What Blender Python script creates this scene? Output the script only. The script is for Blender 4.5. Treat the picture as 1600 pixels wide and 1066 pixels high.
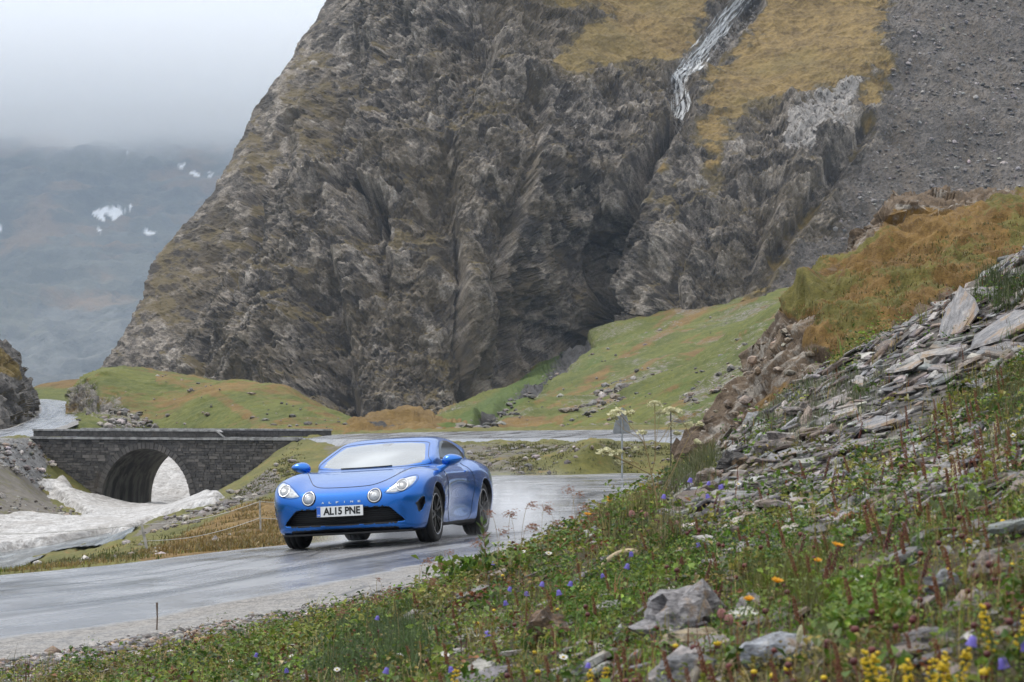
import bpy, bmesh, math, random
import numpy as np
from mathutils import Vector, Matrix
from mathutils.bvhtree import BVHTree

for o in list(bpy.data.objects):
    bpy.data.objects.remove(o)
SC = bpy.context.scene
COL = SC.collection
R = math.radians
rng = np.random.default_rng(11)
random.seed(5)

# ------------------------------------------------------------------ camera, sky, sun, exposure
EYE = 1.7                      # height of the photographer's eye (m)
FPX = 3465.0                   # focal length in photograph pixels (1600 wide)
PITCH = math.atan((630 - 533) / FPX)
cam_d = bpy.data.cameras.new('camera')
cam = bpy.data.objects.new('camera', cam_d)
COL.objects.link(cam)
cam.location = (0, 0, EYE)
cam.rotation_euler = (math.pi / 2 + PITCH, 0, 0)
cam_d.sensor_width = 36
cam_d.lens = 36 * FPX / 1600
cam_d.clip_start = 0.1
cam_d.clip_end = 9000
cam_d.dof.use_dof = True
cam_d.dof.focus_distance = 25.0
cam_d.dof.aperture_fstop = 12.0
SC.camera = cam

SUN_EL, SUN_AZ = R(52), R(-62)         # azimuth from +Y (view direction) towards +X
world = bpy.data.worlds.new('World')
SC.world = world
world.use_nodes = True
wt = world.node_tree
wt.nodes.clear()
w_out = wt.nodes.new('ShaderNodeOutputWorld')
w_bg = wt.nodes.new('ShaderNodeBackground')
w_sky = wt.nodes.new('ShaderNodeTexSky')
w_sky.sky_type = 'NISHITA'
w_sky.sun_disc = False
w_sky.sun_elevation = SUN_EL
w_sky.sun_rotation = SUN_AZ
w_geo = wt.nodes.new('ShaderNodeTexCoord')
w_sep = wt.nodes.new('ShaderNodeSeparateXYZ')
w_ramp = wt.nodes.new('ShaderNodeMapRange')     # an overcast sky is brighter overhead than at the horizon
w_ramp.inputs['From Min'].default_value = 0.0
w_ramp.inputs['From Max'].default_value = 1.0
w_ramp.inputs['To Min'].default_value = 7.1
w_ramp.inputs['To Max'].default_value = 20.0
w_noise = wt.nodes.new('ShaderNodeTexNoise')
w_noise.inputs['Scale'].default_value = 5.0
w_noise.inputs['Detail'].default_value = 5.0
w_nr = wt.nodes.new('ShaderNodeMapRange')
w_nr.inputs['From Min'].default_value = 0.3
w_nr.inputs['From Max'].default_value = 0.7
w_nr.inputs['To Min'].default_value = 0.93
w_nr.inputs['To Max'].default_value = 1.07
w_m1 = wt.nodes.new('ShaderNodeMath'); w_m1.operation = 'MULTIPLY'
w_vm = wt.nodes.new('ShaderNodeVectorMath'); w_vm.operation = 'SCALE'
w_vm.inputs[0].default_value = (0.85, 0.945, 1.09)
w_mix = wt.nodes.new('ShaderNodeMix'); w_mix.data_type = 'RGBA'
w_mix.inputs['Factor'].default_value = 0.88     # cloud cover over the blue sky
L = wt.links.new
L(w_geo.outputs['Generated'], w_sep.inputs[0])
L(w_sep.outputs['Z'], w_ramp.inputs['Value'])
w_map = wt.nodes.new('ShaderNodeMapping'); w_map.inputs['Scale'].default_value = (1, 1, 3)
L(w_geo.outputs['Generated'], w_map.inputs[0])
L(w_map.outputs[0], w_noise.inputs['Vector'])
L(w_noise.outputs['Fac'], w_nr.inputs['Value'])
L(w_ramp.outputs[0], w_m1.inputs[0]); L(w_nr.outputs[0], w_m1.inputs[1])
L(w_m1.outputs[0], w_vm.inputs['Scale'])
w_tint = wt.nodes.new('ShaderNodeMix'); w_tint.data_type = 'RGBA'        # blue grey at the horizon, neutral cloud overhead
w_tr = wt.nodes.new('ShaderNodeMapRange'); w_tr.inputs['From Min'].default_value = 0.1; w_tr.inputs['From Max'].default_value = 0.7
L(w_sep.outputs['Z'], w_tr.inputs['Value']); L(w_tr.outputs[0], w_tint.inputs['Factor'])
w_tint.inputs['A'].default_value = (0.77, 0.91, 1.13, 1); w_tint.inputs['B'].default_value = (0.985, 0.96, 0.93, 1)
L(w_tint.outputs['Result'], w_vm.inputs[0])
L(w_sky.outputs[0], w_mix.inputs['A']); L(w_vm.outputs[0], w_mix.inputs['B'])
L(w_mix.outputs['Result'], w_bg.inputs['Color'])
w_bg.inputs['Strength'].default_value = 0.1
L(w_bg.outputs[0], w_out.inputs['Surface'])

sun_d = bpy.data.lights.new('sun', 'SUN')
sun = bpy.data.objects.new('sun', sun_d)
COL.objects.link(sun)
sun_d.energy = 1.6
sun_d.angle = R(18)
sun_d.color = (1.0, 0.97, 0.93)
sv = Vector((math.sin(SUN_AZ) * math.cos(SUN_EL), math.cos(SUN_AZ) * math.cos(SUN_EL), math.sin(SUN_EL)))
sun.rotation_euler = sv.to_track_quat('Z', 'Y').to_euler()
sun.location = (-30, 10, 60)

SC.view_settings.view_transform = 'Standard'
SC.view_settings.look = 'None'
SC.view_settings.exposure = 0.18
SC.view_settings.gamma = 1.0
SC.view_settings.use_curve_mapping = False
SC.render.engine = 'CYCLES'
cy = SC.cycles
cy.use_denoising = True
cy.max_bounces = 6
cy.diffuse_bounces = 1
cy.glossy_bounces = 3
cy.transmission_bounces = 4
cy.transparent_max_bounces = 8
cy.volume_bounces = 4
cy.volume_step_rate = 1.0
cy.sample_clamp_indirect = 6.0

# ------------------------------------------------------------------ survey: bearing + elevation + distance -> place
CP, SP = math.cos(PITCH), math.sin(PITCH)
def at(px, py, Y):
    """the place seen in the photograph at (px, py), Y metres in front of the photographer"""
    px, py, Y = np.broadcast_arrays(np.asarray(px, float), np.asarray(py, float), np.asarray(Y, float))
    xr = (px - 800) / FPX; yr = (533 - py) / FPX
    dy = CP - yr * SP; dz = SP + yr * CP
    return np.stack([xr / dy * Y, Y + 0.0, EYE + dz / dy * Y], -1)
def proj(P):
    P = np.asarray(P, float)
    z = P[..., 2] - EYE
    d = P[..., 1] * CP + z * SP
    u = -P[..., 1] * SP + z * CP
    return 800 + FPX * P[..., 0] / d, 533 - FPX * u / d

# ------------------------------------------------------------------ noise on arrays
_perm = np.random.default_rng(3).permutation(256)
_perm = np.concatenate([_perm, _perm])
_g = np.random.default_rng(4).normal(size=(256, 3)); _g /= np.linalg.norm(_g, axis=1)[:, None]
def perlin(P, scale=1.0, seed=0):
    q = np.asarray(P, float) * scale + seed * 17.31
    i = np.floor(q).astype(np.int64); f = q - i
    u = f * f * f * (f * (f * 6 - 15) + 10)
    out = 0
    for dx in (0, 1):
        wx = u[..., 0] if dx else 1 - u[..., 0]
        for dy in (0, 1):
            wy = u[..., 1] if dy else 1 - u[..., 1]
            for dz in (0, 1):
                wz = u[..., 2] if dz else 1 - u[..., 2]
                h = _perm[_perm[_perm[(i[..., 0] + dx) & 255] + ((i[..., 1] + dy) & 255)] + ((i[..., 2] + dz) & 255)]
                g = _g[h]
                out = out + wx * wy * wz * (g[..., 0] * (f[..., 0] - dx) + g[..., 1] * (f[..., 1] - dy) + g[..., 2] * (f[..., 2] - dz))
    return out * 1.6
def fbm(P, scale=1.0, octaves=4, seed=0, gain=0.5, ridged=False):
    s = 0; a = 1.0; t = 0
    for k in range(octaves):
        n = perlin(P, scale * 2.03 ** k, seed + k)
        s = s + a * ((1 - 2 * np.abs(n)) if ridged else n)
        t += a; a *= gain
    return s / t
def worley(P, scale=1.0, seed=0, tilt=1.0):
    """facets: every cell a randomly tilted, randomly raised plane; returns (height, cell value, edge distance)"""
    q = np.asarray(P, float) * scale + seed * 9.7
    i = np.floor(q).astype(np.int64)
    d1 = np.full(q.shape[:-1], 9.0); d2 = np.full(q.shape[:-1], 9.0)
    best = np.zeros(q.shape[:-1], np.int64); off = np.zeros(q.shape)
    for dx in (-1, 0, 1):
        for dy in (-1, 0, 1):
            for dz in (-1, 0, 1):
                c = i + np.array([dx, dy, dz])
                h = _perm[_perm[_perm[c[..., 0] & 255] + (c[..., 1] & 255)] + (c[..., 2] & 255)]
                pt = c + 0.5 + 0.42 * _g[h]
                r = q - pt
                d = np.sqrt((r * r).sum(-1))
                m = d < d1
                d2 = np.where(m, d1, np.minimum(d2, d))
                best = np.where(m, h, best)
                off = np.where(m[..., None], r, off)
                d1 = np.where(m, d, d1)
    g = _g[(best * 7 + 31) & 255]
    val = ((best * 37) & 255) / 255.0
    return (val - 0.5) + tilt * (g * off).sum(-1), val, d2 - d1

def rbf(pts, vals):
    pts = np.asarray(pts, float); vals = np.asarray(vals, float)
    n = len(pts)
    def ker(r): return np.sqrt(r * r + 0.02)
    A = np.zeros((n + 3, n + 3))
    A[:n, :n] = ker(np.linalg.norm(pts[:, None] - pts[None], axis=-1)) + np.eye(n) * 1e-4
    A[:n, n] = 1; A[:n, n + 1:] = pts; A[n, :n] = 1; A[n + 1:, :n] = pts.T
    b = np.zeros(n + 3); b[:n] = vals
    w = np.linalg.solve(A, b)
    def f(q):
        q = np.asarray(q, float); sh = q.shape[:-1]; q = q.reshape(-1, 2)
        out = np.empty(len(q))
        for k in range(0, len(q), 40000):
            s = q[k:k + 40000]
            r = np.sqrt(((s[:, None] - pts[None]) ** 2).sum(-1))
            out[k:k + 40000] = ker(r) @ w[:n] + w[n] + s @ w[n + 1:]
        return out.reshape(sh)
    return f

def poly_sd(x, y, poly):
    """signed distance to a polygon, negative inside"""
    x = np.asarray(x, float); y = np.asarray(y, float)
    d = np.full(x.shape, 1e18); ins = np.zeros(x.shape, bool)
    n = len(poly)
    for k in range(n):
        ax, ay = poly[k]; bx, by = poly[(k + 1) % n]
        ex, ey = bx - ax, by - ay
        t = np.clip(((x - ax) * ex + (y - ay) * ey) / (ex * ex + ey * ey + 1e-12), 0, 1)
        d = np.minimum(d, (x - ax - t * ex) ** 2 + (y - ay - t * ey) ** 2)
        if ay != by:
            c = ((ay > y) != (by > y)) & (x < ex * (y - ay) / (by - ay) + ax)
            ins ^= c
    d = np.sqrt(d)
    return np.where(ins, -d, d)
def line_d(x, y, line):
    d = np.full(np.shape(x), 1e18)
    for (ax, ay), (bx, by) in zip(line[:-1], line[1:]):
        ex, ey = bx - ax, by - ay
        t = np.clip(((x - ax) * ex + (y - ay) * ey) / (ex * ex + ey * ey + 1e-12), 0, 1)
        d = np.minimum(d, (x - ax - t * ex) ** 2 + (y - ay - t * ey) ** 2)
    return np.sqrt(d)
def sstep(a, b, x):
    t = np.clip((np.asarray(x, float) - a) / (b - a), 0, 1)
    return t * t * (3 - 2 * t)
def spline(ctrl, n):
    """Catmull-Rom through control points, n samples even in index"""
    c = np.asarray(ctrl, float)
    if len(c) == 2:
        t = np.linspace(0, 1, n)[:, None]
        t = t.reshape((n,) + (1,) * (c.ndim - 1))
        return c[0] * (1 - t) + c[1] * t
    c = np.concatenate([2 * c[:1] - c[1:2], c, 2 * c[-1:] - c[-2:-1]])
    t = np.linspace(0, len(c) - 3 - 1e-9, n)
    i = t.astype(int); f = (t - i).reshape((n,) + (1,) * (c.ndim - 1))
    p0, p1, p2, p3 = c[i], c[i + 1], c[i + 2], c[i + 3]
    return 0.5 * (2 * p1 + (p2 - p0) * f + (2 * p0 - 5 * p1 + 4 * p2 - p3) * f * f + (3 * p1 - p0 - 3 * p2 + p3) * f ** 3)

# ------------------------------------------------------------------ mesh and object helpers
def mesh_from(name, V, F, attrs=None, smooth=True):
    """V (n,3); F (m,3) or (m,4) index array, or a list of such arrays"""
    V = np.ascontiguousarray(np.asarray(V, np.float32).reshape(-1, 3))
    Fs = F if isinstance(F, list) else [F]
    Fs = [np.asarray(f, np.int32) for f in Fs if len(f)]
    me = bpy.data.meshes.new(name)
    me.vertices.add(len(V)); me.vertices.foreach_set('co', V.ravel())
    nl = sum(f.size for f in Fs); nf = sum(len(f) for f in Fs)
    me.loops.add(nl); me.loops.foreach_set('vertex_index', np.concatenate([f.ravel() for f in Fs]))
    me.polygons.add(nf)
    tot = np.concatenate([np.full(len(f), f.shape[1], np.int32) for f in Fs])
    st = np.concatenate([[0], np.cumsum(tot)[:-1]]).astype(np.int32)
    me.polygons.foreach_set('loop_start', st)
    me.polygons.foreach_set('use_smooth', np.full(nf, bool(smooth)))
    for k, a in (attrs or {}).items():
        a = np.asarray(a, np.float32)
        if a.ndim == 1:
            at_ = me.attributes.new(k, 'FLOAT', 'POINT'); at_.data.foreach_set('value', a)
        else:
            at_ = me.attributes.new(k, 'FLOAT_COLOR', 'POINT')
            at_.data.foreach_set('color', np.concatenate([a, np.ones((len(a), 1), np.float32)], 1).ravel())
    me.update(calc_edges=True)
    me.validate()
    return me
def obj(name, me, mat=None, parent=None):
    o = bpy.data.objects.new(name, me)
    COL.objects.link(o)
    if mat is not None and me is not None and not me.materials:
        for m in (mat if isinstance(mat, (list, tuple)) else [mat]):
            me.materials.append(m)
    if parent is not None:
        o.parent = parent
    return o
def tag(o, label=None, cat=None, group=None, kind=None):
    if label: o['label'] = label
    if cat: o['category'] = cat
    if group: o['group'] = group
    if kind: o['kind'] = kind
    return o
def empty(name, loc=(0, 0, 0), rz=0.0, label=None, cat=None, group=None):
    o = bpy.data.objects.new(name, None)
    COL.objects.link(o)
    o.empty_display_size = 0.1
    o.location = loc; o.rotation_euler = (0, 0, rz)
    return tag(o, label, cat, group)
def copy_tree(o, parent=None):
    c = o.copy(); COL.objects.link(c)
    if parent is not None: c.parent = parent
    for ch in list(o.children):
        copy_tree(ch, c)
    return c
def grid_faces(nv, nu, off=0):
    a = (np.arange(nv - 1)[:, None] * nu + np.arange(nu - 1)[None]).ravel() + off
    return np.stack([a, a + 1, a + nu + 1, a + nu], 1)
def grid_normals(V):
    du = np.gradient(V, axis=1); dv = np.gradient(V, axis=0)
    n = np.cross(du, dv); n /= np.linalg.norm(n, axis=-1, keepdims=True) + 1e-12
    return n
def sheet(rows, nu, nv):
    """a surface through surveyed rows of (px, py, Y)"""
    rr = np.stack([spline(r, nu) for r in rows])
    g = spline(rr, nv)
    return at(g[..., 0], g[..., 1], g[..., 2])
def mbx(V, F, c, s, rot=None):
    """append a box to lists"""
    b = np.array([[x, y, z] for x in (-.5, .5) for y in (-.5, .5) for z in (-.5, .5)]) * np.asarray(s)
    if rot is not None: b = b @ np.asarray(rot).T
    n = len(V)
    V.extend((b + np.asarray(c)).tolist())
    for f in ((0, 1, 3, 2), (4, 6, 7, 5), (0, 4, 5, 1), (2, 3, 7, 6), (0, 2, 6, 4), (1, 5, 7, 3)):
        F.append([n + i for i in f])
def tube_arrays(P, r, sides=6, cap=True):
    """tube along points P with radii r"""
    P = np.asarray(P, float); n = len(P)
    r = np.broadcast_to(np.asarray(r, float), (n,))
    T = np.gradient(P, axis=0); T /= np.linalg.norm(T, axis=1)[:, None] + 1e-12
    up = np.array([0, 0, 1.0]) if abs(T[0][2]) < 0.9 else np.array([1.0, 0, 0])
    A = np.cross(T, up); A /= np.linalg.norm(A, axis=1)[:, None] + 1e-12
    B = np.cross(T, A)
    th = np.linspace(0, 2 * np.pi, sides, endpoint=False)
    V = P[:, None] + r[:, None, None] * (np.cos(th)[None, :, None] * A[:, None] + np.sin(th)[None, :, None] * B[:, None])
    V = V.reshape(-1, 3)
    F = []
    for k in range(n - 1):
        for j in range(sides):
            j2 = (j + 1) % sides
            F.append((k * sides + j, k * sides + j2, (k + 1) * sides + j2, (k + 1) * sides + j))
    return V, np.array(F)
def tube(name, P, r, mat, parent=None, sides=6):
    V, F = tube_arrays(P, r, sides)
    return obj(name, mesh_from(name, V, F), mat, parent)
def join_arrays(parts):
    Vs, Fq, Ft, n = [], [], [], 0
    for V, F in parts:
        F = np.asarray(F)
        Vs.append(V); (Fq if F.shape[1] == 4 else Ft).append(F + n); n += len(V)
    out = []
    if Fq: out.append(np.concatenate(Fq))
    if Ft: out.append(np.concatenate(Ft))
    return np.concatenate(Vs), out

# ------------------------------------------------------------------ materials
def lin(r, g, b):
    def f(c):
        c /= 255.0
        return c / 12.92 if c <= 0.04045 else ((c + 0.055) / 1.055) ** 2.4
    return (f(r), f(g), f(b), 1.0)
class Mat:
    def __init__(s, name):
        s.m = bpy.data.materials.new(name); s.m.use_nodes = True
        s.t = s.m.node_tree; s.t.nodes.clear()
        s.out = s.t.nodes.new('ShaderNodeOutputMaterial')
        s.bsdf = s.t.nodes.new('ShaderNodeBsdfPrincipled')
        s.t.links.new(s.bsdf.outputs[0], s.out.inputs['Surface'])
        s._pos = None
    def n(s, typ, **k):
        nd = s.t.nodes.new('ShaderNode' + typ)
        for a, v in k.items(): setattr(nd, a, v)
        return nd
    def put(s, sock, v):
        if isinstance(v, bpy.types.NodeSocket): s.t.links.new(v, sock)
        elif v is not None: sock.default_value = v
    def pos(s):
        if s._pos is None:
            s._pos = s.n('TexCoord').outputs['Object']
        return s._pos
    def noise(s, scale, detail=4, rough=0.55, vec=None, stretch=None, dist=0.0):
        nd = s.n('TexNoise')
        v = vec if vec is not None else s.pos()
        if stretch is not None:
            mp = s.n('Mapping'); s.put(mp.inputs[0], v); mp.inputs['Scale'].default_value = stretch; v = mp.outputs[0]
        s.put(nd.inputs['Vector'], v)
        nd.inputs['Scale'].default_value = scale; nd.inputs['Detail'].default_value = detail
        nd.inputs['Roughness'].default_value = rough; nd.inputs['Distortion'].default_value = dist
        return nd.outputs['Fac']
    def voronoi(s, scale, vec=None, feature='F1', out='Distance'):
        nd = s.n('TexVoronoi', feature=feature); s.put(nd.inputs['Vector'], vec if vec is not None else s.pos())
        nd.inputs['Scale'].default_value = scale
        return nd.outputs[out]
    def attr(s, name, out='Fac'):
        return s.n('Attribute', attribute_name=name).outputs[out]
    def math(s, op, a, b=None, clamp=False):
        nd = s.n('Math', operation=op, use_clamp=clamp); s.put(nd.inputs[0], a)
        if b is not None: s.put(nd.inputs[1], b)
        return nd.outputs[0]
    def rng(s, v, a, b, c=0.0, d=1.0, smooth=True):
        nd = s.n('MapRange', interpolation_type='SMOOTHSTEP' if smooth else 'LINEAR')
        s.put(nd.inputs['Value'], v)
        for k, x in zip(('From Min', 'From Max', 'To Min', 'To Max'), (a, b, c, d)): s.put(nd.inputs[k], x)
        return nd.outputs[0]
    def mix(s, f, a, b, mode='MIX'):
        nd = s.n('Mix', data_type='RGBA', blend_type=mode)
        s.put(nd.inputs['Factor'], f); s.put(nd.inputs['A'], a); s.put(nd.inputs['B'], b)
        return nd.outputs['Result']
    def bump(s, h, strength=0.5, dist=0.02, normal=None):
        nd = s.n('Bump'); s.put(nd.inputs['Height'], h)
        nd.inputs['Strength'].default_value = strength; nd.inputs['Distance'].default_value = dist
        if normal is not None: s.put(nd.inputs['Normal'], normal)
        return nd.outputs[0]
    def set(s, **k):
        for a, v in k.items():
            s.put(s.bsdf.inputs[a.replace('_', ' ')], v)
        return s.m
def plain(name, col, rough=0.6, metal=0.0, vary=0.12, scale=20.0, **k):
    M = Mat(name)
    c = M.mix(M.rng(M.noise(scale), 0.3, 0.7), tuple(x * (1 - vary) for x in col[:3]) + (1,), tuple(min(1, x * (1 + vary)) for x in col[:3]) + (1,))
    return M.set(Base_Color=c, Roughness=rough, Metallic=metal, **k)
# ------------------------------------------------------------------ materials of the land
def layered(name, base, layers, rough=0.85, bump=((3.0, 0.5, 0.15),), scale=0.8, fine=6.0, spec=0.3):
    """base = (dark, light) colours; layers = [(attribute, dark, light, noise scale)], each attribute says where that cover grows or lies"""
    M = Mat(name)
    n1 = M.noise(scale, 6, 0.62); n2 = M.noise(fine, 5, 0.65)
    n3 = M.noise(fine * 5.3, 4, 0.7)
    v = M.math('ADD', M.math('ADD', M.math('MULTIPLY', n1, 0.35), M.math('MULTIPLY', n2, 0.35)), M.math('MULTIPLY', n3, .3))
    c = M.mix(M.rng(v, 0.38, 0.62), base[0], base[1])
    for a, d, l, sc, *amp in layers:
        amp = amp[0] if amp else 1.6
        nn = M.noise(sc, 5, 0.65); nb = M.noise(sc * 7, 4, 0.6)
        f = M.rng(M.math('ADD', M.attr(a), M.math('MULTIPLY', M.math('SUBTRACT', M.math('ADD', M.math('MULTIPLY', nn, .5), M.math('MULTIPLY', nb, .5)), 0.5), amp)), 0.38, 0.62)
        cc = M.mix(M.rng(M.math('ADD', M.math('ADD', M.math('MULTIPLY', nn, .3), M.math('MULTIPLY', M.noise(sc * 4.3, 5, .7), .35)), M.math('MULTIPLY', n3, .35)), 0.36, 0.64), d, l)
        c = M.mix(f, c, cc)
    nrm = None
    for s_, st, ds in bump:
        nrm = M.bump(M.noise(s_, 6, 0.65), st, ds, nrm)
    M.set(Base_Color=c, Roughness=rough, Normal=nrm)
    M.bsdf.inputs['Specular IOR Level'].default_value = spec
    return M.m
GREEN = ((.066, .070, .016, 1), (.150, .142, .036, 1))
OCHRE = ((.095, .058, .018, 1), (.21, .135, .042, 1))
SOIL = ((.060, .042, .028, 1), (.17, .125, .085, 1))
GREYROCK = ((.045, .042, .04, 1), (.19, .18, .17, 1))

# ------------------------------------------------------------------ the lower road in plan
def road_z(x, y):
    x = np.asarray(x, float); y = np.asarray(y, float)
    fade = 1 - 0.75 * sstep(30, 46, y)
    return 0.13 + 0.055 * 4.0 * np.tanh((x + 1.6) / 4.0) * fade - 0.006 * (y - 25) - 0.30 * sstep(22.5, 35, y)
def on_road(px, py):
    Y = 25.0
    for _ in range(60):
        p = at(px, py, Y)
        dz = (p[2] - EYE) / p[1]
        Y = 0.6 * Y + 0.4 * (float(road_z(p[0], p[1])) - EYE) / dz
    return at(px, py, Y)[:2]
left_edge = [on_road(-420, 932), on_road(-200, 914), on_road(0, 897), on_road(115, 887), on_road(230, 875), on_road(440, 852), (-1.95, 30), (-1.75, 36), (-1.5, 42),
             on_road(730, 745.5), on_road(870, 742), on_road(1010, 739.5), (8, 57.6), (14, 57.6), (24, 57)]
right_edge = [on_road(-420, 1210), on_road(-200, 1100), on_road(0, 1050), on_road(180, 1020), on_road(330, 992), on_road(520, 955), (0.9, 21.5), (2.2, 25.5), (3.1, 30), (3.7, 35), (4.6, 39.5),
              (6, 42.5), (9, 44), (15, 44.5), (24, 46)]
LE = spline(left_edge, 260); RE = spline(right_edge, 260)
ROADPOLY = np.concatenate([LE[::4], LE[-1:], RE[::-4], RE[:1]])
# ------------------------------------------------------------------ the valley floor and the bank as one height field
ctl = []
for k in range(0, 260, 9):
    for t in (0.0, 0.5, 1.0):
        p = LE[k] * (1 - t) + RE[k] * t
        if p[0] / p[1] > -0.36:
            ctl.append((p[0], p[1], float(road_z(*p))))
seen = [
    # flower bank, near to far
    (1900, 1066, 3.2), (1600, 1066, 3.8), (1200, 1066, 4.6), (1000, 1066, 5.2), (800, 1066, 6.2), (600, 1066, 7.4), (400, 1066, 9.0), (250, 1066, 10.6), (120, 1066, 12.0),
    (740, 906, 10.5), (640, 958, 11.5), (900, 915, 8.4), (1020, 800, 9.6), (880, 856, 10.2), (1100, 725, 12.2), (1060, 770, 10.8), (1300, 900, 6.2), (1600, 900, 5.0), (1000, 980, 6.8), (1600, 700, 8.2),
    (1400, 700, 10), (1250, 760, 9.6), (1600, 560, 11.2), (1450, 500, 15), (1600, 392, 15.2), (1800, 300, 15), (1800, 600, 9), (1250, 605, 14.6), (1350, 545, 14.9), (1180, 660, 13.4), (400, 1008, 12.4),
    # verge beyond the road
    (-200, 905, 26), (0, 895, 25), (100, 881, 27), (230, 866, 30), (330, 853, 32), (420, 842, 31), (400, 800, 50), (430, 780, 55), (300, 828, 46), (200, 847, 56), (120, 868, 46),
    (250, 812, 64), (320, 797, 76), (400, 757, 82), (440, 722, 92), (465, 690, 104), (-150, 890, 60), (520, 700, 99), (500, 745, 75), (560, 765, 60), (620, 722, 76), (700, 700, 85), (800, 716, 71),
    (950, 716, 66), (1050, 718, 63), (880, 700, 74), (700, 735, 61), (1000, 733, 60),
    # upper road, both edges, and the land behind it
    (465, 689, 105), (580, 689, 98), (700, 689, 91), (800, 688.5, 85), (900, 688, 80), (1000, 687.5, 75), (1095, 687, 70), (1200, 686, 67.5), (1350, 686, 66.5),
    (500, 681, 111), (620, 677, 105), (760, 674, 97), (900, 673, 87), (1000, 672.5, 82), (1095, 673, 77), (1200, 673, 74.5), (1350, 672, 73), (1600, 672, 73),
    (620, 676, 120), (760, 673, 118), (900, 673, 118), (1100, 675, 115), (1400, 676, 110),
    # stream bed, left bank
    (-200, 890, 68), (0, 884, 70), (70, 868, 70), (150, 851, 71), (0, 842, 82), (-200, 850, 82), (120, 832, 83), (185, 842, 74), (200, 817, 91), (245, 800, 106), (300, 799, 105), (160, 790, 106), (100, 772, 105.5), (62, 754, 106),
    (0, 800, 87), (60, 790, 93), (118, 814, 88), (0, 742, 99), (30, 704, 107), (50, 688, 110), (-150, 700, 105), (-150, 780, 88),
]
for px, py, Y in seen:
    p = at(px, py, Y); ctl.append(tuple(p))
for px in (-100, 300, 700, 1100, 1500, 1900):
    for Y, dz in ((2.0, .28), (2.6, .22)):
        p = at(px, 1066, Y); ctl.append((p[0], Y, min(p[2] - dz, .55 + .30 * max(0, (px - 200) / 1400) + .02 * Y)))
# hidden ground: behind the bank, under the brown hill, upstream of the bridge
for px, z, Y in [(0, -.6, 116), (50, -.6, 116), (-100, -.4, 116), (0, -.25, 112), (100, -.8, 118), (0, -1.75, 40), (0, -2.75, 54), (-150, -2.0, 42), (60, -1.75, 45), (60, -2.9, 58), (200, -4.2, 118), (280, -4.2, 118), (250, -4.0, 150), (100, -2.0, 125), (0, -1.0, 135), (400, -2.0, 122), (-200, -1.0, 140), (1400, .1, 50), (1600, .3, 46), (1800, .6, 44),
                 (1150, 0.5, 19), (1300, 1.0, 19), (1500, 2.0, 19), (1800, 3.0, 19), (1150, 0.3, 26), (1300, .4, 30), (1500, .8, 30), (1800, 1.4, 30), (1200, .0, 36), (1500, .2, 37), (1800, .5, 37),
                 (500, -1.5, 170), (900, -1.0, 180), (1300, -1.0, 180), (1800, -1.0, 180), (-300, -3, 200), (300, -5, 240), (1200, -5, 240)]:
    p = at(px, 630, Y); ctl.append((p[0], Y, z))
ctl = np.array(ctl)
def warp(x, y):
    y = np.maximum(y, 2.0)
    x = np.clip(x, -.37 * y, .37 * y)
    return np.stack([x / y * FPX / 250, np.log(y) * 4.5], -1)
_H = rbf(warp(ctl[:, 0], ctl[:, 1]), ctl[:, 2])
def micro(x, y):
    P = np.stack([x, y, 0 * x], -1)
    k = np.clip(y / 20, 0.25, 2.5)
    return (fbm(P, 0.9, 4, 40) * 0.10 + fbm(P, 4.0, 3, 41) * 0.025) * k
def road_sd(x, y): return poly_sd(x, y, ROADPOLY)
UP_NEAR = [(560, 689, 99.2), (465, 688.5, 105), (580, 688.7, 98), (700, 688.5, 91), (800, 688, 85), (900, 687.5, 80), (1000, 687, 75), (1095, 686.5, 70), (1200, 686, 67.5), (1350, 685, 66.5), (1700, 685, 66)][1:]
UP_FAR = [(520, 680, 111), (600, 677, 105.5), (700, 675, 100), (800, 673.4, 94), (900, 672.4, 88), (1000, 671.8, 82.5), (1095, 672.3, 77), (1200, 672.5, 74.5), (1350, 672, 73), (1700, 671, 73)]
UN = spline([at(*p) for p in UP_NEAR], 160); UF = spline([at(*p) for p in UP_FAR], 160)
UPPOLY = np.concatenate([UN[::5, :2], UN[-1:, :2], UF[::-5, :2], UF[:1, :2]])
def ground_h(x, y, fine=True):
    x = np.asarray(x, float); y = np.asarray(y, float)
    h = _H(warp(x, np.minimum(y, 260)))
    rs = road_sd(x, y)
    m = micro(x, y) if fine else 0
    h = h + m * sstep(0.0, 1.2, rs)
    w = sstep(0.9, -0.05, rs)
    h = h * (1 - w) + (road_z(x, y) - 0.05 * sstep(.15, -.1, rs)) * w
    us = poly_sd(x, y, UPPOLY)
    h = h - 0.25 * sstep(0.4, -0.2, us)
    return h

nb, nr = 752, 630
side_b = np.array([.38, .41, .45, .5, .56, .64, .75, .9, 1.1, 1.4, 1.8, 2.4, 3.2, 4.5, 7, 14])      # the sheet runs on to both sides of the frame
bear = np.concatenate([-side_b[::-1], (np.linspace(-420, 2020, nb - 32) - 800) / FPX, side_b])
rad = np.concatenate([np.array([.15, .3, .5, .75, 1.0, 1.25, 1.5, 1.7, 1.9, 2.05]), np.exp(np.linspace(np.log(2.2), np.log(190), nr - 22)), np.array([210, 235, 260, 330, 450, 700, 1000, 1500, 2200, 3200, 4500, 6000])])
GY = np.repeat(rad[:, None], nb, 1); GX = GY * bear[None]
GZ = ground_h(GX, GY)
far_w = sstep(170, 260, GY)
GZ = GZ * (1 - far_w) + (-5.0) * far_w
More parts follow.
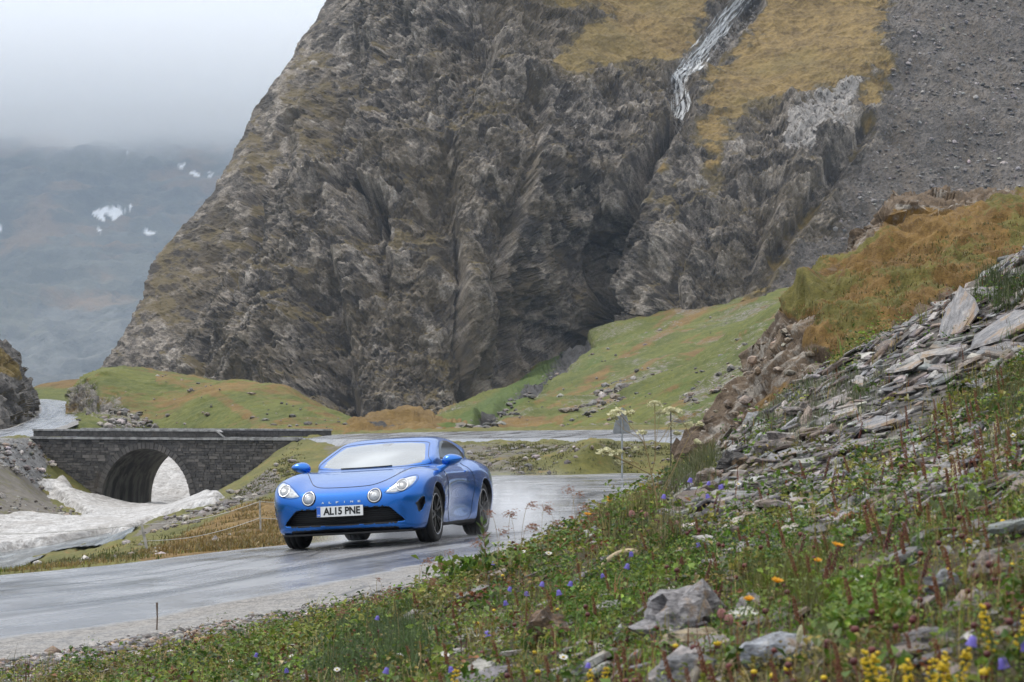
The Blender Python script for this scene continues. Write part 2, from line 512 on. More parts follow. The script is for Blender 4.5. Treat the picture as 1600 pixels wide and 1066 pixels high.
# sides and foreground: let the sheet run on beyond the frame
GV = np.stack([GX, GY, GZ], -1)
gpx, gpy = proj(GV)
rs = road_sd(GX, GY)
us = poly_sd(GX, GY, UPPOLY)
near = GY < 24
bank_zone = (rs > 0) & (GX > np.interp(GY, RE[:, 1], RE[:, 0]))
gn = grid_normals(GV)
A = {}
fn = fbm(np.stack([GX, GY, 0 * GX], -1), 0.12, 4, 8)
# gravel shoulder strip beside the lower road
A['gravel'] = sstep(1.1, 0.2, rs + fn * 0.8) * (rs > -2) * (GX > np.interp(GY, LE[:, 1], LE[:, 0]) + 1.0)
slate_poly = [(1040, 790), (1090, 700), (1180, 655), (1250, 600), (1380, 530), (1600, 380), (1900, 200), (1900, 500), (1600, 560), (1480, 610), (1420, 690), (1300, 740), (1180, 800), (1090, 830)]
A['slate'] = np.where(near, sstep(25, -25, poly_sd(gpx, gpy, slate_poly)), 0)
soil = ((poly_sd(gpx, gpy, [(0, 690), (60, 762), (90, 790), (128, 812), (90, 822), (-300, 806), (-300, 690)]) < 0) & (GY > 60)).astype(float) * 0.62
soil = np.maximum(soil, (GY > 55) * sstep(10, -10, poly_sd(gpx, gpy, [(190, 850), (240, 815), (300, 800), (360, 775), (420, 730), (440, 745), (430, 770), (350, 800), (250, 838), (200, 860)])) * 0.8)
soil = np.maximum(soil, (GY > 50) * sstep(10, -10, poly_sd(gpx, gpy, [(500, 690), (1100, 689), (1050, 700), (820, 715), (820, 745), (520, 745)])) * 0.55)
A['soil'] = soil
A['rubble'] = (GY > 60) * sstep(8, -8, poly_sd(gpx, gpy, [(-60, 684), (60, 684), (75, 725), (60, 765), (30, 735), (-60, 700)])) 
och = (GY > 24) * sstep(15, -10, poly_sd(gpx, gpy, [(210, 880), (300, 830), (380, 790), (440, 780), (450, 860), (320, 870)])) * .95
A['earth'] = np.where(near & bank_zone, sstep(.35, 1.2, rs), 0) * .95
A['ochre'] = np.maximum(och, np.where(GY > 24, .35, .15))
GROUND_MAT = layered('valley_turf', GREEN, [('ochre', OCHRE[0], OCHRE[1], .7), ('soil', (.07, .062, .052, 1), (.17, .155, .135, 1), .5), ('rubble', (.05, .05, .052, 1), (.27, .27, .27, 1), 1.8),
                                            ('earth', (.022, .018, .010, 1), (.075, .058, .030, 1), 9.0), ('slate', (.045, .04, .035, 1), (.14, .13, .12, 1), 3.0), ('gravel', (.09, .088, .085, 1), (.3, .29, .28, 1), 18.0)],
                     scale=.35, fine=5.0, bump=((2.0, .6, .12), (14.0, .5, .03)))
g = obj('ground', mesh_from('ground', GV, grid_faces(nr, nb), {k: v.ravel() for k, v in A.items()}), GROUND_MAT)
tag(g, 'rough green and ochre turf on the valley floor and flower bank', kind='structure')

# ------------------------------------------------------------------ roads
def asphalt(name, wet=1.0, edge=True):
    M = Mat(name)
    t = M.attr('across'); s_ = M.attr('along')
    cv = M.n('CombineXYZ'); M.put(cv.inputs[0], M.math('MULTIPLY', s_, 0.10)); M.put(cv.inputs[1], M.math('MULTIPLY', t, 9.0))
    streak = M.noise(1.6, 7, .62, vec=cv.outputs[0], dist=.5)
    patch = M.noise(.8, 5, .6)
    grit = M.noise(48, 3, .75); grit2 = M.noise(13, 5, .75)
    base = M.mix(M.rng(patch, .35, .65), (.17, .174, .185, 1), (.24, .243, .252, 1))
    base = M.mix(M.math('MULTIPLY', M.rng(streak, .53, .66), .8), base, (.060, .062, .068, 1))
    base = M.mix(M.math('MULTIPLY', M.rng(streak, .47, .34), .6), base, (.30, .30, .305, 1))
    # worn, gritty inner side of the bend
    worn = M.rng(M.math('ADD', M.attr('worn'), M.math('MULTIPLY', M.math('SUBTRACT', M.noise(.9, 5, .6), .5), .7)), .38, .62)
    gcol = M.mix(M.rng(M.math('ADD', M.math('MULTIPLY', grit, .6), M.math('MULTIPLY', grit2, .4)), .40, .60), (.065, .061, .057, 1), (.30, .28, .255, 1))
    base = M.mix(worn, base, gcol)
    def track(c0, w):      # where wheels have run the film of water is broken
        d_ = M.math('ABSOLUTE', M.math('SUBTRACT', M.math('ADD', t, M.math('MULTIPLY', M.math('SUBTRACT', M.noise(.35, 3, .5, vec=cv.outputs[0]), .5), .16)), c0))
        return M.rng(d_, w, w * .35)
    trk = M.math('ADD', M.math('ADD', track(.17, .05), track(.36, .045)), M.math('ADD', track(.27, .012), track(.55, .035)), True)
    trk = M.math('MULTIPLY', trk, M.rng(M.noise(1.1, 6, .7, vec=cv.outputs[0]), .36, .58))
    base = M.mix(M.math('MULTIPLY', trk, .9), base, (.045, .046, .05, 1))
    crack = M.rng(M.voronoi(.55, vec=M.mix(.12, M.pos(), M.n('TexNoise').outputs['Color']), feature='DISTANCE_TO_EDGE'), .016, .004)
    base = M.mix(M.math('MULTIPLY', M.math('MULTIPLY', crack, M.rng(M.noise(.4, 3), .45, .6)), .75), base, (.02, .02, .022, 1))
    base = M.mix(M.math('MULTIPLY', M.rng(grit, .55, .72), .30), base, (.36, .355, .35, 1))
    rough = M.rng(M.math('ADD', M.math('MULTIPLY', streak, .6), M.math('MULTIPLY', patch, .4)), .35, .65, .16, .38)
    rough = M.math('ADD', rough, M.math('MULTIPLY', worn, .30))
    pud = M.math('MULTIPLY', M.rng(M.noise(.55, 4, .55, stretch=(1, .6, 1)), .52, .60), M.math('SUBTRACT', 1.0, worn))
    rough = M.math('SUBTRACT', rough, M.math('MULTIPLY', pud, .10), True)
    nrm = M.bump(M.noise(5, 5, .6), .10, .02)
    nrm = M.bump(grit, M.rng(0.5, 0, 1, .0, .25) if False else .22, .006, nrm)
    M.set(Base_Color=base, Roughness=rough, Normal=nrm)
    M.bsdf.inputs['Specular IOR Level'].default_value = .55
    return M.m
ROAD_MAT = asphalt('wet_asphalt')
def road_mesh(name, A_, B_, zfun, nt, mat, worn=None, lift=0.004, uneven=0.0):
    ns = len(A_); t = np.linspace(0, 1, nt)
    P = A_[:, None, :2] * (1 - t)[None, :, None] + B_[:, None, :2] * t[None, :, None]
    if zfun is None:
        Z = A_[:, None, 2] * (1 - t)[None] + B_[:, None, 2] * t[None]
    else:
        Z = zfun(P[..., 0], P[..., 1])
    sl = np.concatenate([[0], np.cumsum(np.linalg.norm(np.diff((A_ + B_)[:, :2] / 2, axis=0), axis=1))])
    V = np.concatenate([P, (Z + lift)[..., None]], -1)
    V[:, 0, 2] -= (0.30 if lift > .01 else .03); V[:, -1, 2] -= (0.12 if lift > .01 else .05)
    if uneven:
        jit = fbm(np.stack([sl, 0 * sl, 0 * sl], -1), .8, 4, 77)
        d = (B_ - A_)[:, :2]; d = d / np.linalg.norm(d, axis=1)[:, None]
        V[:, 0, :2] += d * (jit * uneven)[:, None]
    attrs = {'across': np.repeat(t[None], ns, 0).ravel(), 'along': np.repeat(sl[:, None], nt, 1).ravel()}
    attrs['worn'] = (worn(V[..., 0], V[..., 1], attrs['across'].reshape(ns, nt)) if worn else np.zeros((ns, nt))).ravel()
    o = obj(name, mesh_from(name, V, grid_faces(ns, nt), attrs), mat)
    return tag(o, kind='structure')
def worn_low(x, y, t):
    a = sstep(.66, .88, t) * sstep(30, 22, y)
    return np.maximum(a, sstep(.70, .95, t) * .8)
lr = road_mesh('road', LE, RE, road_z, 40, ROAD_MAT, worn_low, uneven=.18)
lr['label'] = 'wet grey asphalt road bending behind the flower bank'
ur = road_mesh('road', UN, UF, None, 16, ROAD_MAT, lambda x, y, t: .25 * sstep(.25, .05, t), lift=.03)
ur['label'] = 'wet upper road running level to the stone bridge'
lw_rows = [[(-150, 702, 105), (57, 686, 109.9)], [(-60, 678, 113), (60, 676.5, 113.5), (82, 675.5, 115.5)], [(0, 671.5, 118), (102, 668.5, 120)], [(30, 661, 126), (119, 662, 129)], [(48, 651, 139), (143, 652, 141)], [(55, 641, 152), (154, 644, 152)],
           [(48, 632, 166), (146, 637, 165)], [(25, 626.5, 186), (104, 627, 184)], [(-10, 622.5, 212), (60, 622.5, 208)]]
lwA = spline([at(*r[0]) for r in lw_rows], 90); lwB = spline([at(*r[-1]) for r in lw_rows], 90)
lw = road_mesh('road', lwA, lwB, None, 14, ROAD_MAT, lambda x, y, t: np.maximum(sstep(.78, .98, t), sstep(.2, .02, t)) * .9, lift=.03)
lw['label'] = 'wet road climbing in a curve left of the bridge'

# ------------------------------------------------------------------ hills built as surveyed sheets
def hill(name, rows, nu, nv, mat, masks, rel, label=None):
    V = sheet(rows, nu, nv)
    N = grid_normals(V)
    if (N[..., 1].mean() > 0): N = -N
    d, extra = rel(V)
    V = V + N * d[..., None]
    px, py = proj(V)
    N2 = grid_normals(V)
    if (N2[..., 1].mean() > 0): N2 = -N2
    at_ = {k: v.ravel() for k, v in masks(px, py, V, N2, extra).items()}
    o = obj(name, mesh_from(name, V, grid_faces(nv, nu), at_), mat)
    tag(o, label, kind='structure')
    return o, V, px, py
hill_mat = layered('brown_hill', SOIL, [('rock', (.09, .078, .065, 1), (.33, .30, .26, 1), 1.3), ('ochre', (.078, .044, .013, 1), (.215, .130, .038, 1), .9), ('green', (.055, .055, .012, 1), (.145, .125, .030, 1), 1.6, 2.4)],
                   scale=.8, fine=7, bump=((4, .6, .10), (18, .5, .03)))
def hill_rel(V):
    a = fbm(V, .25, 4, 5) * .7 + fbm(V, 1.1, 4, 6) * .28
    w, cell, e = worley(V, 1.3, 2); w2, c2, e2 = worley(V, 3.4, 3)
    px, py = proj(V)
    turf = sstep(14, -14, poly_sd(px, py, TURF) + fbm(V, .9, 3, 7) * 40)
    lumps = fbm(V, 2.6, 4, 9, ridged=True) * .16
    d = a * .8 + (w * .22 + w2 * .09) * (1 - turf) + turf * (.16 + lumps + fbm(V, 1.0, 3, 19) * .25)
    ov = sstep(26, 0, np.hypot(px - 1285, py - 482)) * .35
    return d + ov, (turf, cell)
TURF = [(1243, 492), (1275, 455), (1310, 438), (1400, 402), (1500, 352), (1600, 328), (1900, 318), (1900, 480), (1500, 470), (1420, 520), (1385, 548), (1330, 585), (1285, 560), (1255, 545), (1285, 520), (1258, 508)]
def hill_mask(px, py, V, N, ex):
    turf, cell = ex
    top = sstep(10, -10, poly_sd(px, py, [(1395, 322), (1620, 326), (1620, 340), (1480, 360), (1385, 392), (1340, 400)])) * .62
    low = sstep(14, -10, poly_sd(px, py, [(1040, 770), (1060, 725), (1095, 695), (1120, 700), (1100, 750)])) * .8
    lowt = sstep(12, -12, poly_sd(px, py, [(1150, 660), (1200, 600), (1270, 585), (1330, 600), (1280, 640)])) * .55
    gr = np.maximum(low, turf * (.22 + .5 * sstep(-.1, .25, fbm(V, .55, 4, 21))))
    rock = sstep(10, -8, poly_sd(px, py, [(1300, 432), (1390, 372), (1400, 318), (1480, 325), (1470, 345), (1410, 385), (1350, 420)])) * .85
    rock = np.maximum(rock, .42 * (1 - turf) * (cell > .55))
    rock = np.maximum(rock, sstep(12, -8, poly_sd(px, py, [(1090, 700), (1130, 650), (1200, 560), (1245, 495), (1250, 520), (1190, 600), (1150, 660)])) * .6)
    return {'ochre': np.maximum(np.maximum(turf, top), lowt), 'green': gr, 'rock': rock}
hill_rows = [
    [(1030, 790, 30.5), (1075, 765, 31), (1150, 760, 30), (1300, 770, 28), (1500, 780, 27), (1850, 800, 26)],
    [(1045, 742, 31.5), (1095, 712, 31.8), (1180, 665, 31.2), (1330, 620, 30.5), (1500, 580, 30.5), (1850, 520, 30.5)],
    [(1078, 706, 32.4), (1138, 640, 32.6), (1218, 578, 32.8), (1345, 520, 33), (1500, 480, 33.5), (1850, 430, 33.5)],
    [(1096, 690, 33.6), (1172, 595, 34.6), (1250, 500, 35.4), (1390, 415, 36.5), (1550, 365, 37.5), (1850, 335, 38)],
    [(1104, 682, 35), (1196, 560, 36.8), (1284, 446, 38.2), (1382, 360, 40.2), (1550, 335, 41.5), (1850, 322, 42)],
    [(1112, 680, 36), (1208, 548, 38), (1312, 425, 40), (1386, 322, 42), (1540, 321, 44), (1850, 318, 45)],
    [(1130, 690, 42), (1240, 570, 44), (1370, 440, 47), (1440, 350, 50), (1600, 345, 52), (1850, 345, 54)],
    [(1160, 720, 48), (1300, 680, 50), (1420, 640, 53), (1500, 600, 56), (1650, 560, 58), (1850, 560, 60)]]
_, HV, HPX, HPY = hill('hillside', hill_rows, 430, 420, hill_mat, hill_mask, hill_rel, 'brown eroded hillside with a thick ochre turf cap')

turf_mat = layered('alpine_turf', ((.055, .072, .012, 1), (.138, .146, .030, 1)), [('ochre', OCHRE[0], OCHRE[1], .12), ('lush', (.042, .072, .010, 1), (.085, .118, .022, 1), .25), ('rock', (.06, .055, .048, 1), (.27, .25, .23, 1), 1.6, 3.4), ('dark', (.022, .021, .021, 1), (.085, .082, .082, 1), .6)],
                   scale=.12, fine=1.6, bump=((.9, .7, .4), (4, .7, .14)))
def soft_rel(V): 
    return fbm(V, .05, 4, 15) * 2.0 + fbm(V, .3, 4, 16) * .55 + fbm(V, 1.2, 3, 17) * .14, None
def mound_rel(V):
    px, py = proj(V)
    rk = sstep(8, -8, poly_sd(px, py, [(104, 646), (108, 606), (128, 592), (150, 600), (155, 622), (190, 618), (196, 640), (165, 648), (130, 640)]) + fbm(V, .3, 3, 3) * 8)
    w, c, e = worley(V, .55, 4); w2, c2, e2 = worley(V, 1.6, 5)
    return fbm(V, .06, 4, 15) * 1.0 + fbm(V, .3, 4, 16) * .35 + fbm(V, 1.2, 3, 17) * .12 + rk * (w * .35 + w2 * .25 + fbm(V, .9, 3, 8) * .5 - .3), rk
def mound_mask(px, py, V, N, rk):
    peb = sstep(12, -8, poly_sd(px, py, [(160, 668), (175, 640), (200, 640), (240, 668)])) * .55
    ridge = np.maximum(.75 * sstep(16, 4, line_d(px, py, [(250, 592), (330, 610), (380, 645), (420, 672)])), .35 + .35 * sstep(.0, .3, fbm(V, .07, 3, 33)))
    crest = .7 * sstep(14, 2, line_d(px, py, [(300, 600), (420, 612), (490, 640), (560, 668)]))
    return {'ochre': np.maximum(ridge, crest) * .72, 'lush': .42 * sstep(-.05, .3, fbm(V, .08, 3, 31)) * sstep(600, 650, py), 'rock': np.maximum(peb, rk * .62), 'dark': rk * .40}
mound_rows = [
    [(98, 676, 121), (140, 690, 128), (260, 676, 137), (400, 690, 114), (520, 690, 110.5), (610, 686, 108)],
    [(102, 650, 142), (132, 668, 131), (260, 664, 139), (400, 666, 117), (520, 672, 111.5), (606, 679, 109)],
    [(104, 628, 156), (140, 636, 143), (260, 630, 147), (400, 638, 127), (500, 655, 118), (600, 674, 111)],
    [(108, 606, 162), (145, 598, 154), (260, 598, 157), (410, 616, 141), (505, 642, 126), (598, 670, 113)],
    [(122, 592, 166), (165, 578, 160), (258, 583, 168), (418, 605, 152), (512, 642, 131), (594, 668, 117)],
    [(150, 598, 190), (195, 590, 190), (300, 600, 190), (430, 625, 180), (530, 655, 150), (600, 674, 125)],
    [(150, 660, 215), (220, 660, 215), (330, 660, 215), (440, 670, 200), (540, 680, 165), (606, 684, 135)]]
_, MV, MPX, MPY = hill('mound', mound_rows, 330, 200, turf_mat, mound_mask, mound_rel, 'rounded grassy mound behind the stone bridge')
rise_rows = [[(-200, 640, 190), (0, 632, 190), (90, 632, 188), (170, 628, 186)], [(-200, 618, 205), (0, 615, 205), (60, 612, 205), (170, 605, 205)], [(-200, 612, 215), (20, 610, 214), (75, 597.5, 215), (170, 590, 215)], [(-200, 625, 250), (20, 622, 250), (80, 615, 250), (180, 610, 250)]]
hill('rise', rise_rows, 160, 60, turf_mat, lambda px, py, V, N, e: {'ochre': sstep(616, 600, py) * .8, 'lush': 0 * px + .25, 'rock': 0 * px, 'dark': 0 * px}, lambda V: (fbm(V, .2, 4, 3) * .5, None), 'low grassy rise beyond the climbing road')
small_rows = [[(535, 684, 109), (600, 684, 111), (660, 684, 111), (740, 682, 110)], [(540, 672, 114), (600, 664, 117), (660, 662, 117), (735, 675, 114)], [(548, 662, 122), (600, 646, 124), (650, 643.5, 125), (728, 671, 119)], [(552, 670, 140), (610, 660, 150), (660, 660, 150), (730, 676, 140)], [(560, 690, 160), (610, 690, 165), (660, 690, 165), (735, 690, 160)]]
hill('knoll', small_rows, 170, 80, turf_mat, lambda px, py, V, N, e: {'ochre': 0 * px + .75, 'lush': .2 * sstep(640, 700, px), 'rock': .9 * sstep(9, 2, np.hypot(px - 686, (py - 671) * 1.5)), 'dark': .8 * sstep(9, 2, line_d(px, py, [(560, 664), (640, 660), (720, 674)])) * sstep(0, .3, fbm(V, .5, 3, 2))},
     lambda V: (fbm(V, .3, 4, 3) * .9 + fbm(V, 1.3, 3, 4) * .25, None), 'low ochre knoll beside the upper road')
GUL = [(738, 676), (758, 662), (778, 650), (806, 628), (836, 604), (862, 582), (890, 560), (908, 540)]
def fanA_rel(V):
    px, py = proj(V)
    dd = line_d(px, py, GUL); wd = np.interp(py, [540, 676], [15, 7])
    g_ = sstep(wd * 1.6, wd * .3, dd + fbm(V, .3, 3, 2) * 5)
    w, c, e = worley(V, .45, 6)
    return fbm(V, .03, 4, 15) * 3.0 + fbm(V, .2, 4, 16) * .8 + fbm(V, .8, 3, 17) * .2 - g_ * 2.0 + g_ * w * 1.4, g_
def streaks(px, py, seed, sl=.6):      # the slopes are streaked along their fall line
    return fbm(np.stack([(py + sl * px) / 16, (px - sl * py) / 130, 0 * px], -1), 1, 4, seed)
def fanA_mask(px, py, V, N, g_):
    lush = sstep(18, -5, poly_sd(px, py, [(690, 670), (750, 668), (790, 640), (850, 595), (900, 548), (880, 548), (800, 605), (720, 655)])) * .95
    lush = np.maximum(lush * .9, .42 * sstep(10, -5, poly_sd(px, py, [(915, 545), (1020, 508), (1020, 522), (960, 560), (900, 600), (880, 600)])))
    stones = np.maximum(.40 * sstep(-.15, .2, fbm(V, .09, 4, 35)), .42 * sstep(16, -6, poly_sd(px, py, [(905, 640), (960, 590), (1060, 560), (1000, 600), (940, 650)])))
    och = np.maximum(.85 * sstep(14, -4, poly_sd(px, py, [(750, 672), (800, 650), (880, 655), (880, 672)])), .5 + .3 * fbm(V, .06, 3, 9) * 2)
    return {'ochre': (och - .08 + .7 * streaks(px, py, 91)) * (1 - lush), 'lush': lush, 'rock': (stones + .3 * streaks(px, py, 92)) * (1 - lush), 'dark': g_}
fanA_rows = [[(672, 690, 111), (760, 690, 111), (900, 690, 111), (1050, 690, 110), (1200, 690, 110), (1400, 690, 110)],
             [(678, 669, 124), (760, 668, 124), (870, 668, 126), (970, 664, 128), (1080, 650, 128), (1400, 600, 128)],
             [(682, 662, 175), (760, 650, 180), (840, 634, 185), (930, 615, 190), (1040, 590, 190), (1400, 520, 190)],
             [(686, 656, 250), (760, 634, 265), (830, 608, 275), (910, 572, 285), (1020, 535, 280), (1400, 470, 270)],
             [(690, 650, 335), (760, 618, 345), (830, 583, 360), (905, 538, 372), (1020, 508, 345), (1400, 430, 330)],
             [(690, 646, 380), (760, 612, 400), (830, 578, 420), (905, 530, 430), (1020, 500, 400), (1400, 420, 380)]]
_, AV, APX, APY = hill('alpine_slope', fanA_rows, 360, 260, turf_mat, fanA_mask, fanA_rel, 'green slope with a dark gully below the cave')
def fanB_mask(px, py, V, N, e):
    st = .38 * sstep(-.05, .25, fbm(V, .1, 4, 45))
    st = np.maximum(st, .46 * sstep(14, -8, poly_sd(px, py, [(1060, 622), (1130, 575), (1200, 540), (1190, 575), (1130, 610), (1080, 635)])))
    return {'ochre': .30 + .8 * streaks(px, py, 93, .55), 'lush': .36 + .35 * fbm(V, .12, 3, 10), 'rock': st, 'dark': .7 * sstep(9, 1, line_d(px, py, [(1020, 668), (1060, 660), (1110, 668)])) * sstep(0, .2, fbm(V, .5, 3, 2))}
fanB_rows = [[(800, 690, 110), (900, 690, 107), (1000, 690, 103), (1130, 692, 99), (1300, 692, 95), (1500, 692, 93)],
             [(815, 673, 112), (900, 670, 110), (1000, 664, 108), (1110, 650, 106), (1240, 620, 104), (1500, 560, 102)],
             [(835, 668, 118), (925, 648, 124), (1030, 615, 130), (1130, 570, 132), (1240, 520, 132), (1500, 440, 130)],
             [(855, 664, 125), (945, 634, 140), (1062, 577, 158), (1152, 524, 165), (1255, 474, 172), (1500, 390, 175)],
             [(880, 670, 155), (960, 645, 170), (1080, 592, 190), (1170, 540, 200), (1275, 490, 205), (1500, 405, 210)],
             [(900, 690, 175), (980, 680, 190), (1100, 650, 215), (1200, 610, 230), (1300, 560, 240), (1500, 470, 250)]]
_, BV, BPX, BPY = hill('alpine_slope', fanB_rows, 330, 220, turf_mat, fanB_mask, soft_rel, 'nearer green slope rising to the grey scree')

out_mat = layered('outcrop_rock', ((.045, .042, .04, 1), (.20, .185, .17, 1)), [('ochre', OCHRE[0], (.17, .13, .04, 1), .4)], scale=.5, fine=3.5, bump=((2.5, .7, .25), (9, .6, .08)))
out_rows = [[(-160, 700, 114), (-20, 690, 117), (20, 668, 125), (44, 655, 137), (32, 650, 155)], [(-160, 655, 117), (-10, 650, 121), (20, 640, 128), (45, 630, 139), (34, 625, 157)], [(-160, 590, 122), (-10, 600, 126), (16, 604, 131), (40, 606, 142), (30, 605, 160)],
            [(-160, 530, 127), (-20, 560, 130), (6, 572, 135), (25, 578, 145), (18, 580, 163)], [(-160, 500, 131), (-30, 532, 134), (0, 547, 138), (18, 557, 148), (12, 562, 165)], [(-160, 480, 140), (-40, 520, 142), (-10, 540, 146), (8, 552, 156), (2, 560, 172)], [(-160, 520, 170), (-40, 545, 172), (-20, 555, 176), (-10, 565, 180), (-15, 580, 190)]]
def out_rel(V):
    w, c, e = worley(V, .5, 7); w2, c2, e2 = worley(V, 1.5, 8)
    return fbm(V, .2, 4, 3) * 1.0 + w * .4 + w2 * .22 + fbm(V, .8, 3, 9) * .3, None
_, OV, OPX, OPY = hill('rock_outcrop', out_rows, 170, 200, out_mat, lambda px, py, V, N, e: {'ochre': np.maximum(sstep(.55, .85, N[..., 2]) * .9, .9 * sstep(12, -2, poly_sd(px, py, [(-40, 540), (0, 548), (25, 572), (30, 590), (0, 575), (-40, 565)])))}, out_rel, 'grey rock outcrop beside the climbing road')

# ------------------------------------------------------------------ snow in the stream bed, and the stream
def snow_material():
    M = Mat('old_snow')
    n = M.noise(2.2, 6, .7); n2 = M.noise(.5, 4, .6)
    c = M.mix(M.rng(M.math('ADD', M.math('MULTIPLY', n, .5), M.math('MULTIPLY', M.noise(9, 4, .7), .5)), .38, .62), (.19, .18, .17, 1), (.54, .535, .53, 1))
    c = M.mix(M.math('MULTIPLY', M.rng(n2, .48, .68), .6), c, (.27, .25, .23, 1))
    return M.set(Base_Color=c, Roughness=.6, Normal=M.bump(M.voronoi(3.5, feature='SMOOTH_F1'), .9, .12, M.bump(n, .5, .1)))
SNOW = snow_material()
snow_polys = [
    ([(58, 752), (98, 752), (112, 762), (124, 776), (150, 783), (200, 788), (236, 790), (262, 797), (310, 793), (345, 790), (300, 802), (255, 815), (222, 826), (196, 838), (180, 842), (165, 837), (150, 841), (120, 846), (92, 852), (60, 857), (30, 861), (0, 867), (-120, 876), (-300, 878), (-300, 815), (-120, 812), (0, 812), (40, 810), (80, 815), (120, 818), (138, 812), (120, 797), (95, 782), (78, 768)], 'dirty old snow field filling the stream bed'),
]
def plan_from_seen(poly, H, lo=28, hi=115):
    """where the seen outline meets the ground, found along each line of sight"""
    out = []
    Ys = np.linspace(lo, hi, 700)
    for px, py in poly:
        P = at(np.full(700, px), np.full(700, py), Ys)
        dz = P[:, 2] - H(P[:, 0], P[:, 1])
        k = np.where((dz[:-1] > 0) & (dz[1:] <= 0))[0]
        j = k[-1] if len(k) else int(np.argmin(np.abs(dz)))
        out.append(P[j, :2])
    return out
Hc = lambda x, y: ground_h(x, y, False)
for poly, lab in snow_polys:
    pl = plan_from_seen(poly, Hc, 55)
    arr = np.array(pl)
    nx_, ny_ = 300, 420
    b = np.linspace(-420, 380, nx_); yy = np.exp(np.linspace(np.log(arr[:, 1].min() - 1), np.log(arr[:, 1].max() + 1), ny_))
    YY = np.repeat(yy[:, None], nx_, 1); XX = YY * ((b - 800) / FPX)[None]
    sd = poly_sd(XX, YY, pl) + fbm(np.stack([XX, YY, 0 * XX], -1), .5, 4, 61) * .7
    th = .42 * sstep(.12, -.30, sd)
    P3 = np.stack([XX, YY, 0 * XX], -1)
    Z = Hc(XX, YY) + th - .08 + np.abs(fbm(P3, 1.2, 3, 62)) * .07 + fbm(P3, .15, 3, 63) * .12
    keep = sd < .35
    F = grid_faces(ny_, nx_); F = F[keep.ravel()[F].all(1)]
    used = np.unique(F); remap = np.zeros(nx_ * ny_, int); remap[used] = np.arange(len(used))
    V = np.stack([XX, YY, Z], -1).reshape(-1, 3)[used]
    o = obj('snow', mesh_from('snow', V, remap[F]), SNOW); tag(o, lab, kind='structure')
V = sheet([[(150, 812, 104), (250, 806, 104), (345, 812, 104)], [(150, 786, 113.5), (250, 784, 113.5), (345, 786, 113.5)], [(150, 738, 123), (250, 736, 123), (345, 738, 123)], [(150, 700, 134), (250, 697, 134), (345, 700, 134)], [(150, 665, 152), (250, 660, 152), (345, 665, 152)]], 90, 90)
V[..., 2] += fbm(V, .8, 4, 64) * .25
o = obj('snow', mesh_from('snow', V, grid_faces(90, 90)), SNOW); tag(o, 'snow slope seen through the bridge arch', kind='structure')
M = Mat('stream_water')
M.set(Base_Color=M.mix(M.rng(M.noise(1.2, 5, .7, stretch=(1, .4, 1)), .45, .62), (.07, .075, .07, 1), (.28, .30, .30, 1)), Roughness=.18, Normal=M.bump(M.noise(3.0, 4, .6), .4, .08))
pl = plan_from_seen([(-300, 878), (0, 868), (60, 858), (120, 846), (175, 836), (215, 828), (190, 848), (120, 858), (75, 867), (40, 884), (20, 893), (-20, 897), (-300, 905)], Hc, 40)
arr = np.array(pl)
nx_, ny_ = 130, 90
XX, YY = np.meshgrid(np.linspace(arr[:, 0].min(), arr[:, 0].max(), nx_), np.linspace(arr[:, 1].min(), arr[:, 1].max(), ny_))
keep = poly_sd(XX, YY, pl) < .3
F = grid_faces(ny_, nx_); F = F[keep.ravel()[F].all(1)]
used = np.unique(F); remap = np.zeros(nx_ * ny_, int); remap[used] = np.arange(len(used))
V = np.stack([XX, YY, Hc(XX, YY) + .10 + fbm(np.stack([XX, YY, 0 * XX], -1), 1.0, 3, 66) * .05], -1).reshape(-1, 3)[used]
o = obj('stream', mesh_from('stream', V, remap[F]), M.m); tag(o, 'milky stream beside the snow field', kind='structure')
# ------------------------------------------------------------------ the cliff
LEFT = np.array([(640, 148), (600, 150), (580, 158), (560, 168), (520, 196), (470, 224), (430, 236), (380, 262), (340, 300), (300, 335), (260, 352), (210, 378), (170, 395), (140, 420), (100, 446), (60, 462), (20, 492), (0, 503), (-100, 565)])
FOOT = np.array([(100, 610), (150, 612), (210, 612), (300, 622), (420, 645), (520, 672), (600, 690), (700, 690), (800, 645), (900, 585), (1010, 560), (1100, 590), (1300, 530), (1780, 500)])
nu, nv = 720, 470
U = np.linspace(0, 1, nu)[None]; Vv = np.linspace(0, 1, nv)[:, None]
foot = np.interp(150 + U * 1630, FOOT[:, 0], FOOT[:, 1])
PYb = foot * (1 - Vv) + (-95) * Vv
lef = np.interp(-PYb, -LEFT[:, 1 - 1], LEFT[:, 1])
PXb = lef + U * (1780 - lef)
dctl = [(150, 600, 388), (200, 560, 385), (250, 480, 395), (300, 380, 412), (390, 210, 440), (500, 0, 470), (560, -100, 485), (280, 600, 362), (420, 640, 345), (350, 450, 378), (450, 300, 395), (560, 150, 415), (640, 0, 432), (700, -100, 445),
        (560, 650, 336), (600, 500, 350), (650, 350, 366), (720, 200, 386), (800, 60, 408), (900, 40, 428), (1000, 20, 440), (950, -90, 470), (700, 670, 338), (760, 560, 348), (800, 420, 360), (850, 280, 376), (900, 180, 394), (980, 110, 416), (900, 560, 372),
        (940, 400, 378), (1000, 560, 348), (1020, 450, 356), (1050, 330, 370), (1100, 230, 390), (1150, 120, 420), (1250, 40, 442), (1200, -90, 470), (1150, 500, 345), (1200, 350, 364), (1280, 220, 392), (1350, 120, 420), (1400, 0, 452), (1300, 480, 350),
        (1450, 330, 378), (1500, 180, 412), (1600, 60, 448), (1600, 420, 362), (1780, 300, 392), (1780, 0, 470), (1780, 500, 350), (1500, -90, 480), (1780, -95, 500)]
dctl = np.array(dctl, float)
Db = rbf(dctl[:, :2] / 200, dctl[:, 2])(np.stack([PXb, PYb], -1) / 200)
BASE = at(PXb, PYb, Db)
BN = grid_normals(BASE)
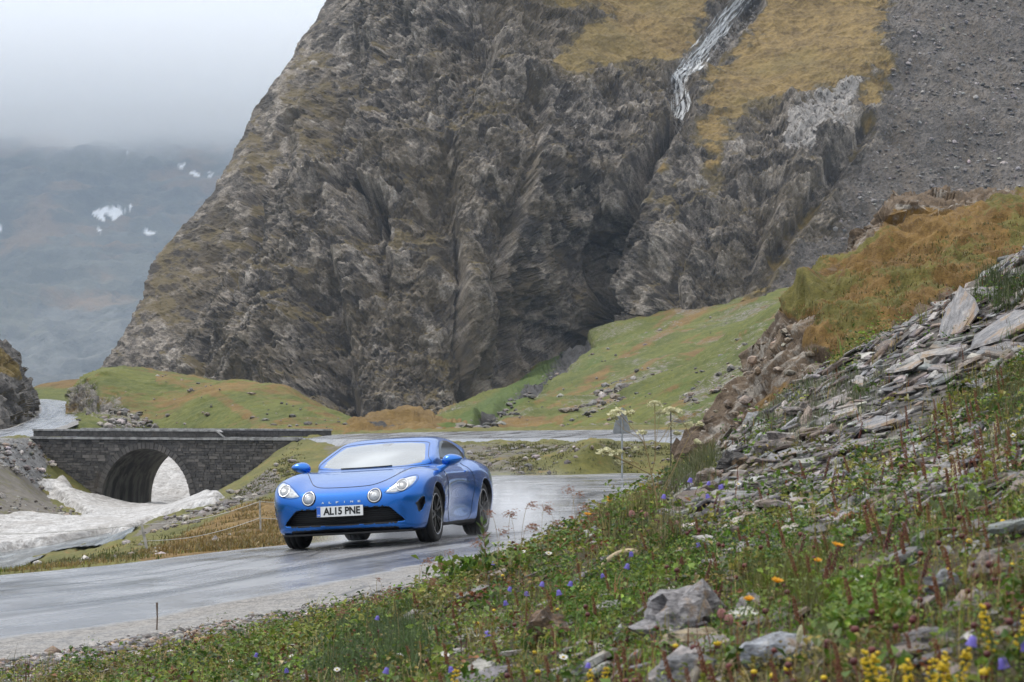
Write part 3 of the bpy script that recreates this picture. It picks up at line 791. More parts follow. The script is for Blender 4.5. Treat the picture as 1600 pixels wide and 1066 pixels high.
if BN[..., 1].mean() > 0: BN = -BN
wob = fbm(BASE, .05, 3, 90) * 14
wpx = PXb + wob + fbm(BASE, .25, 3, 91) * 10; wpy = PYb + fbm(BASE, .06, 3, 92) * 12 + fbm(BASE, .3, 3, 95) * 9
def area(poly, soft=12, k=1.0): return sstep(soft, -soft, poly_sd(wpx, wpy, poly) * 1.0) * k
ragged = fbm(BASE, .035, 4, 87) * 46 + fbm(BASE, .15, 3, 86) * 16
grassA = [(868, 100), (905, 60), (955, 25), (830, 5), (830, -120), (1150, -120), (1120, 0), (1085, 60), (1040, 96), (985, 84), (930, 88), (900, 110)]
grassB = [(1180, -120), (1400, -120), (1392, 20), (1385, 120), (1340, 118), (1300, 150), (1240, 165), (1180, 180), (1150, 215), (1160, 260), (1110, 262), (1090, 240), (1095, 190), (1075, 185), (1100, 140), (1150, 60)]
grassC = [(1340, 130), (1388, 120), (1375, 180), (1340, 200)]
screeP = [(1388, -120), (1395, 100), (1372, 180), (1330, 280), (1290, 370), (1220, 440), (1165, 500), (1200, 560), (1900, 560), (1900, -120)]
paleP = [(1235, 185), (1275, 160), (1338, 118), (1345, 150), (1322, 205), (1260, 260), (1225, 250)]
paleQ = [(1232, 45), (1290, 38), (1285, 70), (1245, 72)]
paleR = [(790, 40), (880, 30), (895, 70), (860, 110), (820, 120), (780, 90)]
FALL = [(1178, -20), (1140, 22), (1112, 62), (1084, 98), (1064, 120), (1066, 150), (1062, 186)]
CHAS = [(1062, 186), (1050, 215), (1022, 255), (985, 300), (972, 326)]
gA = np.maximum(np.maximum(sstep(22, -22, poly_sd(wpx, wpy, grassA) + ragged), sstep(26, -26, poly_sd(wpx, wpy, grassB) + ragged)), area(grassC, 16))
gA = np.clip(gA + (gA > .02) * (gA < .98) * fbm(BASE, .35, 4, 89) * .9, 0, 1)
for pg in ([(1225, 345), (1260, 300), (1310, 290), (1290, 335), (1240, 360)], [(1180, 430), (1200, 380), (1250, 365), (1240, 410), (1200, 445)], [(1130, 510), (1160, 450), (1215, 430), (1190, 480), (1150, 520)], [(1085, 215), (1130, 200), (1150, 260), (1110, 300), (1085, 260)], [(1330, 200), (1375, 190), (1350, 240), (1325, 250)], [(990, 300), (1040, 260), (1060, 290), (1010, 330)], [(1030, 400), (1070, 380), (1080, 420), (1040, 430)]):
    gA = np.maximum(gA, np.clip(area(pg, 26) * (.62 + fbm(BASE, .3, 4, 88)), 0, .8))
scree = sstep(45, -45, poly_sd(wpx, wpy, screeP) + fbm(BASE, .05, 4, 94) * 70)
pale = np.maximum(area([(780, 50), (900, 40), (985, 190), (960, 290), (900, 310), (850, 220)], 40, .52), .8 * sstep(24, 6, line_d(wpx, wpy, FALL)))
pale = np.maximum(pale, np.maximum(area(paleP, 8), area(paleQ, 8, .9)), area(paleR, 14, .8))
gA = gA * sstep(14, 26, line_d(wpx, wpy, FALL))
rocky = 1 - np.maximum(gA, scree * .95)
# big forms
ax = np.array([.45, .25, -.85])            # the beds dip steeply to the right
ax /= np.linalg.norm(ax)
Q = BASE - (BASE @ ax)[..., None] * ax * .45       # stretched along the dip
rib = fbm(BASE * [1, 1, .42] + fbm(BASE, .03, 2, 60)[..., None] * [9, 0, 0], .034, 3, 70, ridged=True)
rib2 = fbm(BASE * [1, 1, .6] + fbm(BASE, .1, 2, 62)[..., None] * [3, 0, 2], .10, 4, 71, ridged=True)
swell = fbm(BASE, .018, 3, 72)
w1, c1, e1 = worley(BASE + fbm(BASE, .2, 2, 73)[..., None] * 1.5, .30, 11, .9)
w2, c2, e2 = worley(BASE * [1, 1, .85] + fbm(BASE, .6, 2, 74)[..., None] * .5, .62, 12, 1.0)
w3, c3, e3 = worley(BASE, 1.5, 13, 1.0)
sn = np.array([.80, .2, .45]); sn /= np.linalg.norm(sn)
sc_ = BASE @ sn + fbm(BASE, .03, 3, 75) * 4 + fbm(BASE, .4, 2, 76) * .5
bed = (sc_ / 2.1) % 1.0; bed2 = (sc_ / .8) % 1.0
bedh = np.minimum(bed / .8, (1 - bed) / .2) - .5; bedh2 = np.minimum(bed2 / .75, (1 - bed2) / .25) - .5
bedm = sstep(-.25, .30, fbm(BASE, .05, 3, 77))
d = swell * 7 + (rib - .4) * 5.5 * (.35 + .65 * rocky) + (rib2 - .4) * 2.2 * (.2 + .8 * rocky)
kd = 1 - .55 * sstep(130, 20, line_d(wpx, wpy, [(985, 320), (955, 420), (950, 500), (900, 540), (740, 560), (715, 380)]))
d = d + rocky * kd * (fbm(BASE, .16, 4, 97) * 1.5 + w1 * .58 + w2 * .46 + w3 * .27 + fbm(BASE, .7, 4, 99, ridged=True) * .55 + fbm(BASE, 1.8, 3, 98) * .22 + bedm * (bedh * .8 + bedh2 * .42))
d = d + scree * (fbm(BASE, .35, 4, 78) * .5 + w3 * .2) + gA * (fbm(BASE, .25, 4, 79, ridged=True) * .8 + 0.3)
# steps: the rock left of a line stands back
def step_left(line, amt, soft, reach):
    P = np.array(line, float)
    o = np.argsort(P[:, 1])
    xl = np.interp(wpy, P[o, 1], P[o, 0])
    inside = sstep(P[:, 1].min() - 30, P[:, 1].min() + 10, wpy) * sstep(P[:, 1].max() + 30, P[:, 1].max() - 10, wpy)
    dx = xl - wpx
    return -amt * sstep(-soft, soft, dx) * sstep(reach, soft, dx) * inside
d = d + step_left([(565, 70), (528, 225), (405, 338), (338, 416), (268, 545), (250, 590)], 8, 16, 140)
d = d + step_left([(795, 0), (765, 110), (715, 250), (700, 330), (716, 400), (720, 480), (755, 590), (790, 650)], 4, 14, 110)
d = d + step_left([(640, 120), (560, 290), (600, 350), (604, 430)], 4, 9, 60)
d = d + step_left([(520, 420), (540, 560), (560, 640)], 5, 8, 90)
d = d + step_left([(855, 150), (830, 260), (800, 380), (830, 500), (815, 600)], 4, 8, 80)
d = d + step_left([(1130, 330), (1060, 420), (1040, 520), (1020, 600)], 5, 10, 70)
d = d + step_left([(1215, 300), (1180, 420), (1130, 520)], 4, 10, 80)
def groove(line, w, amt):
    return -amt * sstep(w, w * .2, line_d(wpx, wpy, line))
d = d + groove(FALL + CHAS, 26, 4.5) + groove(CHAS, 12, 4) + groove([(556, 284), (588, 308), (602, 352)], 9, 6) + groove([(430, 192), (448, 172)], 11, 6) + groove([(706, 330), (720, 480), (762, 600), (786, 650)], 9, 2)
d = d + groove([(420, 215), (405, 310), (370, 420), (300, 540)], 34, 6) + groove([(1345, 215), (1260, 330), (1190, 430)], 18, 3)
# the cave: deep, with a sharp right wall and an overhanging roof
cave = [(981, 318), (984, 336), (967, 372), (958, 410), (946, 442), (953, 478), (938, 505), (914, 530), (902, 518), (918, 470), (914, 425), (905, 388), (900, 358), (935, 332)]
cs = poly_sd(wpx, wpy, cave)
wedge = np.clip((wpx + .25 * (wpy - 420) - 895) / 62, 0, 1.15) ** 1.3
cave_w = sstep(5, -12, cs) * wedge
d = d - cave_w * (13 + 5 * w1 + 3 * w2)
lip = sstep(12, 3, line_d(wpx, wpy, [(885, 358), (930, 325), (972, 306)])) * (1 - sstep(0, 4, -cs))
d = d + lip * 1.6
hollow = sstep(80, -20, poly_sd(wpx, wpy, [(955, 345), (935, 500), (905, 525), (850, 510), (800, 470), (820, 410), (870, 370)])) * (wpx < 962)
# a pale slab leaning at the foot of the hollow
d = d + .7 * sstep(9, 2, line_d(wpx, wpy, [(822, 484), (868, 502), (912, 524)]))
d = d - hollow * 1.5
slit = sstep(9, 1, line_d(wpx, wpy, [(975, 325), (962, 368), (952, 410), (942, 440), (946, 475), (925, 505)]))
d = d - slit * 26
d = d * (.30 + .70 * sstep(.0, .10, np.repeat(U, nv, 0)))
P = BASE + BN * d[..., None]
# wrap the left flank round to the back
wrapn = 14
k = np.arange(wrapn, 0, -1)[None, :, None]
flank = P[:, :1] + k * np.array([3.0, 13.0, 0.0]) + (k > 6) * (k - 6) * np.array([9.0, 6, 0]) 
flank[..., 2] -= (np.arange(wrapn, 0, -1)[None] ** 1.3) * .5
P = np.concatenate([flank, P], 1)
NN = grid_normals(P)
if NN[..., 1].mean() > 0: NN = -NN
def padl(a, v=0.0): return np.concatenate([np.full((nv, wrapn), v), a], 1)
nz = NN[..., 2]
def blur(a, n=2):
    for _ in range(n):
        a = (a + np.roll(a, 1, 0) + np.roll(a, -1, 0) + np.roll(a, 1, 1) + np.roll(a, -1, 1)) / 5
    return a
tuft = sstep(.46, .76, blur(nz, 4) + .40 * fbm(P, .06, 4, 93)) * .56
att = {'grass': np.maximum(padl(gA), tuft * (1 - padl(scree) * .8) * (1 - padl(pale)) * (1 - padl(cave_w, 0))),
       'scree': padl(scree), 'pale': np.maximum(padl(pale * .62), padl((c2 > .90) * .22) * (padl(rocky) > .5)),
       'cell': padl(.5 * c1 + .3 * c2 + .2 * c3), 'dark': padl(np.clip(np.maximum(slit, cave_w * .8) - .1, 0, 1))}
def cliff_material():
    M = Mat('cliff_rock')
    pos = M.pos()
    n_big = M.noise(.03, 5, .6); n_mid = M.noise(.22, 6, .68); n_fine = M.noise(1.4, 5, .7)
    def along(v):
        nd = M.n('VectorMath', operation='DOT_PRODUCT'); M.put(nd.inputs[0], pos); nd.inputs[1].default_value = v
        return nd.outputs['Value']
    bc = M.n('CombineXYZ')          # bedding: close layers across, long runs down the dip
    M.put(bc.inputs[0], M.math('ADD', along((.82 * 1.25, .2 * 1.25, .46 * 1.25)), M.math('MULTIPLY', M.noise(.05, 2, .5), 4.0)))
    M.put(bc.inputs[1], along((.46 * .5, .1 * .5, -.82 * .5))); M.put(bc.inputs[2], along((0, .5, 0)))
    bedn = M.noise(.9, 7, .72, vec=bc.outputs[0], dist=.1)
    v = M.math('ADD', M.math('ADD', M.math('MULTIPLY', n_mid, .28), M.math('MULTIPLY', n_fine, .22)), M.math('MULTIPLY', bedn, .36))
    v = M.math('ADD', v, M.math('MULTIPLY', M.math('SUBTRACT', M.attr('cell'), .5), .42))
    v = M.math('ADD', v, M.math('MULTIPLY', M.math('SUBTRACT', M.noise(3.6, 4, .75), .5), .42))
    c = M.mix(M.rng(v, .34, .68), (.052, .044, .037, 1), (.36, .315, .265, 1))
    c = M.mix(M.math('MULTIPLY', M.rng(v, .56, .67), .8), c, (.47, .445, .415, 1))
    # thin brown turf and lichen film in the hollows of the rock
    c = M.mix(M.math('MULTIPLY', M.rng(M.math('ADD', M.math('MULTIPLY', n_big, .5), M.math('MULTIPLY', n_mid, .5)), .45, .58), .58), c, (.090, .066, .032, 1))
    pl = M.rng(M.math('ADD', M.attr('pale'), M.math('MULTIPLY', M.math('SUBTRACT', M.math('ADD', M.math('MULTIPLY', bedn, .6), M.math('MULTIPLY', n_fine, .4)), .5), 2.2)), .42, .66)
    c = M.mix(pl, c, M.mix(n_fine, (.22, .205, .19, 1), (.48, .45, .42, 1)))
    sc2 = M.voronoi(.9, out='Color')
    st = M.mix(M.rng(M.math('ADD', M.math('MULTIPLY', n_mid, .4), M.math('MULTIPLY', M.noise(2.6, 4, .75), .6)), .36, .66), (.050, .044, .038, 1), (.185, .164, .146, 1))
    chute = M.noise(.16, 6, .65, stretch=(1.5, .6, .45))
    st = M.mix(M.math('MULTIPLY', M.rng(chute, .46, .60), .65), st, (.13, .105, .08, 1)); st = M.mix(M.math('MULTIPLY', M.rng(M.noise(1.1, 3, .7), .64, .70), .7), st, (.34, .33, .33, 1))
    c = M.mix(M.rng(M.math('ADD', M.attr('scree'), M.math('MULTIPLY', M.math('SUBTRACT', n_mid, .5), .8)), .35, .65), c, st)
    gcol = M.mix(M.rng(M.math('ADD', M.math('MULTIPLY', n_mid, .5), M.math('MULTIPLY', n_fine, .5)), .36, .64), (.100, .064, .020, 1), (.26, .178, .058, 1))
    gcol = M.mix(M.math('MULTIPLY', M.rng(n_big, .48, .62), .30), gcol, (.135, .115, .030, 1))
    gcol = M.mix(M.rng(M.attr('grass'), .62, .75), (.115, .088, .040, 1), gcol)
    gf = M.rng(M.math('ADD', M.attr('grass'), M.math('MULTIPLY', M.math('SUBTRACT', M.math('ADD', M.math('MULTIPLY', n_mid, .55), M.math('MULTIPLY', n_fine, .45)), .5), 1.3)), .40, .62)
    c = M.mix(gf, c, gcol)
    wetdark = M.math('MULTIPLY', M.attr('dark'), .8)  # shade of the cave and its slit, painted into the rock colour
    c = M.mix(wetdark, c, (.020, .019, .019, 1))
    nrm = M.bump(bedn, .4, .5)
    nrm = M.bump(n_fine, .8, .35, nrm)
    nrm = M.bump(M.noise(5, 3, .7), .6, .10, nrm)
    M.set(Base_Color=c, Roughness=.8, Normal=nrm)
    M.bsdf.inputs['Specular IOR Level'].default_value = .35
    return M.m
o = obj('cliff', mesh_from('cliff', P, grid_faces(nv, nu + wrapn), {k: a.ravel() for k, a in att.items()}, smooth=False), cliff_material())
tag(o, 'steep grey brown rock mountainside with a dark cave', kind='structure')

# the waterfall: strands of white water down the gully
CL = P[:, wrapn:]
cpx, cpy = proj(CL)
cyk = cpx.ravel(), cpy.ravel(), CL.reshape(-1, 3)
def cliff_at(px, py):
    px = np.atleast_1d(px); py = np.atleast_1d(py); out = []
    for a, b in zip(px, py):
        k = np.argsort((cyk[0] - a) ** 2 + (cyk[1] - b) ** 2)[:4]
        q = cyk[2][k]; out.append(q[np.argmin(q[:, 1])])
    return np.array(out)
M = Mat('white_water')
M.set(Base_Color=M.mix(M.rng(M.noise(.9, 5, .7, stretch=(2, 1, .5)), .38, .6), (.22, .24, .26, 1), (.70, .72, .74, 1)), Roughness=.35)
parts = []
r2 = np.random.default_rng(2)
for k in range(7):
    t0 = r2.uniform(0, .75); t1 = min(1, t0 + r2.uniform(.12, .4))
    c = spline(FALL, 60)[int(t0 * 59):int(t1 * 59) + 1]
    if len(c) < 4: continue
    wdt = np.interp(c[:, 1], [-20, 60, 100, 130, 160, 190], [15, 17, 21, 14, 20, 13])
    offx = r2.normal(0, .46)
    c = c + np.stack([wdt * (offx + .25 * np.sin(np.linspace(0, 5, len(c)) + k)), 0 * wdt], 1)
    q = cliff_at(c[:, 0], c[:, 1]); q[:, 1] = np.convolve(np.pad(q[:, 1], 2, mode='edge'), np.ones(5) / 5, 'valid')
    q = q + np.array([0, -.75, .1])
    rad = r2.uniform(.05, .16) * np.sin(np.linspace(.25, np.pi - .25, len(q))) * (1 + .4 * r2.normal(size=len(q)).clip(-1, 1))
    parts.append(tube_arrays(q, np.abs(rad) + .03, 5))
# the veil: a thin broken sheet of water over the wet rock
cl_ = spline(FALL, 80); wv = np.interp(cl_[:, 1], [-20, 60, 100, 130, 160, 190], [13, 15, 19, 12, 17, 9])
wa = np.linspace(-1, 1, 13)
vx = cl_[:, None, 0] + wv[:, None] * wa[None] + fbm(np.stack([cl_[:, 1] / 30, 0 * cl_[:, 1], 0 * cl_[:, 1]], -1), 1, 3, 5)[:, None] * 8
vy = np.repeat(cl_[:, 1:2], 13, 1) + wa[None] * wv[:, None] * .45
vq = cliff_at(vx.ravel(), vy.ravel()).reshape(80, 13, 3)
for _ in range(3): vq[1:-1] = (vq[:-2] + vq[1:-1] + vq[2:]) / 3
vq[..., 1] -= .55
WM = Mat('water_veil')
WM.set(Base_Color=(.66, .68, .69, 1), Roughness=.75)
uv = WM.n('CombineXYZ'); WM.put(uv.inputs[0], WM.math('MULTIPLY', WM.attr('wa'), 4.5)); WM.put(uv.inputs[1], WM.math('MULTIPLY', WM.attr('wl'), 9.0))
al = WM.rng(WM.math('ADD', WM.noise(1.0, 6, .68, vec=uv.outputs[0], dist=.5), WM.math('MULTIPLY', WM.math('ABSOLUTE', WM.attr('wa')), -.14)), .36, .56, 0, .9)
trn = WM.n('BsdfTransparent'); mxs = WM.n('MixShader'); WM.put(mxs.inputs[0], al)
WM.t.links.new(trn.outputs[0], mxs.inputs[1]); WM.t.links.new(WM.bsdf.outputs[0], mxs.inputs[2]); WM.t.links.new(mxs.outputs[0], WM.out.inputs['Surface'])
VEIL = (vq, WM.m, {'wa': np.repeat(wa[None], 80, 0).ravel(), 'wl': np.repeat(np.linspace(0, 1, 80)[:, None], 13, 1).ravel()})
V, F = join_arrays(parts)
o = obj('waterfall', mesh_from('waterfall', V, F), M.m); tag(o, 'white waterfall running down the gully of the cliff', kind='structure')
obj('water_veil', mesh_from('water_veil', VEIL[0], grid_faces(80, 13), VEIL[2]), VEIL[1], o)

# ------------------------------------------------------------------ the far mountain
fm_rows = [[(-400, 660, 2625), (-100, 655, 2625), (200, 650, 2625), (600, 640, 2625)], [(-400, 560, 3062), (-100, 560, 3062), (200, 552, 3080), (600, 540, 3115)], [(-400, 430, 3605), (-100, 425, 3605), (200, 420, 3640), (600, 410, 3675)], [(-400, 290, 4200), (-100, 285, 4200), (200, 280, 4235), (600, 270, 4252)], [(-400, 196, 4620), (-100, 190, 4620), (200, 188, 4638), (600, 180, 4655)], [(-400, 184, 4760), (-100, 178, 4760), (200, 176, 4778), (600, 168, 4795)], [(-400, 240, 5425), (-100, 240, 5425), (200, 235, 5425), (600, 230, 5425)]]
snowp = [[(141, 331), (158, 326), (166, 324), (180, 324), (197, 330), (186, 338), (177, 345), (172, 337), (162, 335), (163, 347), (152, 339)], [(224, 361), (230, 360), (243, 364), (236, 368), (228, 368)], [(296, 269), (303, 267), (315, 274), (309, 277)], [(278, 258), (288, 257), (287, 262), (280, 262)], [(324, 267), (334, 271), (328, 272)], [(152, 358), (159, 359), (156, 362)], [(-4, 355), (3, 356), (1, 362), (-4, 362)], [(325, 275), (330, 275), (328, 279)], [(202, 321), (206, 321), (204, 326)], [(272, 235), (277, 236), (274, 239)], [(198, 235), (204, 236), (200, 238)]]
def fm_mask(px, py, V, N, e):
    sd = np.full(px.shape, 1e9)
    for p_ in snowp: sd = np.minimum(sd, poly_sd(px, py, p_))
    return {'snow': sstep(1.2, -.8, sd + fbm(V, .03, 3, 4) * 1.5), 'ochre': .35 + .9 * fbm(V, .004, 4, 12), 'cliffy': .9 * sstep(14, -14, poly_sd(px, py, [(-400, 500), (200, 490), (600, 480), (600, 620), (-400, 640)]) + fbm(V, .01, 4, 13) * 90)}
fm_mat = Mat('far_mountain')
c = fm_mat.mix(fm_mat.rng(fm_mat.noise(.007, 6, .65), .38, .62), (.045, .046, .032, 1), (.10, .098, .075, 1))
c = fm_mat.mix(fm_mat.rng(fm_mat.math('ADD', fm_mat.attr('ochre'), fm_mat.math('MULTIPLY', fm_mat.math('SUBTRACT', fm_mat.noise(.011, 5, .65), .5), 1.2)), .4, .7), c, (.15, .10, .055, 1))
c = fm_mat.mix(fm_mat.math('MULTIPLY', fm_mat.rng(fm_mat.attr('cliffy'), .3, .7), .6), c, fm_mat.mix(fm_mat.rng(fm_mat.noise(.018, 6, .7, stretch=(1.5, 1, .5)), .4, .62), (.035, .036, .036, 1), (.13, .13, .125, 1)))
c = fm_mat.mix(fm_mat.attr('snow'), c, (.85, .87, .9, 1))
fm_mat.set(Base_Color=c, Roughness=.9, Normal=fm_mat.bump(fm_mat.noise(.018, 6, .7), .8, 20.0))
hill('far_mountain', fm_rows, 380, 330, fm_mat.m, fm_mask, lambda V: (fbm(V, .0023, 5, 14) * 70 * sstep(190, 250, proj(V)[1]) + fbm(V, .007, 4, 18, ridged=True) * 26 + fbm(V, .03, 3, 19) * 8, None), 'hazy far mountain with small snow patches')
# ------------------------------------------------------------------ stone bridge
B0 = np.array([-23.55, 109.85]); BE = np.array([.94, -.341]); BI = np.array([.341, .94]); BW = 4.9
def bs(px):
    k = (px - 800) / FPX
    return (k * B0[1] - B0[0]) / (BE[0] - k * BE[1])
def bz(px, py):
    q = B0 + BE * bs(px)
    return float(at(px, py, q[1])[2])
stone = Mat('dark_bridge_stone')
ni = stone.noise(2.2, 5, .65); nl = stone.noise(9, 4, .6)
cc = stone.mix(stone.rng(stone.math('ADD', stone.math('MULTIPLY', ni, .5), stone.math('MULTIPLY', nl, .5)), .38, .62), (.028, .026, .025, 1), (.085, .079, .074, 1))
cc = stone.mix(stone.math('MULTIPLY', stone.rng(stone.noise(.5, 4, .6), .55, .7), .5), cc, (.10, .075, .05, 1))
cc = stone.mix(stone.math('MULTIPLY', stone.attr('shade'), .8), cc, (.17, .155, .14, 1))
stone.set(Base_Color=cc, Roughness=.75, Normal=stone.bump(nl, .5, .04)); STONE = stone.m
conc = Mat('streaked_concrete')
st_ = conc.noise(2.4, 6, .65, stretch=(1, 1, .16)); 
cc = conc.mix(conc.rng(st_, .40, .62), (.03, .027, .024, 1), (.155, .145, .125, 1))
conc.set(Base_Color=cc, Roughness=.7, Normal=conc.bump(conc.noise(8, 4, .6), .3, .03)); CONC = conc.m
cope = Mat('coping_stone')
cope.set(Base_Color=cope.mix(cope.rng(cope.noise(3, 5, .65), .4, .6), (.16, .155, .15, 1), (.34, .335, .325, 1)), Roughness=.45); COPE = cope.m
bridge = empty('stone_bridge', (B0[0], B0[1], -3.0), math.atan2(BE[1], BE[0]), 'dark stone arch bridge over the snowy stream', 'bridge')
zo = 3.0          # parts are given as (s along the face, w into the bridge, z)
s_end = bs(467); z_top = bz(300, 671.5); z_low = bz(420, 684.2); z_led0 = bz(200, 686.8); z_led1 = bz(200, 683.2); z_bot = bz(232, 800) - .8
a0, a1 = bs(160), bs(299); ac = (a0 + a1) / 2; ah = (a1 - a0) / 2; z_sp = bz(232, 790); rise = bz(232, 701) - z_sp
th = np.linspace(np.pi, 0, 37)
arc = [(ac + ah * math.cos(t), z_sp + rise * abs(math.sin(t)) ** .92) for t in th]
# spandrel walls and barrel
outl = [(-.6, z_bot), (a0, z_bot)] + arc + [(a1, z_bot), (s_end + 2.5, z_bot), (s_end + 2.5, z_led0), (-.6, z_led0)]
bm = bmesh.new()
f0 = [bm.verts.new((s, 0, z + zo)) for s, z in outl]; f1 = [bm.verts.new((s, BW, z + zo)) for s, z in outl]
n = len(outl)
a = bm.faces.new(f0); b = bm.faces.new(f1[::-1])
for k in range(n):
    f = bm.faces.new((f0[k], f1[k], f1[(k + 1) % n], f0[(k + 1) % n]))
    if 1 <= k <= 38: f.material_index = 1
bm.normal_update(); bmesh.ops.triangulate(bm, faces=[a, b]); bmesh.ops.recalc_face_normals(bm, faces=bm.faces)
me = bpy.data.meshes.new('wall'); bm.to_mesh(me); bm.free()
me.materials.append(STONE); me.materials.append(CONC)
obj('wall', me, None, bridge)
rb = np.random.default_rng(21)
# arch ring, one object per stone
for k in range(36):
    t0, t1 = th[k], th[k + 1]
    pts = []
    for t, e in ((t0, 0), (t1, 0), (t1, .30), (t0, .30)):
        t_ = t + (.006 if t == t0 else -.006) * -1
        pts.append((ac + (ah + e) * math.cos(t_), z_sp + (rise + e) * abs(math.sin(t_)) ** .92 + (0 if e == 0 else 0)))
    pr = -.05 - rb.uniform(0, .025)
    V = [(s, pr, z + zo) for s, z in pts] + [(s, .25, z + zo) for s, z in pts]
    me = mesh_from('voussoir', V, np.array([(3, 2, 1, 0), (0, 1, 5, 4), (1, 2, 6, 5), (2, 3, 7, 6), (3, 0, 4, 7)]), {'shade': np.full(8, rb.uniform(.15, .7))}, smooth=False)
    obj('voussoir', me, STONE, bridge)
# coursed rubble of the near face: several hundred stones, a few pixels each
V = []; F = []; SH = []
def stone_quad(V, F, SH, s0, s1, z0, z1, pr, back=.06, w0=0.0, sign=-1):
    j = lambda: rb.uniform(-.018, .018)
    n0 = len(V)
    for (s, z) in ((s0, z0), (s1, z0), (s1, z1), (s0, z1)): V.append((s, w0 - sign * -back * 0 + (.02), z + zo))
    for (s, z) in ((s0 + .02, z0 + .015), (s1 - .02, z0 + .015), (s1 - .02, z1 - .015), (s0 + .02, z1 - .015)): V.append((s + j(), w0 + sign * pr, z + j() * .6 + zo))
    F.extend([[n0 + 4, n0 + 5, n0 + 6, n0 + 7]] + [[n0 + k, n0 + (k + 1) % 4, n0 + 4 + (k + 1) % 4, n0 + 4 + k] for k in range(4)])
    v = rb.random() ** 2.2 * (1.0 if rb.random() > .06 else 1.8); SH.extend([v] * 8)
z = z_bot + .8
while z < z_led0 - .06:
    hgt = rb.uniform(.09, .17); z1 = min(z + hgt, z_led0 - .01)
    s = -.6
    while s < s_end + 2.4:
        L_ = rb.uniform(.16, .48); s1 = s + L_
        def inarch(s_, z_): return z_ < z_sp + .25 and a0 - .3 < s_ < a1 + .3 or (((s_ - ac) / (ah + .30)) ** 2 + (max(0, z_ - z_sp) / (rise + .30)) ** 2 < 1)
        if not any(inarch(q, w) for q in (s, (s + s1) / 2, s1) for w in (z, z1)):
            stone_quad(V, F, SH, s, s1, z, z1, rb.uniform(.004, .06))
        s = s1
    z = z1
rub = obj('stonework', mesh_from('stonework', V, np.array(F), {'shade': SH}, smooth=False), STONE, bridge); rub['kind'] = 'stuff'
# ledge, parapets, copings
def bbox_part(name, lo, hi, mat, bev=.0):
    V = []; F = []
    mbx(V, F, [(p + q) / 2 for p, q in zip(lo, hi)], [q - p for p, q in zip(lo, hi)])
    return obj(name, mesh_from(name, np.array(V) + [0, 0, zo], np.array(F), smooth=False), mat, bridge)
s_full = bs(338); s_step = bs(352)
x = -.25
while x < s_end - .05:
    x1 = min(x + rb.uniform(.9, 1.2), s_end)
    bbox_part('ledge_stone', (x + .006, -.16, z_led0), (x1 - .006, .22, z_led1 + rb.uniform(-.01, .01)), COPE); x = x1
# near parapet: full height, sloping end, then a low kerb
V = [(s, w, z + zo) for w in (-.02, .34) for s, z in ((-.15, z_led1 + .012), (s_end, z_led1 + .012), (s_end, z_low - .05), (s_step, z_low - .05), (s_full, z_top - .09), (-.15, z_top - .09))]
bm = bmesh.new(); vs = [bm.verts.new(v) for v in V]
fa = bm.faces.new(vs[:6]); fb_ = bm.faces.new(vs[6:][::-1])
for k in range(6): bm.faces.new((vs[k], vs[6 + k], vs[6 + (k + 1) % 6], vs[(k + 1) % 6]))
bm.normal_update(); bmesh.ops.triangulate(bm, faces=[fa, fb_]); bmesh.ops.recalc_face_normals(bm, faces=bm.faces)
me = bpy.data.meshes.new('parapet'); bm.to_mesh(me); bm.free(); obj('parapet', me, STONE, bridge)
cp = [(-.2, z_top - .088), (s_full + .02, z_top - .088), (s_step + .02, z_low - .048), (s_end + .05, z_low - .048)]
def coping(s0, z0, s1, z1, w0, w1, t=.085):
    V = [(s0 + .006, w0, z0 + zo), (s1 - .006, w0, z1 + zo), (s1 - .006, w0, z1 + t + zo), (s0 + .006, w0, z0 + t + zo)]
    V = V + [(s, w1, z) for s, w, z in V]
    obj('coping_stone', mesh_from('coping_stone', V, np.array([(3, 2, 1, 0), (4, 5, 6, 7), (0, 1, 5, 4), (1, 2, 6, 5), (2, 3, 7, 6), (3, 0, 4, 7)]), smooth=False), COPE, bridge)
for (p, q) in zip(cp[:-1], cp[1:]):
    m = max(1, int(round((q[0] - p[0]) / 1.05)))
    for k in range(m):
        t0, t1 = k / m, (k + 1) / m
        coping(p[0] + (q[0] - p[0]) * t0, p[1] + (q[1] - p[1]) * t0, p[0] + (q[0] - p[0]) * t1, p[1] + (q[1] - p[1]) * t1, -.07, .39)
# far parapet
fe = s_end - .55
bbox_part('parapet', (-.15, BW - .36, z_led1), (fe, BW, z_top - .09), STONE)
m = 13
for k in range(m): coping(-.2 + (fe + .25) * k / m, z_top - .087, -.2 + (fe + .25) * (k + 1) / m, z_top - .087, BW - .41, BW + .05)
bbox_part('deck', (-.6, .3, z_led0 - .1), (s_end + 2.5, BW - .36, z_led1 - .06), ROAD_MAT)

# ------------------------------------------------------------------ wire fence between road and stream
wood = plain('weathered_post', (.34, .33, .31, 1), .8, 0, .3, 12)
wire_m = plain('fence_wire', (.42, .42, .41, 1), .5, .4)
fence = empty('wire_fence', (-6.5, 36, 0), 0, 'thin wire fence on pale stakes along the verge', 'fence')
fence_posts = []
for (bx, by, tx, ty, Y, r_) in ((-150, 905, -158, 828, 37, .022), (234, 880, 221, 818, 37.5, .026), (407, 862, 406, 782, 37.5, .016), (560, 838, 560, 766, 40, .02)):
    p0 = at(bx, by, Y); p1 = at(tx, ty, Y)
    gz_ = float(ground_h(p0[0], p0[1], False)); p0 = p0.copy(); p0[2] = min(p0[2], gz_) - .05
    P = np.linspace(p0, p1, 6) - np.array([-6.5, 36, 0]); P[2:4, 0] += .006
    tube('post', P, [r_, r_, r_ * .95, r_, r_ * .95, r_ * .9], wood, fence, 8)
    fence_posts.append(p1)
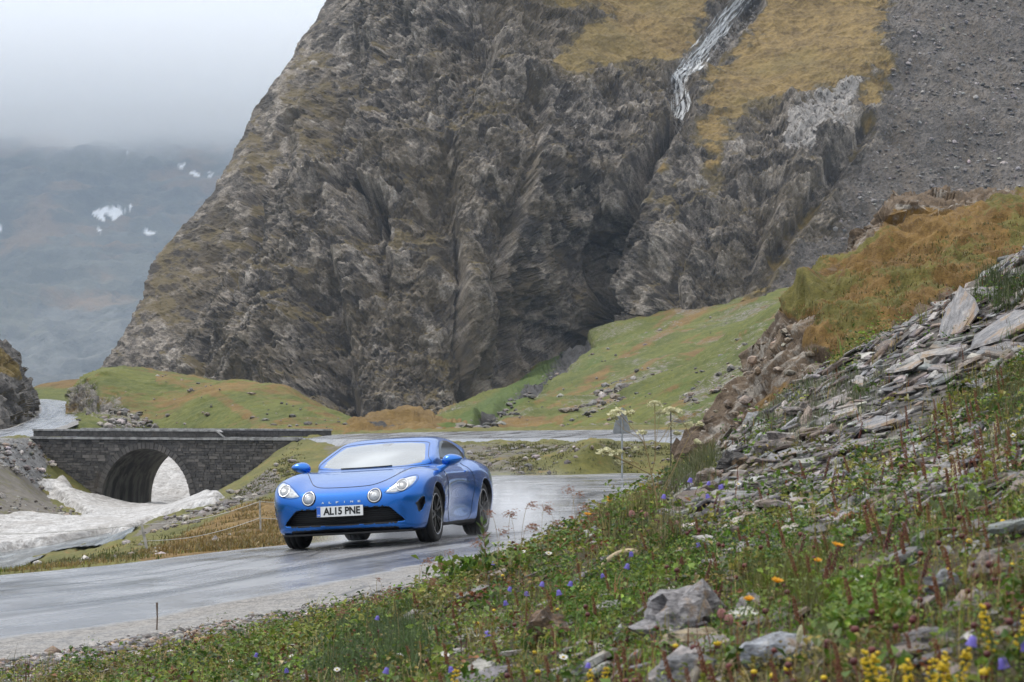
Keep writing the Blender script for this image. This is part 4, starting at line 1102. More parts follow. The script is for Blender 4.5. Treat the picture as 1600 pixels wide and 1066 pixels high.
for dz, nm in ((-.02, 'wire'), (-.30, 'wire')):
    for p, q in zip(fence_posts[:-1], fence_posts[1:]):
        t_ = np.linspace(0, 1, 14)[:, None]
        P = p * (1 - t_) + q * t_; P[:, 2] += dz - .10 * np.sin(np.pi * t_[:, 0])
        if dz < -.1 and p is fence_posts[0]: continue
        tube(nm, P - np.array([-6.5, 36, 0]), .0055, wire_m, fence, 4)

# ------------------------------------------------------------------ road sign seen from behind, marker stakes
zinc = plain('galvanised_steel', (.33, .35, .36, 1), .45, .5, .15, 8)
sp = at(972, 740, 60.0); sp[2] = float(ground_h(sp[0], sp[1], False))
sign = empty('road_sign', tuple(sp), R(8), 'grey back of a road sign on a steel post beside the upper road', 'road sign')
ztop = float(at(972, 637, 60.0)[2]) - sp[2]; zb_ = float(at(972, 678, 60.0)[2]) - sp[2]
tube('post', [(0, 0, -.3), (0, 0, ztop * .5), (0, 0, ztop)], .026, zinc, sign, 8)
hw_ = 14.5 / FPX * 60
bm = bmesh.new()
prof = [(-hw_ * .96, zb_), (hw_ * .96, zb_), (hw_, zb_ + .03), (hw_ * .42, ztop - .08), (hw_ * .25, ztop - .02), (-hw_ * .25, ztop - .02), (-hw_ * .42, ztop - .08), (-hw_, zb_ + .03)]
v0 = [bm.verts.new((x_, .035, z_)) for x_, z_ in prof]; v1 = [bm.verts.new((x_, .052, z_)) for x_, z_ in prof]
bm.faces.new(v0); bm.faces.new(v1[::-1])
for k in range(len(prof)): bm.faces.new((v0[k], v1[k], v1[(k + 1) % len(prof)], v0[(k + 1) % len(prof)]))
bmesh.ops.recalc_face_normals(bm, faces=bm.faces); me = bpy.data.meshes.new('sign_plate'); bm.to_mesh(me); bm.free()
obj('sign_plate', me, zinc, sign)
for k in range(6):
    z_ = zb_ + .05 + k * (ztop - zb_ - .12) / 6; w_ = hw_ * (1 - .50 * k / 5)
    V = []; F = []; mbx(V, F, (0, .028, z_), (w_ * 1.7, .012, .022)); obj('stiffener', mesh_from('stiffener', V, np.array(F), smooth=False), zinc, sign)
dark = plain('dark_stake', (.05, .045, .042, 1), .7)
for (px, y0, y1, Y, lab) in ((1048, 692, 641, 68, 'thin dark marker stake on the upper road edge right of the sign'),):
    p0 = at(px, y0, Y); p1 = at(px, y1, Y); gz_ = float(ground_h(p0[0], p0[1], False))
    o = tube('marker_stake', [(0, 0, -.2), (0.01, 0, (p1[2] - gz_) * .5), (0, 0, p1[2] - gz_)], .02, dark, None, 8); o.location = (p0[0], p0[1], gz_)
    tag(o, lab, 'stake')
# ------------------------------------------------------------------ the blue coupe
def surface_net(Fv, org, h):
    s = Fv < 0
    nx, ny, nz = Fv.shape
    cnt = np.zeros((nx - 1, ny - 1, nz - 1), np.uint8)
    for a in (0, 1):
        for b in (0, 1):
            for c in (0, 1):
                cnt += s[a:nx - 1 + a, b:ny - 1 + b, c:nz - 1 + c]
    act = (cnt > 0) & (cnt < 8)
    idx = np.full(act.shape, -1, np.int64)
    ii = np.argwhere(act); idx[act] = np.arange(len(ii))
    acc = np.zeros((len(ii), 3)); n = np.zeros(len(ii))
    cor = np.array([[a, b, c] for a in (0, 1) for b in (0, 1) for c in (0, 1)])
    for i, p in enumerate(cor):
        for q in cor[i + 1:]:
            if np.abs(p - q).sum() != 1: continue
            v0 = Fv[tuple((ii + p).T)]; v1 = Fv[tuple((ii + q).T)]
            m = (v0 < 0) != (v1 < 0)
            t = np.where(m, v0 / np.where(m, v0 - v1, 1), 0)
            acc += np.where(m[:, None], p + t[:, None] * (q - p), 0); n += m
    V = org + (ii + acc / n[:, None]) * h
    Q = []
    for ax in range(3):
        sl0 = [slice(None)] * 3; sl1 = [slice(None)] * 3
        sl0[ax] = slice(0, -1); sl1[ax] = slice(1, None)
        e = s[tuple(sl0)] != s[tuple(sl1)]
        b, c = [k for k in range(3) if k != ax]
        pts = np.argwhere(e)
        ok = (pts[:, b] > 0) & (pts[:, c] > 0) & (pts[:, b] < Fv.shape[b] - 1) & (pts[:, c] < Fv.shape[c] - 1)
        pts = pts[ok]
        def g(db, dc):
            p = pts.copy(); p[:, b] += db; p[:, c] += dc
            return idx[tuple(p.T)]
        quad = np.stack([g(-1, -1), g(0, -1), g(0, 0), g(-1, 0)], 1)
        flip = s[tuple(pts.T)] if ax != 1 else ~s[tuple(pts.T)]
        quad[~flip] = quad[~flip][:, ::-1]
        Q.append(quad)
    return V, np.concatenate(Q)
def smax(a, b, k):
    t = np.clip(0.5 + 0.5 * (a - b) / k, 0, 1)
    return b * (1 - t) + a * t + k * t * (1 - t)
def smin(a, b, k): return -smax(-a, -b, k)
def closed(pts, n=140, sharp=False):
    p = np.asarray(pts, float)
    return spline(np.concatenate([p, p[:1]]), n)[:-1] if not sharp else p

car_h = .0125
gx = np.arange(-2.2, 2.2, car_h); gy = np.arange(0, 1.0, car_h); gz = np.arange(.07, 1.32, car_h)
side = closed([(1.99, .165), (2.065, .205), (2.10, .25), (2.085, .33), (2.088, .43), (2.07, .52), (2.01, .59), (1.89, .652), (1.68, .715), (1.42, .768), (1.1, .815), (.8, .85), (.4, .875), (-.2, .885), (-.8, .905), (-1.3, .925), (-1.75, .91), (-2.0, .88), (-2.09, .83),
               (-2.10, .68), (-2.08, .48), (-2.02, .3), (-1.9, .2), (-1.6, .15), (-.8, .14), (.4, .14), (1.4, .14), (1.8, .145)])
plan = closed([(2.095, 0), (2.075, .3), (2.02, .52), (1.93, .69), (1.78, .81), (1.6, .87), (1.35, .893), (1.05, .893), (.6, .872), (.1, .865), (-.4, .872), (-.9, .893), (-1.3, .90), (-1.6, .885), (-1.88, .81), (-2.04, .66), (-2.1, .4), (-2.11, 0), (-2.1, -.4), (-1.6, -.9), (0, -.9), (1.6, -.9), (2.07, -.3)])
sect = closed([(0, .13), (.5, .13), (.79, .14), (.835, .20), (.855, .33), (.885, .46), (.90, .57), (.893, .67), (.86, .76), (.78, .83), (.62, .88), (.3, .92), (0, .935), (-.3, .92), (-.78, .84), (-.9, .6), (-.85, .3), (-.79, .14), (-.5, .13)])
cside = closed([(1.02, .76), (.86, .845), (.60, .935), (.3, 1.04), (.0, 1.135), (-.2, 1.19), (-.45, 1.222), (-.7, 1.218), (-1.0, 1.16), (-1.3, 1.07), (-1.6, .965), (-1.85, .89), (-1.9, .80), (-.6, .6)])
cplan = closed([(.98, 0), (.93, .3), (.80, .53), (.58, .68), (.25, .745), (-.2, .755), (-.7, .74), (-1.15, .68), (-1.55, .57), (-1.85, .4), (-1.9, 0), (-1.85, -.4), (-1.1, -.7), (.2, -.75), (.8, -.53)])
csect = closed([(0, .6), (.78, .6), (.775, .78), (.735, .88), (.67, 1.0), (.60, 1.115), (.53, 1.185), (.40, 1.222), (.2, 1.236), (0, 1.24), (-.2, 1.236), (-.53, 1.185), (-.7, .95), (-.775, .78), (-.78, .6)])
def p2(a, b, poly): return poly_sd(a[:, None] + 0 * b[None], b[None] + 0 * a[:, None], poly)
S = p2(gx, gz, side)[:, None, :]; Pn = p2(gx, gy, plan)[:, :, None]; Sc = p2(gy, gz, sect)[None]
body = smax(smax(S, Pn, .10), Sc, .09)
X3, Y3, Z3 = gx[:, None, None], gy[None, :, None], gz[None, None, :]
def ell(c, r):
    q = np.sqrt(((X3 - c[0]) / r[0]) ** 2 + ((Y3 - c[1]) / r[1]) ** 2 + ((Z3 - c[2]) / r[2]) ** 2)
    return (q - 1) * min(r)
# raised front wings over the wheels, wide rear haunches
body = smin(body, ell((1.22, .665, .50), (.78, .235, .325)), .09)
body = smin(body, ell((-1.22, .66, .52), (.80, .252, .40)), .10)
# scooped flanks between the wheels
body = smax(body, -ell((-.05, 1.17, .40), (.95, .335, .30)), .12)
cab = smax(smax(p2(gx, gz, cside)[:, None, :], p2(gx, gy, cplan)[:, :, None], .05), p2(gy, gz, csect)[None], .04)
body = smin(body, cab, .035)
solid = body.copy()
black = np.zeros(body.shape, bool)
def cut(shape, keep_k=.012):
    global body, black
    black |= (shape < .004) 
    body = smax(body, -shape, keep_k)
FAX, RAX, FZ, RZ = 1.21, -1.21, .313, .322
for ax_, az, r_ in ((FAX, FZ, .347), (RAX, RZ, .356)):
    cyl = np.sqrt((X3 - ax_) ** 2 + (Z3 - az) ** 2) - r_
    cut(np.maximum(cyl, .60 - Y3) + 0 * body)
def recess(poly, depth, xmin):
    q = poly_sd(Y3 + 0 * Z3, Z3 + 0 * Y3, poly)
    cut(np.maximum(np.maximum(q, -(solid + depth)), xmin - X3))
GRILLE = [(-.10, .255), (.655, .262), (.675, .275), (.545, .405), (.50, .42), (-.10, .42)]
recess(GRILLE, .07, 1.3)
recess([(.852, .515), (.802, .445), (.814, .355), (.825, .365), (.849, .43)], .06, 1.2)
full = np.concatenate([body[:, :0:-1], body], 1); fb = np.concatenate([black[:, :0:-1], black], 1)
org = np.array([gx[0], -gy[-1], gz[0]])
CV, CF = surface_net(full.astype(np.float64), org, car_h)
G = np.stack(np.gradient(full.astype(np.float32), car_h), -1)
def samp(arr, P):
    q = np.clip((P - org) / car_h, 0, np.array(full.shape) - 1.001); i = q.astype(int); f = q - i
    out = 0
    for a in (0, 1):
        for b in (0, 1):
            for c in (0, 1):
                w = (f[:, 0] if a else 1 - f[:, 0]) * (f[:, 1] if b else 1 - f[:, 1]) * (f[:, 2] if c else 1 - f[:, 2])
                v = arr[i[:, 0] + a, i[:, 1] + b, i[:, 2] + c]
                out = out + (w[:, None] * v if v.ndim == 2 else w * v)
    return out
E = np.concatenate([CF[:, [0, 1]], CF[:, [1, 2]], CF[:, [2, 3]], CF[:, [3, 0]]])
deg = np.bincount(E.ravel(), minlength=len(CV)).astype(float)
for it in range(4):
    acc = np.stack([np.bincount(E[:, 0], CV[E[:, 1], k], len(CV)) + np.bincount(E[:, 1], CV[E[:, 0], k], len(CV)) for k in range(3)], 1)
    CV = .5 * CV + .5 * acc / deg[:, None]
    for _ in range(2):
        g_ = samp(G, CV); v_ = samp(full, CV)
        CV = CV - np.clip(v_ / ((g_ ** 2).sum(1) + 1e-6), -.01, .01)[:, None] * g_
vb = samp(fb.astype(np.float32), CV) > .35
under = (CV[:, 2] < .162) | ((CV[:, 2] < .205) & (CV[:, 0] > 1.6) & (np.abs(CV[:, 1]) < .60)) | ((CV[:, 2] < .20) & (np.abs(CV[:, 0]) < .85))
vb |= under
fmat = vb[CF].sum(1) >= 2

# materials
M = Mat('blue_paint')
fl = M.noise(900, 2, .5)
M.set(Base_Color=M.mix(M.rng(fl, .35, .65), (0, .118, .46, 1), (.001, .142, .55, 1)), Metallic=.72, Roughness=.27, Coat_Weight=.75, Coat_Roughness=.02)
drops = M.rng(M.voronoi(160), .22, .34, 1, 0)
PAINT = M.m
BLACK = plain('black_plastic', (.008, .008, .009, 1), .55)
RUBBER = plain('tyre_rubber', (.012, .012, .012, 1), .75)
RIM = plain('dark_rim', (.030, .030, .030, 1), .30, .7)
CHROME = plain('polished_metal', (.62, .62, .63, 1), .18, 1.0, .04)
DISC = plain('brake_disc', (.25, .24, .23, 1), .4, .9)
LENS = Mat('lamp_lens'); LENS = LENS.set(Base_Color=LENS.mix(LENS.rng(LENS.noise(30, 4), .4, .6), (.40, .43, .46, 1), (.62, .65, .68, 1)), Roughness=.16, Metallic=.25, Coat_Weight=1.0, Coat_Roughness=.02)
LENSD = plain('lamp_depth', (.30, .315, .335, 1), .15, .55)
SCREEN = Mat('misted_screen')
mist = SCREEN.noise(3.2, 5, .65); dr = SCREEN.rng(SCREEN.voronoi(120), .2, .36, 1, 0)
SCREEN.set(Base_Color=SCREEN.mix(SCREEN.rng(SCREEN.noise(1.3, 2, .4), .35, .65), (.17, .19, .20, 1), (.36, .39, .40, 1)), Roughness=.12, Coat_Weight=1.0, Coat_Roughness=.04, Normal=SCREEN.bump(dr, .08, .002))
SCREEN = SCREEN.m
DGLASS = Mat('side_glass'); DGLASS = DGLASS.set(Base_Color=DGLASS.mix(DGLASS.noise(2, 3), (.006, .008, .007, 1), (.022, .026, .024, 1)), Roughness=.08, IOR=1.25)
WHITE = plain('white_print', (.78, .79, .78, 1), .45, 0, .03)
PBLUE = plain('plate_blue', (.02, .12, .55, 1), .4)
INK = plain('plate_ink', (.006, .006, .006, 1), .5)

yaw = math.atan2(.203, .979)
fc = at(569.0, 852.5, 25.0)
fz = float(road_z(fc[0], fc[1]))
hdir = np.array([-math.sin(yaw), -math.cos(yaw)])
co = fc[:2] - hdir * 1.21
cz = float(road_z(*co)) + .006
car = empty('sports_car', (co[0], co[1], cz), 0, 'wet bright blue two seat coupe cornering on the wet road', 'car')
def rz_(p): return float(road_z(*p))
fwd = Vector((hdir[0], hdir[1], (rz_(co + hdir * 1.21) - rz_(co - hdir * 1.21)) / 2.42)).normalized()
lft2 = np.array([-hdir[1], hdir[0]])
lf = Vector((lft2[0], lft2[1], (rz_(co + lft2 * .78) - rz_(co - lft2 * .78)) / 1.56))
lf = (lf - fwd * lf.dot(fwd)).normalized()
up_ = fwd.cross(lf)
car.rotation_euler = Matrix((fwd, lf, up_)).transposed().to_euler()
me = mesh_from('body', CV, CF)
me.materials.append(PAINT); me.materials.append(BLACK)
me.polygons.foreach_set('material_index', fmat.astype(np.int32))
obj('body', me, None, car)
bvh = BVHTree.FromPolygons([tuple(v) for v in CV], [tuple(f) for f in CF])
def hit(o, d):
    r = bvh.ray_cast(Vector(o), Vector(d))
    return (r[0], r[1]) if r[0] is not None else (None, None)
def patch(name, outline, frm, mat, off=.004, rings=7, n=48, parent=car, dome=0.0):
    """skin lying on the bodywork inside an outline seen from the front ('x') or a side ('y','-y')"""
    o = np.asarray(outline, float)
    seg = np.concatenate([[0], np.cumsum(np.linalg.norm(np.diff(np.concatenate([o, o[:1]]), axis=0), axis=1))])
    cl = np.concatenate([o, o[:1]])
    t = np.linspace(0, seg[-1], n, endpoint=False)
    b = np.stack([np.interp(t, seg, cl[:, 0]), np.interp(t, seg, cl[:, 1])], 1)
    c = b.mean(0)
    V = []; last = None
    for r in range(rings + 1):
        s_ = r / rings
        for k in range(n if r else 1):
            q = c + (b[k] - c) * s_
            if frm == 'x': h_, nn = hit((4, q[0], q[1]), (-1, 0, 0))
            elif frm == 'y': h_, nn = hit((q[0], 3, q[1]), (0, -1, 0))
            elif frm == '-y': h_, nn = hit((q[0], -3, q[1]), (0, 1, 0))
            else: h_, nn = hit((q[0], q[1], 3), (0, 0, -1))
            if h_ is None: h_, nn = last
            last = (h_, nn)
            edge = off if r < rings else -.002
            V.append(h_ + nn * (edge + dome * (1 - s_ * s_)))
    F3 = [(0, 1 + k, 1 + (k + 1) % n) for k in range(n)]; F4 = []
    for r in range(1, rings):
        a = 1 + (r - 1) * n; b2 = 1 + r * n
        F4 += [(a + k, b2 + k, b2 + (k + 1) % n, a + (k + 1) % n) for k in range(n)]
    if frm in ('x', '-y'): pass
    me = mesh_from(name, [tuple(v) for v in V], [np.array(F3), np.array(F4)])
    bm = bmesh.new(); bm.from_mesh(me); bmesh.ops.recalc_face_normals(bm, faces=bm.faces)
    dirv = {'x': Vector((1, 0, 0)), 'y': Vector((0, 1, 0)), '-y': Vector((0, -1, 0)), 'z': Vector((0, 0, 1))}[frm]
    if sum(f.normal.dot(dirv) for f in bm.faces) < 0: bmesh.ops.reverse_faces(bm, faces=bm.faces)
    bm.to_mesh(me); bm.free()
    return obj(name, me, mat, parent)
def smooth_outline(p, n=40): return closed(p, n)
def seam(name, pts, frm, mat, r=.004, parent=car, n=60, off=.0):
    q = spline(pts, n); out = []
    for a, b in q:
        if frm == 'z': h_, nn = hit((a, b, 3), (0, 0, -1))
        elif frm == 'x': h_, nn = hit((4, a, b), (-1, 0, 0))
        elif frm == 'y': h_, nn = hit((a, 3, b), (0, -1, 0))
        else: h_, nn = hit((a, -3, b), (0, 1, 0))
        if h_ is not None: out.append(tuple(h_ + nn * off))
    return tube(name, out, r, mat, parent, 5)
scr = patch('windscreen', [(-.655, .885), (-.4, .868), (0, .862), (.4, .868), (.655, .885), (.60, .985), (.545, 1.075), (.50, 1.128), (.3, 1.15), (0, 1.158), (-.3, 1.15), (-.50, 1.128), (-.545, 1.075), (-.60, .985)], 'x', SCREEN, .003, 9, 80)
seam('seal', [(-.665, .882), (-.4, .862), (0, .856), (.4, .862), (.665, .882), (.612, .985), (.556, 1.078), (.508, 1.135), (.3, 1.158), (0, 1.166), (-.3, 1.158), (-.508, 1.135), (-.556, 1.078), (-.612, .985), (-.665, .882)], 'x', BLACK, .0035, scr, 120)
seam('wiper', [(-.34, .866), (-.05, .866), (.18, .870), (.26, .874)], 'x', BLACK, .006, scr, 24, .006)
patch('mirror_mount', [(.0, 1.105), (.075, 1.108), (.10, 1.14), (.08, 1.153), (-.06, 1.153), (-.07, 1.12)], 'x', LENSD, .006, 3, 24, scr)
for sgn, fr in ((1, 'y'), (-1, '-y')):
    w = patch('side_window', [(.36, .925), (.2, 1.01), (.0, 1.085), (-.2, 1.14), (-.42, 1.168), (-.65, 1.165), (-.88, 1.12), (-1.08, 1.03), (-1.13, .96), (-1.0, .93), (-.4, .915), (.1, .915)], fr, DGLASS, .003, 7, 60)
    seam('door_gap', [(.62, .80), (.60, .60), (.55, .30), (.50, .21)], fr, BLACK, .004)
    seam('door_gap', [(-.62, .88), (-.70, .70), (-.66, .45), (-.50, .22), (.3, .20)], fr, BLACK, .004)
    hd = patch('door_handle', [(-.36, .755), (-.36, .785), (-.55, .795), (-.56, .765)], fr, PAINT, .014, 3, 20)
    patch('emblem', [(.66, .735), (.625, .80), (.615, .80), (.60, .735), (.615, .735), (.628, .762), (.642, .735)], fr, CHROME, .006, 2, 28)
    patch('side_marker', [(.735, .505), (.75, .52), (.77, .515), (.765, .495), (.745, .49)], fr, LENS, .006, 2, 14)
    hl = patch('headlight', smooth_outline([(sgn * y, z) for y, z in [(.485, .578), (.54, .632), (.61, .685), (.69, .726), (.765, .742), (.79, .705), (.765, .645), (.70, .598), (.59, .568)]], 44), 'x', LENS, .006, 8, 44, car, .004)
    seam('lamp_surround', closed([(sgn * y, z) for y, z in [(.475, .574), (.535, .636), (.605, .691), (.685, .733), (.768, .750), (.80, .707), (.773, .64), (.705, .590), (.59, .560)]], 70), 'x', BLACK, .0028, hl, 70)
    def ring(name, cy_, cz_, r0, tube_r, mat, par, off=.006):
        th = np.linspace(0, 2 * np.pi, 33); pts = []
        for a in th:
            h_, nn = hit((4, cy_ + r0 * math.cos(a), cz_ + r0 * math.sin(a)), (-1, 0, 0))
            pts.append(tuple(h_ + nn * off))
        return tube(name, pts, tube_r, mat, par, 6)
    dc = sgn * .665, .643
    patch('reflector', [(dc[0] + .058 * math.cos(a), dc[1] + .056 * math.sin(a)) for a in np.linspace(0, 6.283, 24, endpoint=False)], 'x', LENSD, .012, 4, 24, hl)
    ring('trim_ring', dc[0], dc[1], .058, .007, CHROME, hl, .013)
    patch('bulb', [(dc[0] + .024 * math.cos(a), dc[1] + .024 * math.sin(a)) for a in np.linspace(0, 6.283, 20, endpoint=False)], 'x', WHITE, .018, 3, 20, hl)
    fc_ = sgn * .372, .548
    fl_ = patch('fog_lamp', [(fc_[0] +   .069 * math.cos(a), fc_[1] + .068 * math.sin(a)) for a in np.linspace(0, 6.283, 32, endpoint=False)], 'x', LENSD, .010, 5, 32, car, .006)
    ring('trim_ring', fc_[0], fc_[1], .067, .0075, CHROME, fl_, .012)
    ring('bezel', fc_[0], fc_[1], .077, .005, BLACK, fl_, .003)
    patch('reflector', [(fc_[0] + .040 * math.cos(a), fc_[1] + .039 * math.sin(a)) for a in np.linspace(0, 6.283, 20, endpoint=False)], 'x', LENS, .024, 3, 20, fl_)
    # door mirror on its stalk
    th = np.linspace(0, 2 * np.pi, 20, endpoint=False); ph = np.linspace(0, np.pi, 11)
    Vm = []
    for p_ in ph:
        for a in th:
            x_ = .085 * math.sin(p_) * math.cos(a); z_ = .072 * math.sin(p_) * math.sin(a); y_ = .118 * math.cos(p_)
            x_ *= 1.25 if x_ > 0 else .55
            z_ *= (1.0 - .28 * (y_ / .118)) * (1.0 if z_ > 0 else .85)
            Vm.append((.53 + x_ - .10 * abs(y_ + .118) * .6, sgn * (.905 + y_), .905 + z_ + .10 * y_))
    Fm = []
    for a in range(10):
        for b in range(20):
            Fm.append((a * 20 + b, a * 20 + (b + 1) % 20, (a + 1) * 20 + (b + 1) % 20, (a + 1) * 20 + b))
    dm = obj('door_mirror', mesh_from('door_mirror', Vm, np.array(Fm)), PAINT, car)
    me_ = dm.data; bm = bmesh.new(); bm.from_mesh(me_); bmesh.ops.remove_doubles(bm, verts=bm.verts, dist=1e-5); bmesh.ops.recalc_face_normals(bm, faces=bm.faces); bm.to_mesh(me_); bm.free()
    V_, F_ = tube_arrays(spline([(.60, sgn * .74, .80), (.575, sgn * .80, .825), (.545, sgn * .86, .865)], 8), [.05, .045, .04, .035, .032, .03, .03, .03], 8)
    obj('mirror_stalk', mesh_from('mirror_stalk', V_, F_), PAINT, dm)
seam('bonnet_gap', [(.86, .70), (1.1, .655), (1.35, .565), (1.58, .47), (1.76, .385), (1.845, .30), (1.872, .18), (1.88, 0), (1.872, -.18), (1.845, -.30), (1.76, -.385), (1.58, -.47), (1.35, -.565), (1.1, -.655), (.86, -.70)], 'z', INK, .0045, car, 120)
# grille mesh: thin bars standing in the opening
Vg = []; Fg = []
for k in range(7):
    z_ = .275 + k * .022
    hw = np.interp(z_, [.262, .42], [.66, .53])
    for y0, y1 in zip(np.linspace(-hw, hw, 13)[:-1], np.linspace(-hw, hw, 13)[1:]):
        ym = (y0 + y1) / 2
        xs = np.interp(abs(ym), [0, .3, .52, .69], [2.085, 2.065, 2.01, 1.92]) - .045
        sl = (np.interp(abs(y1), [0, .3, .52, .69], [2.085, 2.065, 2.01, 1.92]) - np.interp(abs(y0), [0, .3, .52, .69], [2.085, 2.065, 2.01, 1.92]))
        Vg_ = [(xs - sl / 2 - .006, y0, z_ - .003), (xs - sl / 2 + .006, y0, z_), (xs - sl / 2 - .006, y0, z_ + .003), (xs + sl / 2 - .006, y1, z_ - .003), (xs + sl / 2 + .006, y1, z_), (xs + sl / 2 - .006, y1, z_ + .003)]
        n0 = len(Vg); Vg += Vg_; Fg += [(n0, n0 + 1, n0 + 4, n0 + 3), (n0 + 1, n0 + 2, n0 + 5, n0 + 4), (n0 + 2, n0, n0 + 3, n0 + 5)]
obj('grille', mesh_from('grille', Vg, np.array(Fg), smooth=False), BLACK, car)
# splitter under the nose
Vs = []; Fs = []
ys = np.linspace(-.74, .74, 25)
for y in ys:
    xe = np.interp(abs(y), [0, .3, .52, .69, .8], [2.075, 2.05, 1.99, 1.90, 1.80])
    for x_, z_ in ((xe, .162), (xe, .178), (xe - .25, .178), (xe - .25, .150)):
        Vs.append((x_, y, z_ - .012))
for k in range(24):
    for j in range(4):
        Fs.append((k * 4 + j, k * 4 + (j + 1) % 4, k * 4 + 4 + (j + 1) % 4, k * 4 + 4 + j))
obj('splitter', mesh_from('splitter', Vs, np.array(Fs), smooth=False), BLACK, car)
# number plate
pl = empty('number_plate', (2.118, .0, .402)); pl.parent = car; pl.rotation_euler = (0, R(-4), 0)
V = []; F = []
mbx(V, F, (0, 0, 0), (.012, .52, .113)); obj('plate_board', mesh_from('plate_board', V, np.array(F), smooth=False), WHITE, pl)
V = []; F = []
mbx(V, F, (.0075, -.238, 0), (.004, .040, .107)); obj('country_band', mesh_from('country_band', V, np.array(F), smooth=False), PBLUE, pl)
def lettering(name, text, size, width, mat, parent, loc, depth=.002, bold=.0, flip=1):
    cu = bpy.data.curves.new(name, 'FONT'); cu.body = text; cu.size = size; cu.align_x = 'CENTER'; cu.align_y = 'CENTER'
    cu.extrude = depth; cu.offset = bold
    tmp = bpy.data.objects.new(name, cu); COL.objects.link(tmp)
    bpy.context.view_layer.update()
    me = bpy.data.meshes.new_from_object(tmp.evaluated_get(bpy.context.evaluated_depsgraph_get()))
    bpy.data.objects.remove(tmp)
    o = obj(name, me, mat, parent)
    xs = [v.co.x for v in me.vertices]; w = max(xs) - min(xs)
    if width:
        for v in me.vertices: v.co.x = (v.co.x - (max(xs) + min(xs)) / 2) * width / w
    o.rotation_euler = (R(90), 0, R(90)); o.location = loc
    return o
lettering('plate_text', 'AL15 PNE', .108, .415, INK, pl, (.0085, .022, -.001), .0015, .0035)
lettering('plate_text', 'GB', .020, .026, WHITE, pl, (.0105, -.238, -.036), .0008, .0005)
let = empty('badge_lettering', (0, 0, 0)); let.parent = car
for k, ch in enumerate('ALPINE'):
    y_ = -.205 + k * .082
    h_, nn = hit((4, y_, .497), (-1, 0, 0))
    if h_ is None: continue
    o = lettering('letter', ch, .028, .030 if ch != 'I' else .007, CHROME, let, tuple(h_ + nn * .004), .004, .0008)
    o.rotation_euler = (R(90) - math.asin(max(-1, min(1, nn.z))) * .9, 0, R(90) + math.atan2(nn.y, nn.x))
# wheels
def lathe(name, prof, n, mat, parent):
    """profile of (radius, y) turned about the axle"""
    th = np.linspace(0, 2 * np.pi, n, endpoint=False); m = len(prof)
    V = [(r * math.cos(a), y, r * math.sin(a)) for a in th for r, y in prof]
    F = [(i * m + j, ((i + 1) % n) * m + j, ((i + 1) % n) * m + j + 1, i * m + j + 1) for i in range(n) for j in range(m - 1)]
    return obj(name, mesh_from(name, V, np.array(F)), mat, parent)
def make_wheel(x, y, r, wd, sgn):
    w = empty('wheel', (x, y, r - .004)); w.parent = car
    hw = wd / 2; rr = r * .735
    lathe('tyre', [(rr, -hw * .85), (rr + .03, -hw * .98), (r - .025, -hw), (r - .006, -hw * .88), (r, -hw * .6), (r, -hw * .33), (r - .006, -hw * .32), (r - .006, -hw * .27), (r, -hw * .26), (r, hw * .26), (r - .006, hw * .27), (r - .006, hw * .32), (r, hw * .33), (r, hw * .6), (r - .006, hw * .88), (r - .025, hw), (rr + .03, hw * .98), (rr, hw * .85)], 56, RUBBER, w)
    ro = sgn * hw
    rim_parts = []
    lathe('rim', [(rr - .05, -ro * .8), (rr, -ro * .86), (rr - .012, -ro * .5), (rr - .02, ro * .5), (rr + .004, ro * .88), (rr + .006, ro * .95), (rr - .006, ro * .95), (rr - .014, ro * .80)], 56, RIM, w)
    lathe('brake_disc', [(.05, ro * .22), (.155, ro * .22), (.155, ro * .05), (.05, ro * .05)], 36, DISC, w)
    lathe('hub', [(.0, ro * .80), (.03, ro * .80), (.045, ro * .72), (.07, ro * .62), (.075, ro * .2)], 24, RIM, w)
    lathe('rim_lip', [(rr - .004, ro * .965), (rr + .002, ro * .985), (rr - .008, ro * .985), (rr - .010, ro * .965)], 56, CHROME, w)
    for k in range(5):
        V = []; F = []
        for off, r1, r2 in ((-.17, .05, rr - .008), (.17, .05, rr - .008)):
            a = k * 2 * np.pi / 5
            p0 = np.array([.055 * math.cos(a + off * .6), ro * .70, .055 * math.sin(a + off * .6)])
            p1 = np.array([(rr - .008) * math.cos(a + off * 1.5), ro * .86, (rr - .008) * math.sin(a + off * 1.5)])
            pm = (p0 + p1) / 2 + np.array([0, ro * .06, 0])
            Vt, Ft = tube_arrays([p0, pm, p1], [.017, .013, .012], 6)
            n0 = len(V); V += Vt.tolist(); F += (Ft + n0).tolist()
        obj('spoke', mesh_from('spoke', V, np.array(F)), RIM, w)
    return w
for sgn in (1, -1):
    make_wheel(FAX, sgn * .762, .313, .205, sgn)
    make_wheel(RAX, sgn * .752, .322, .24, sgn)
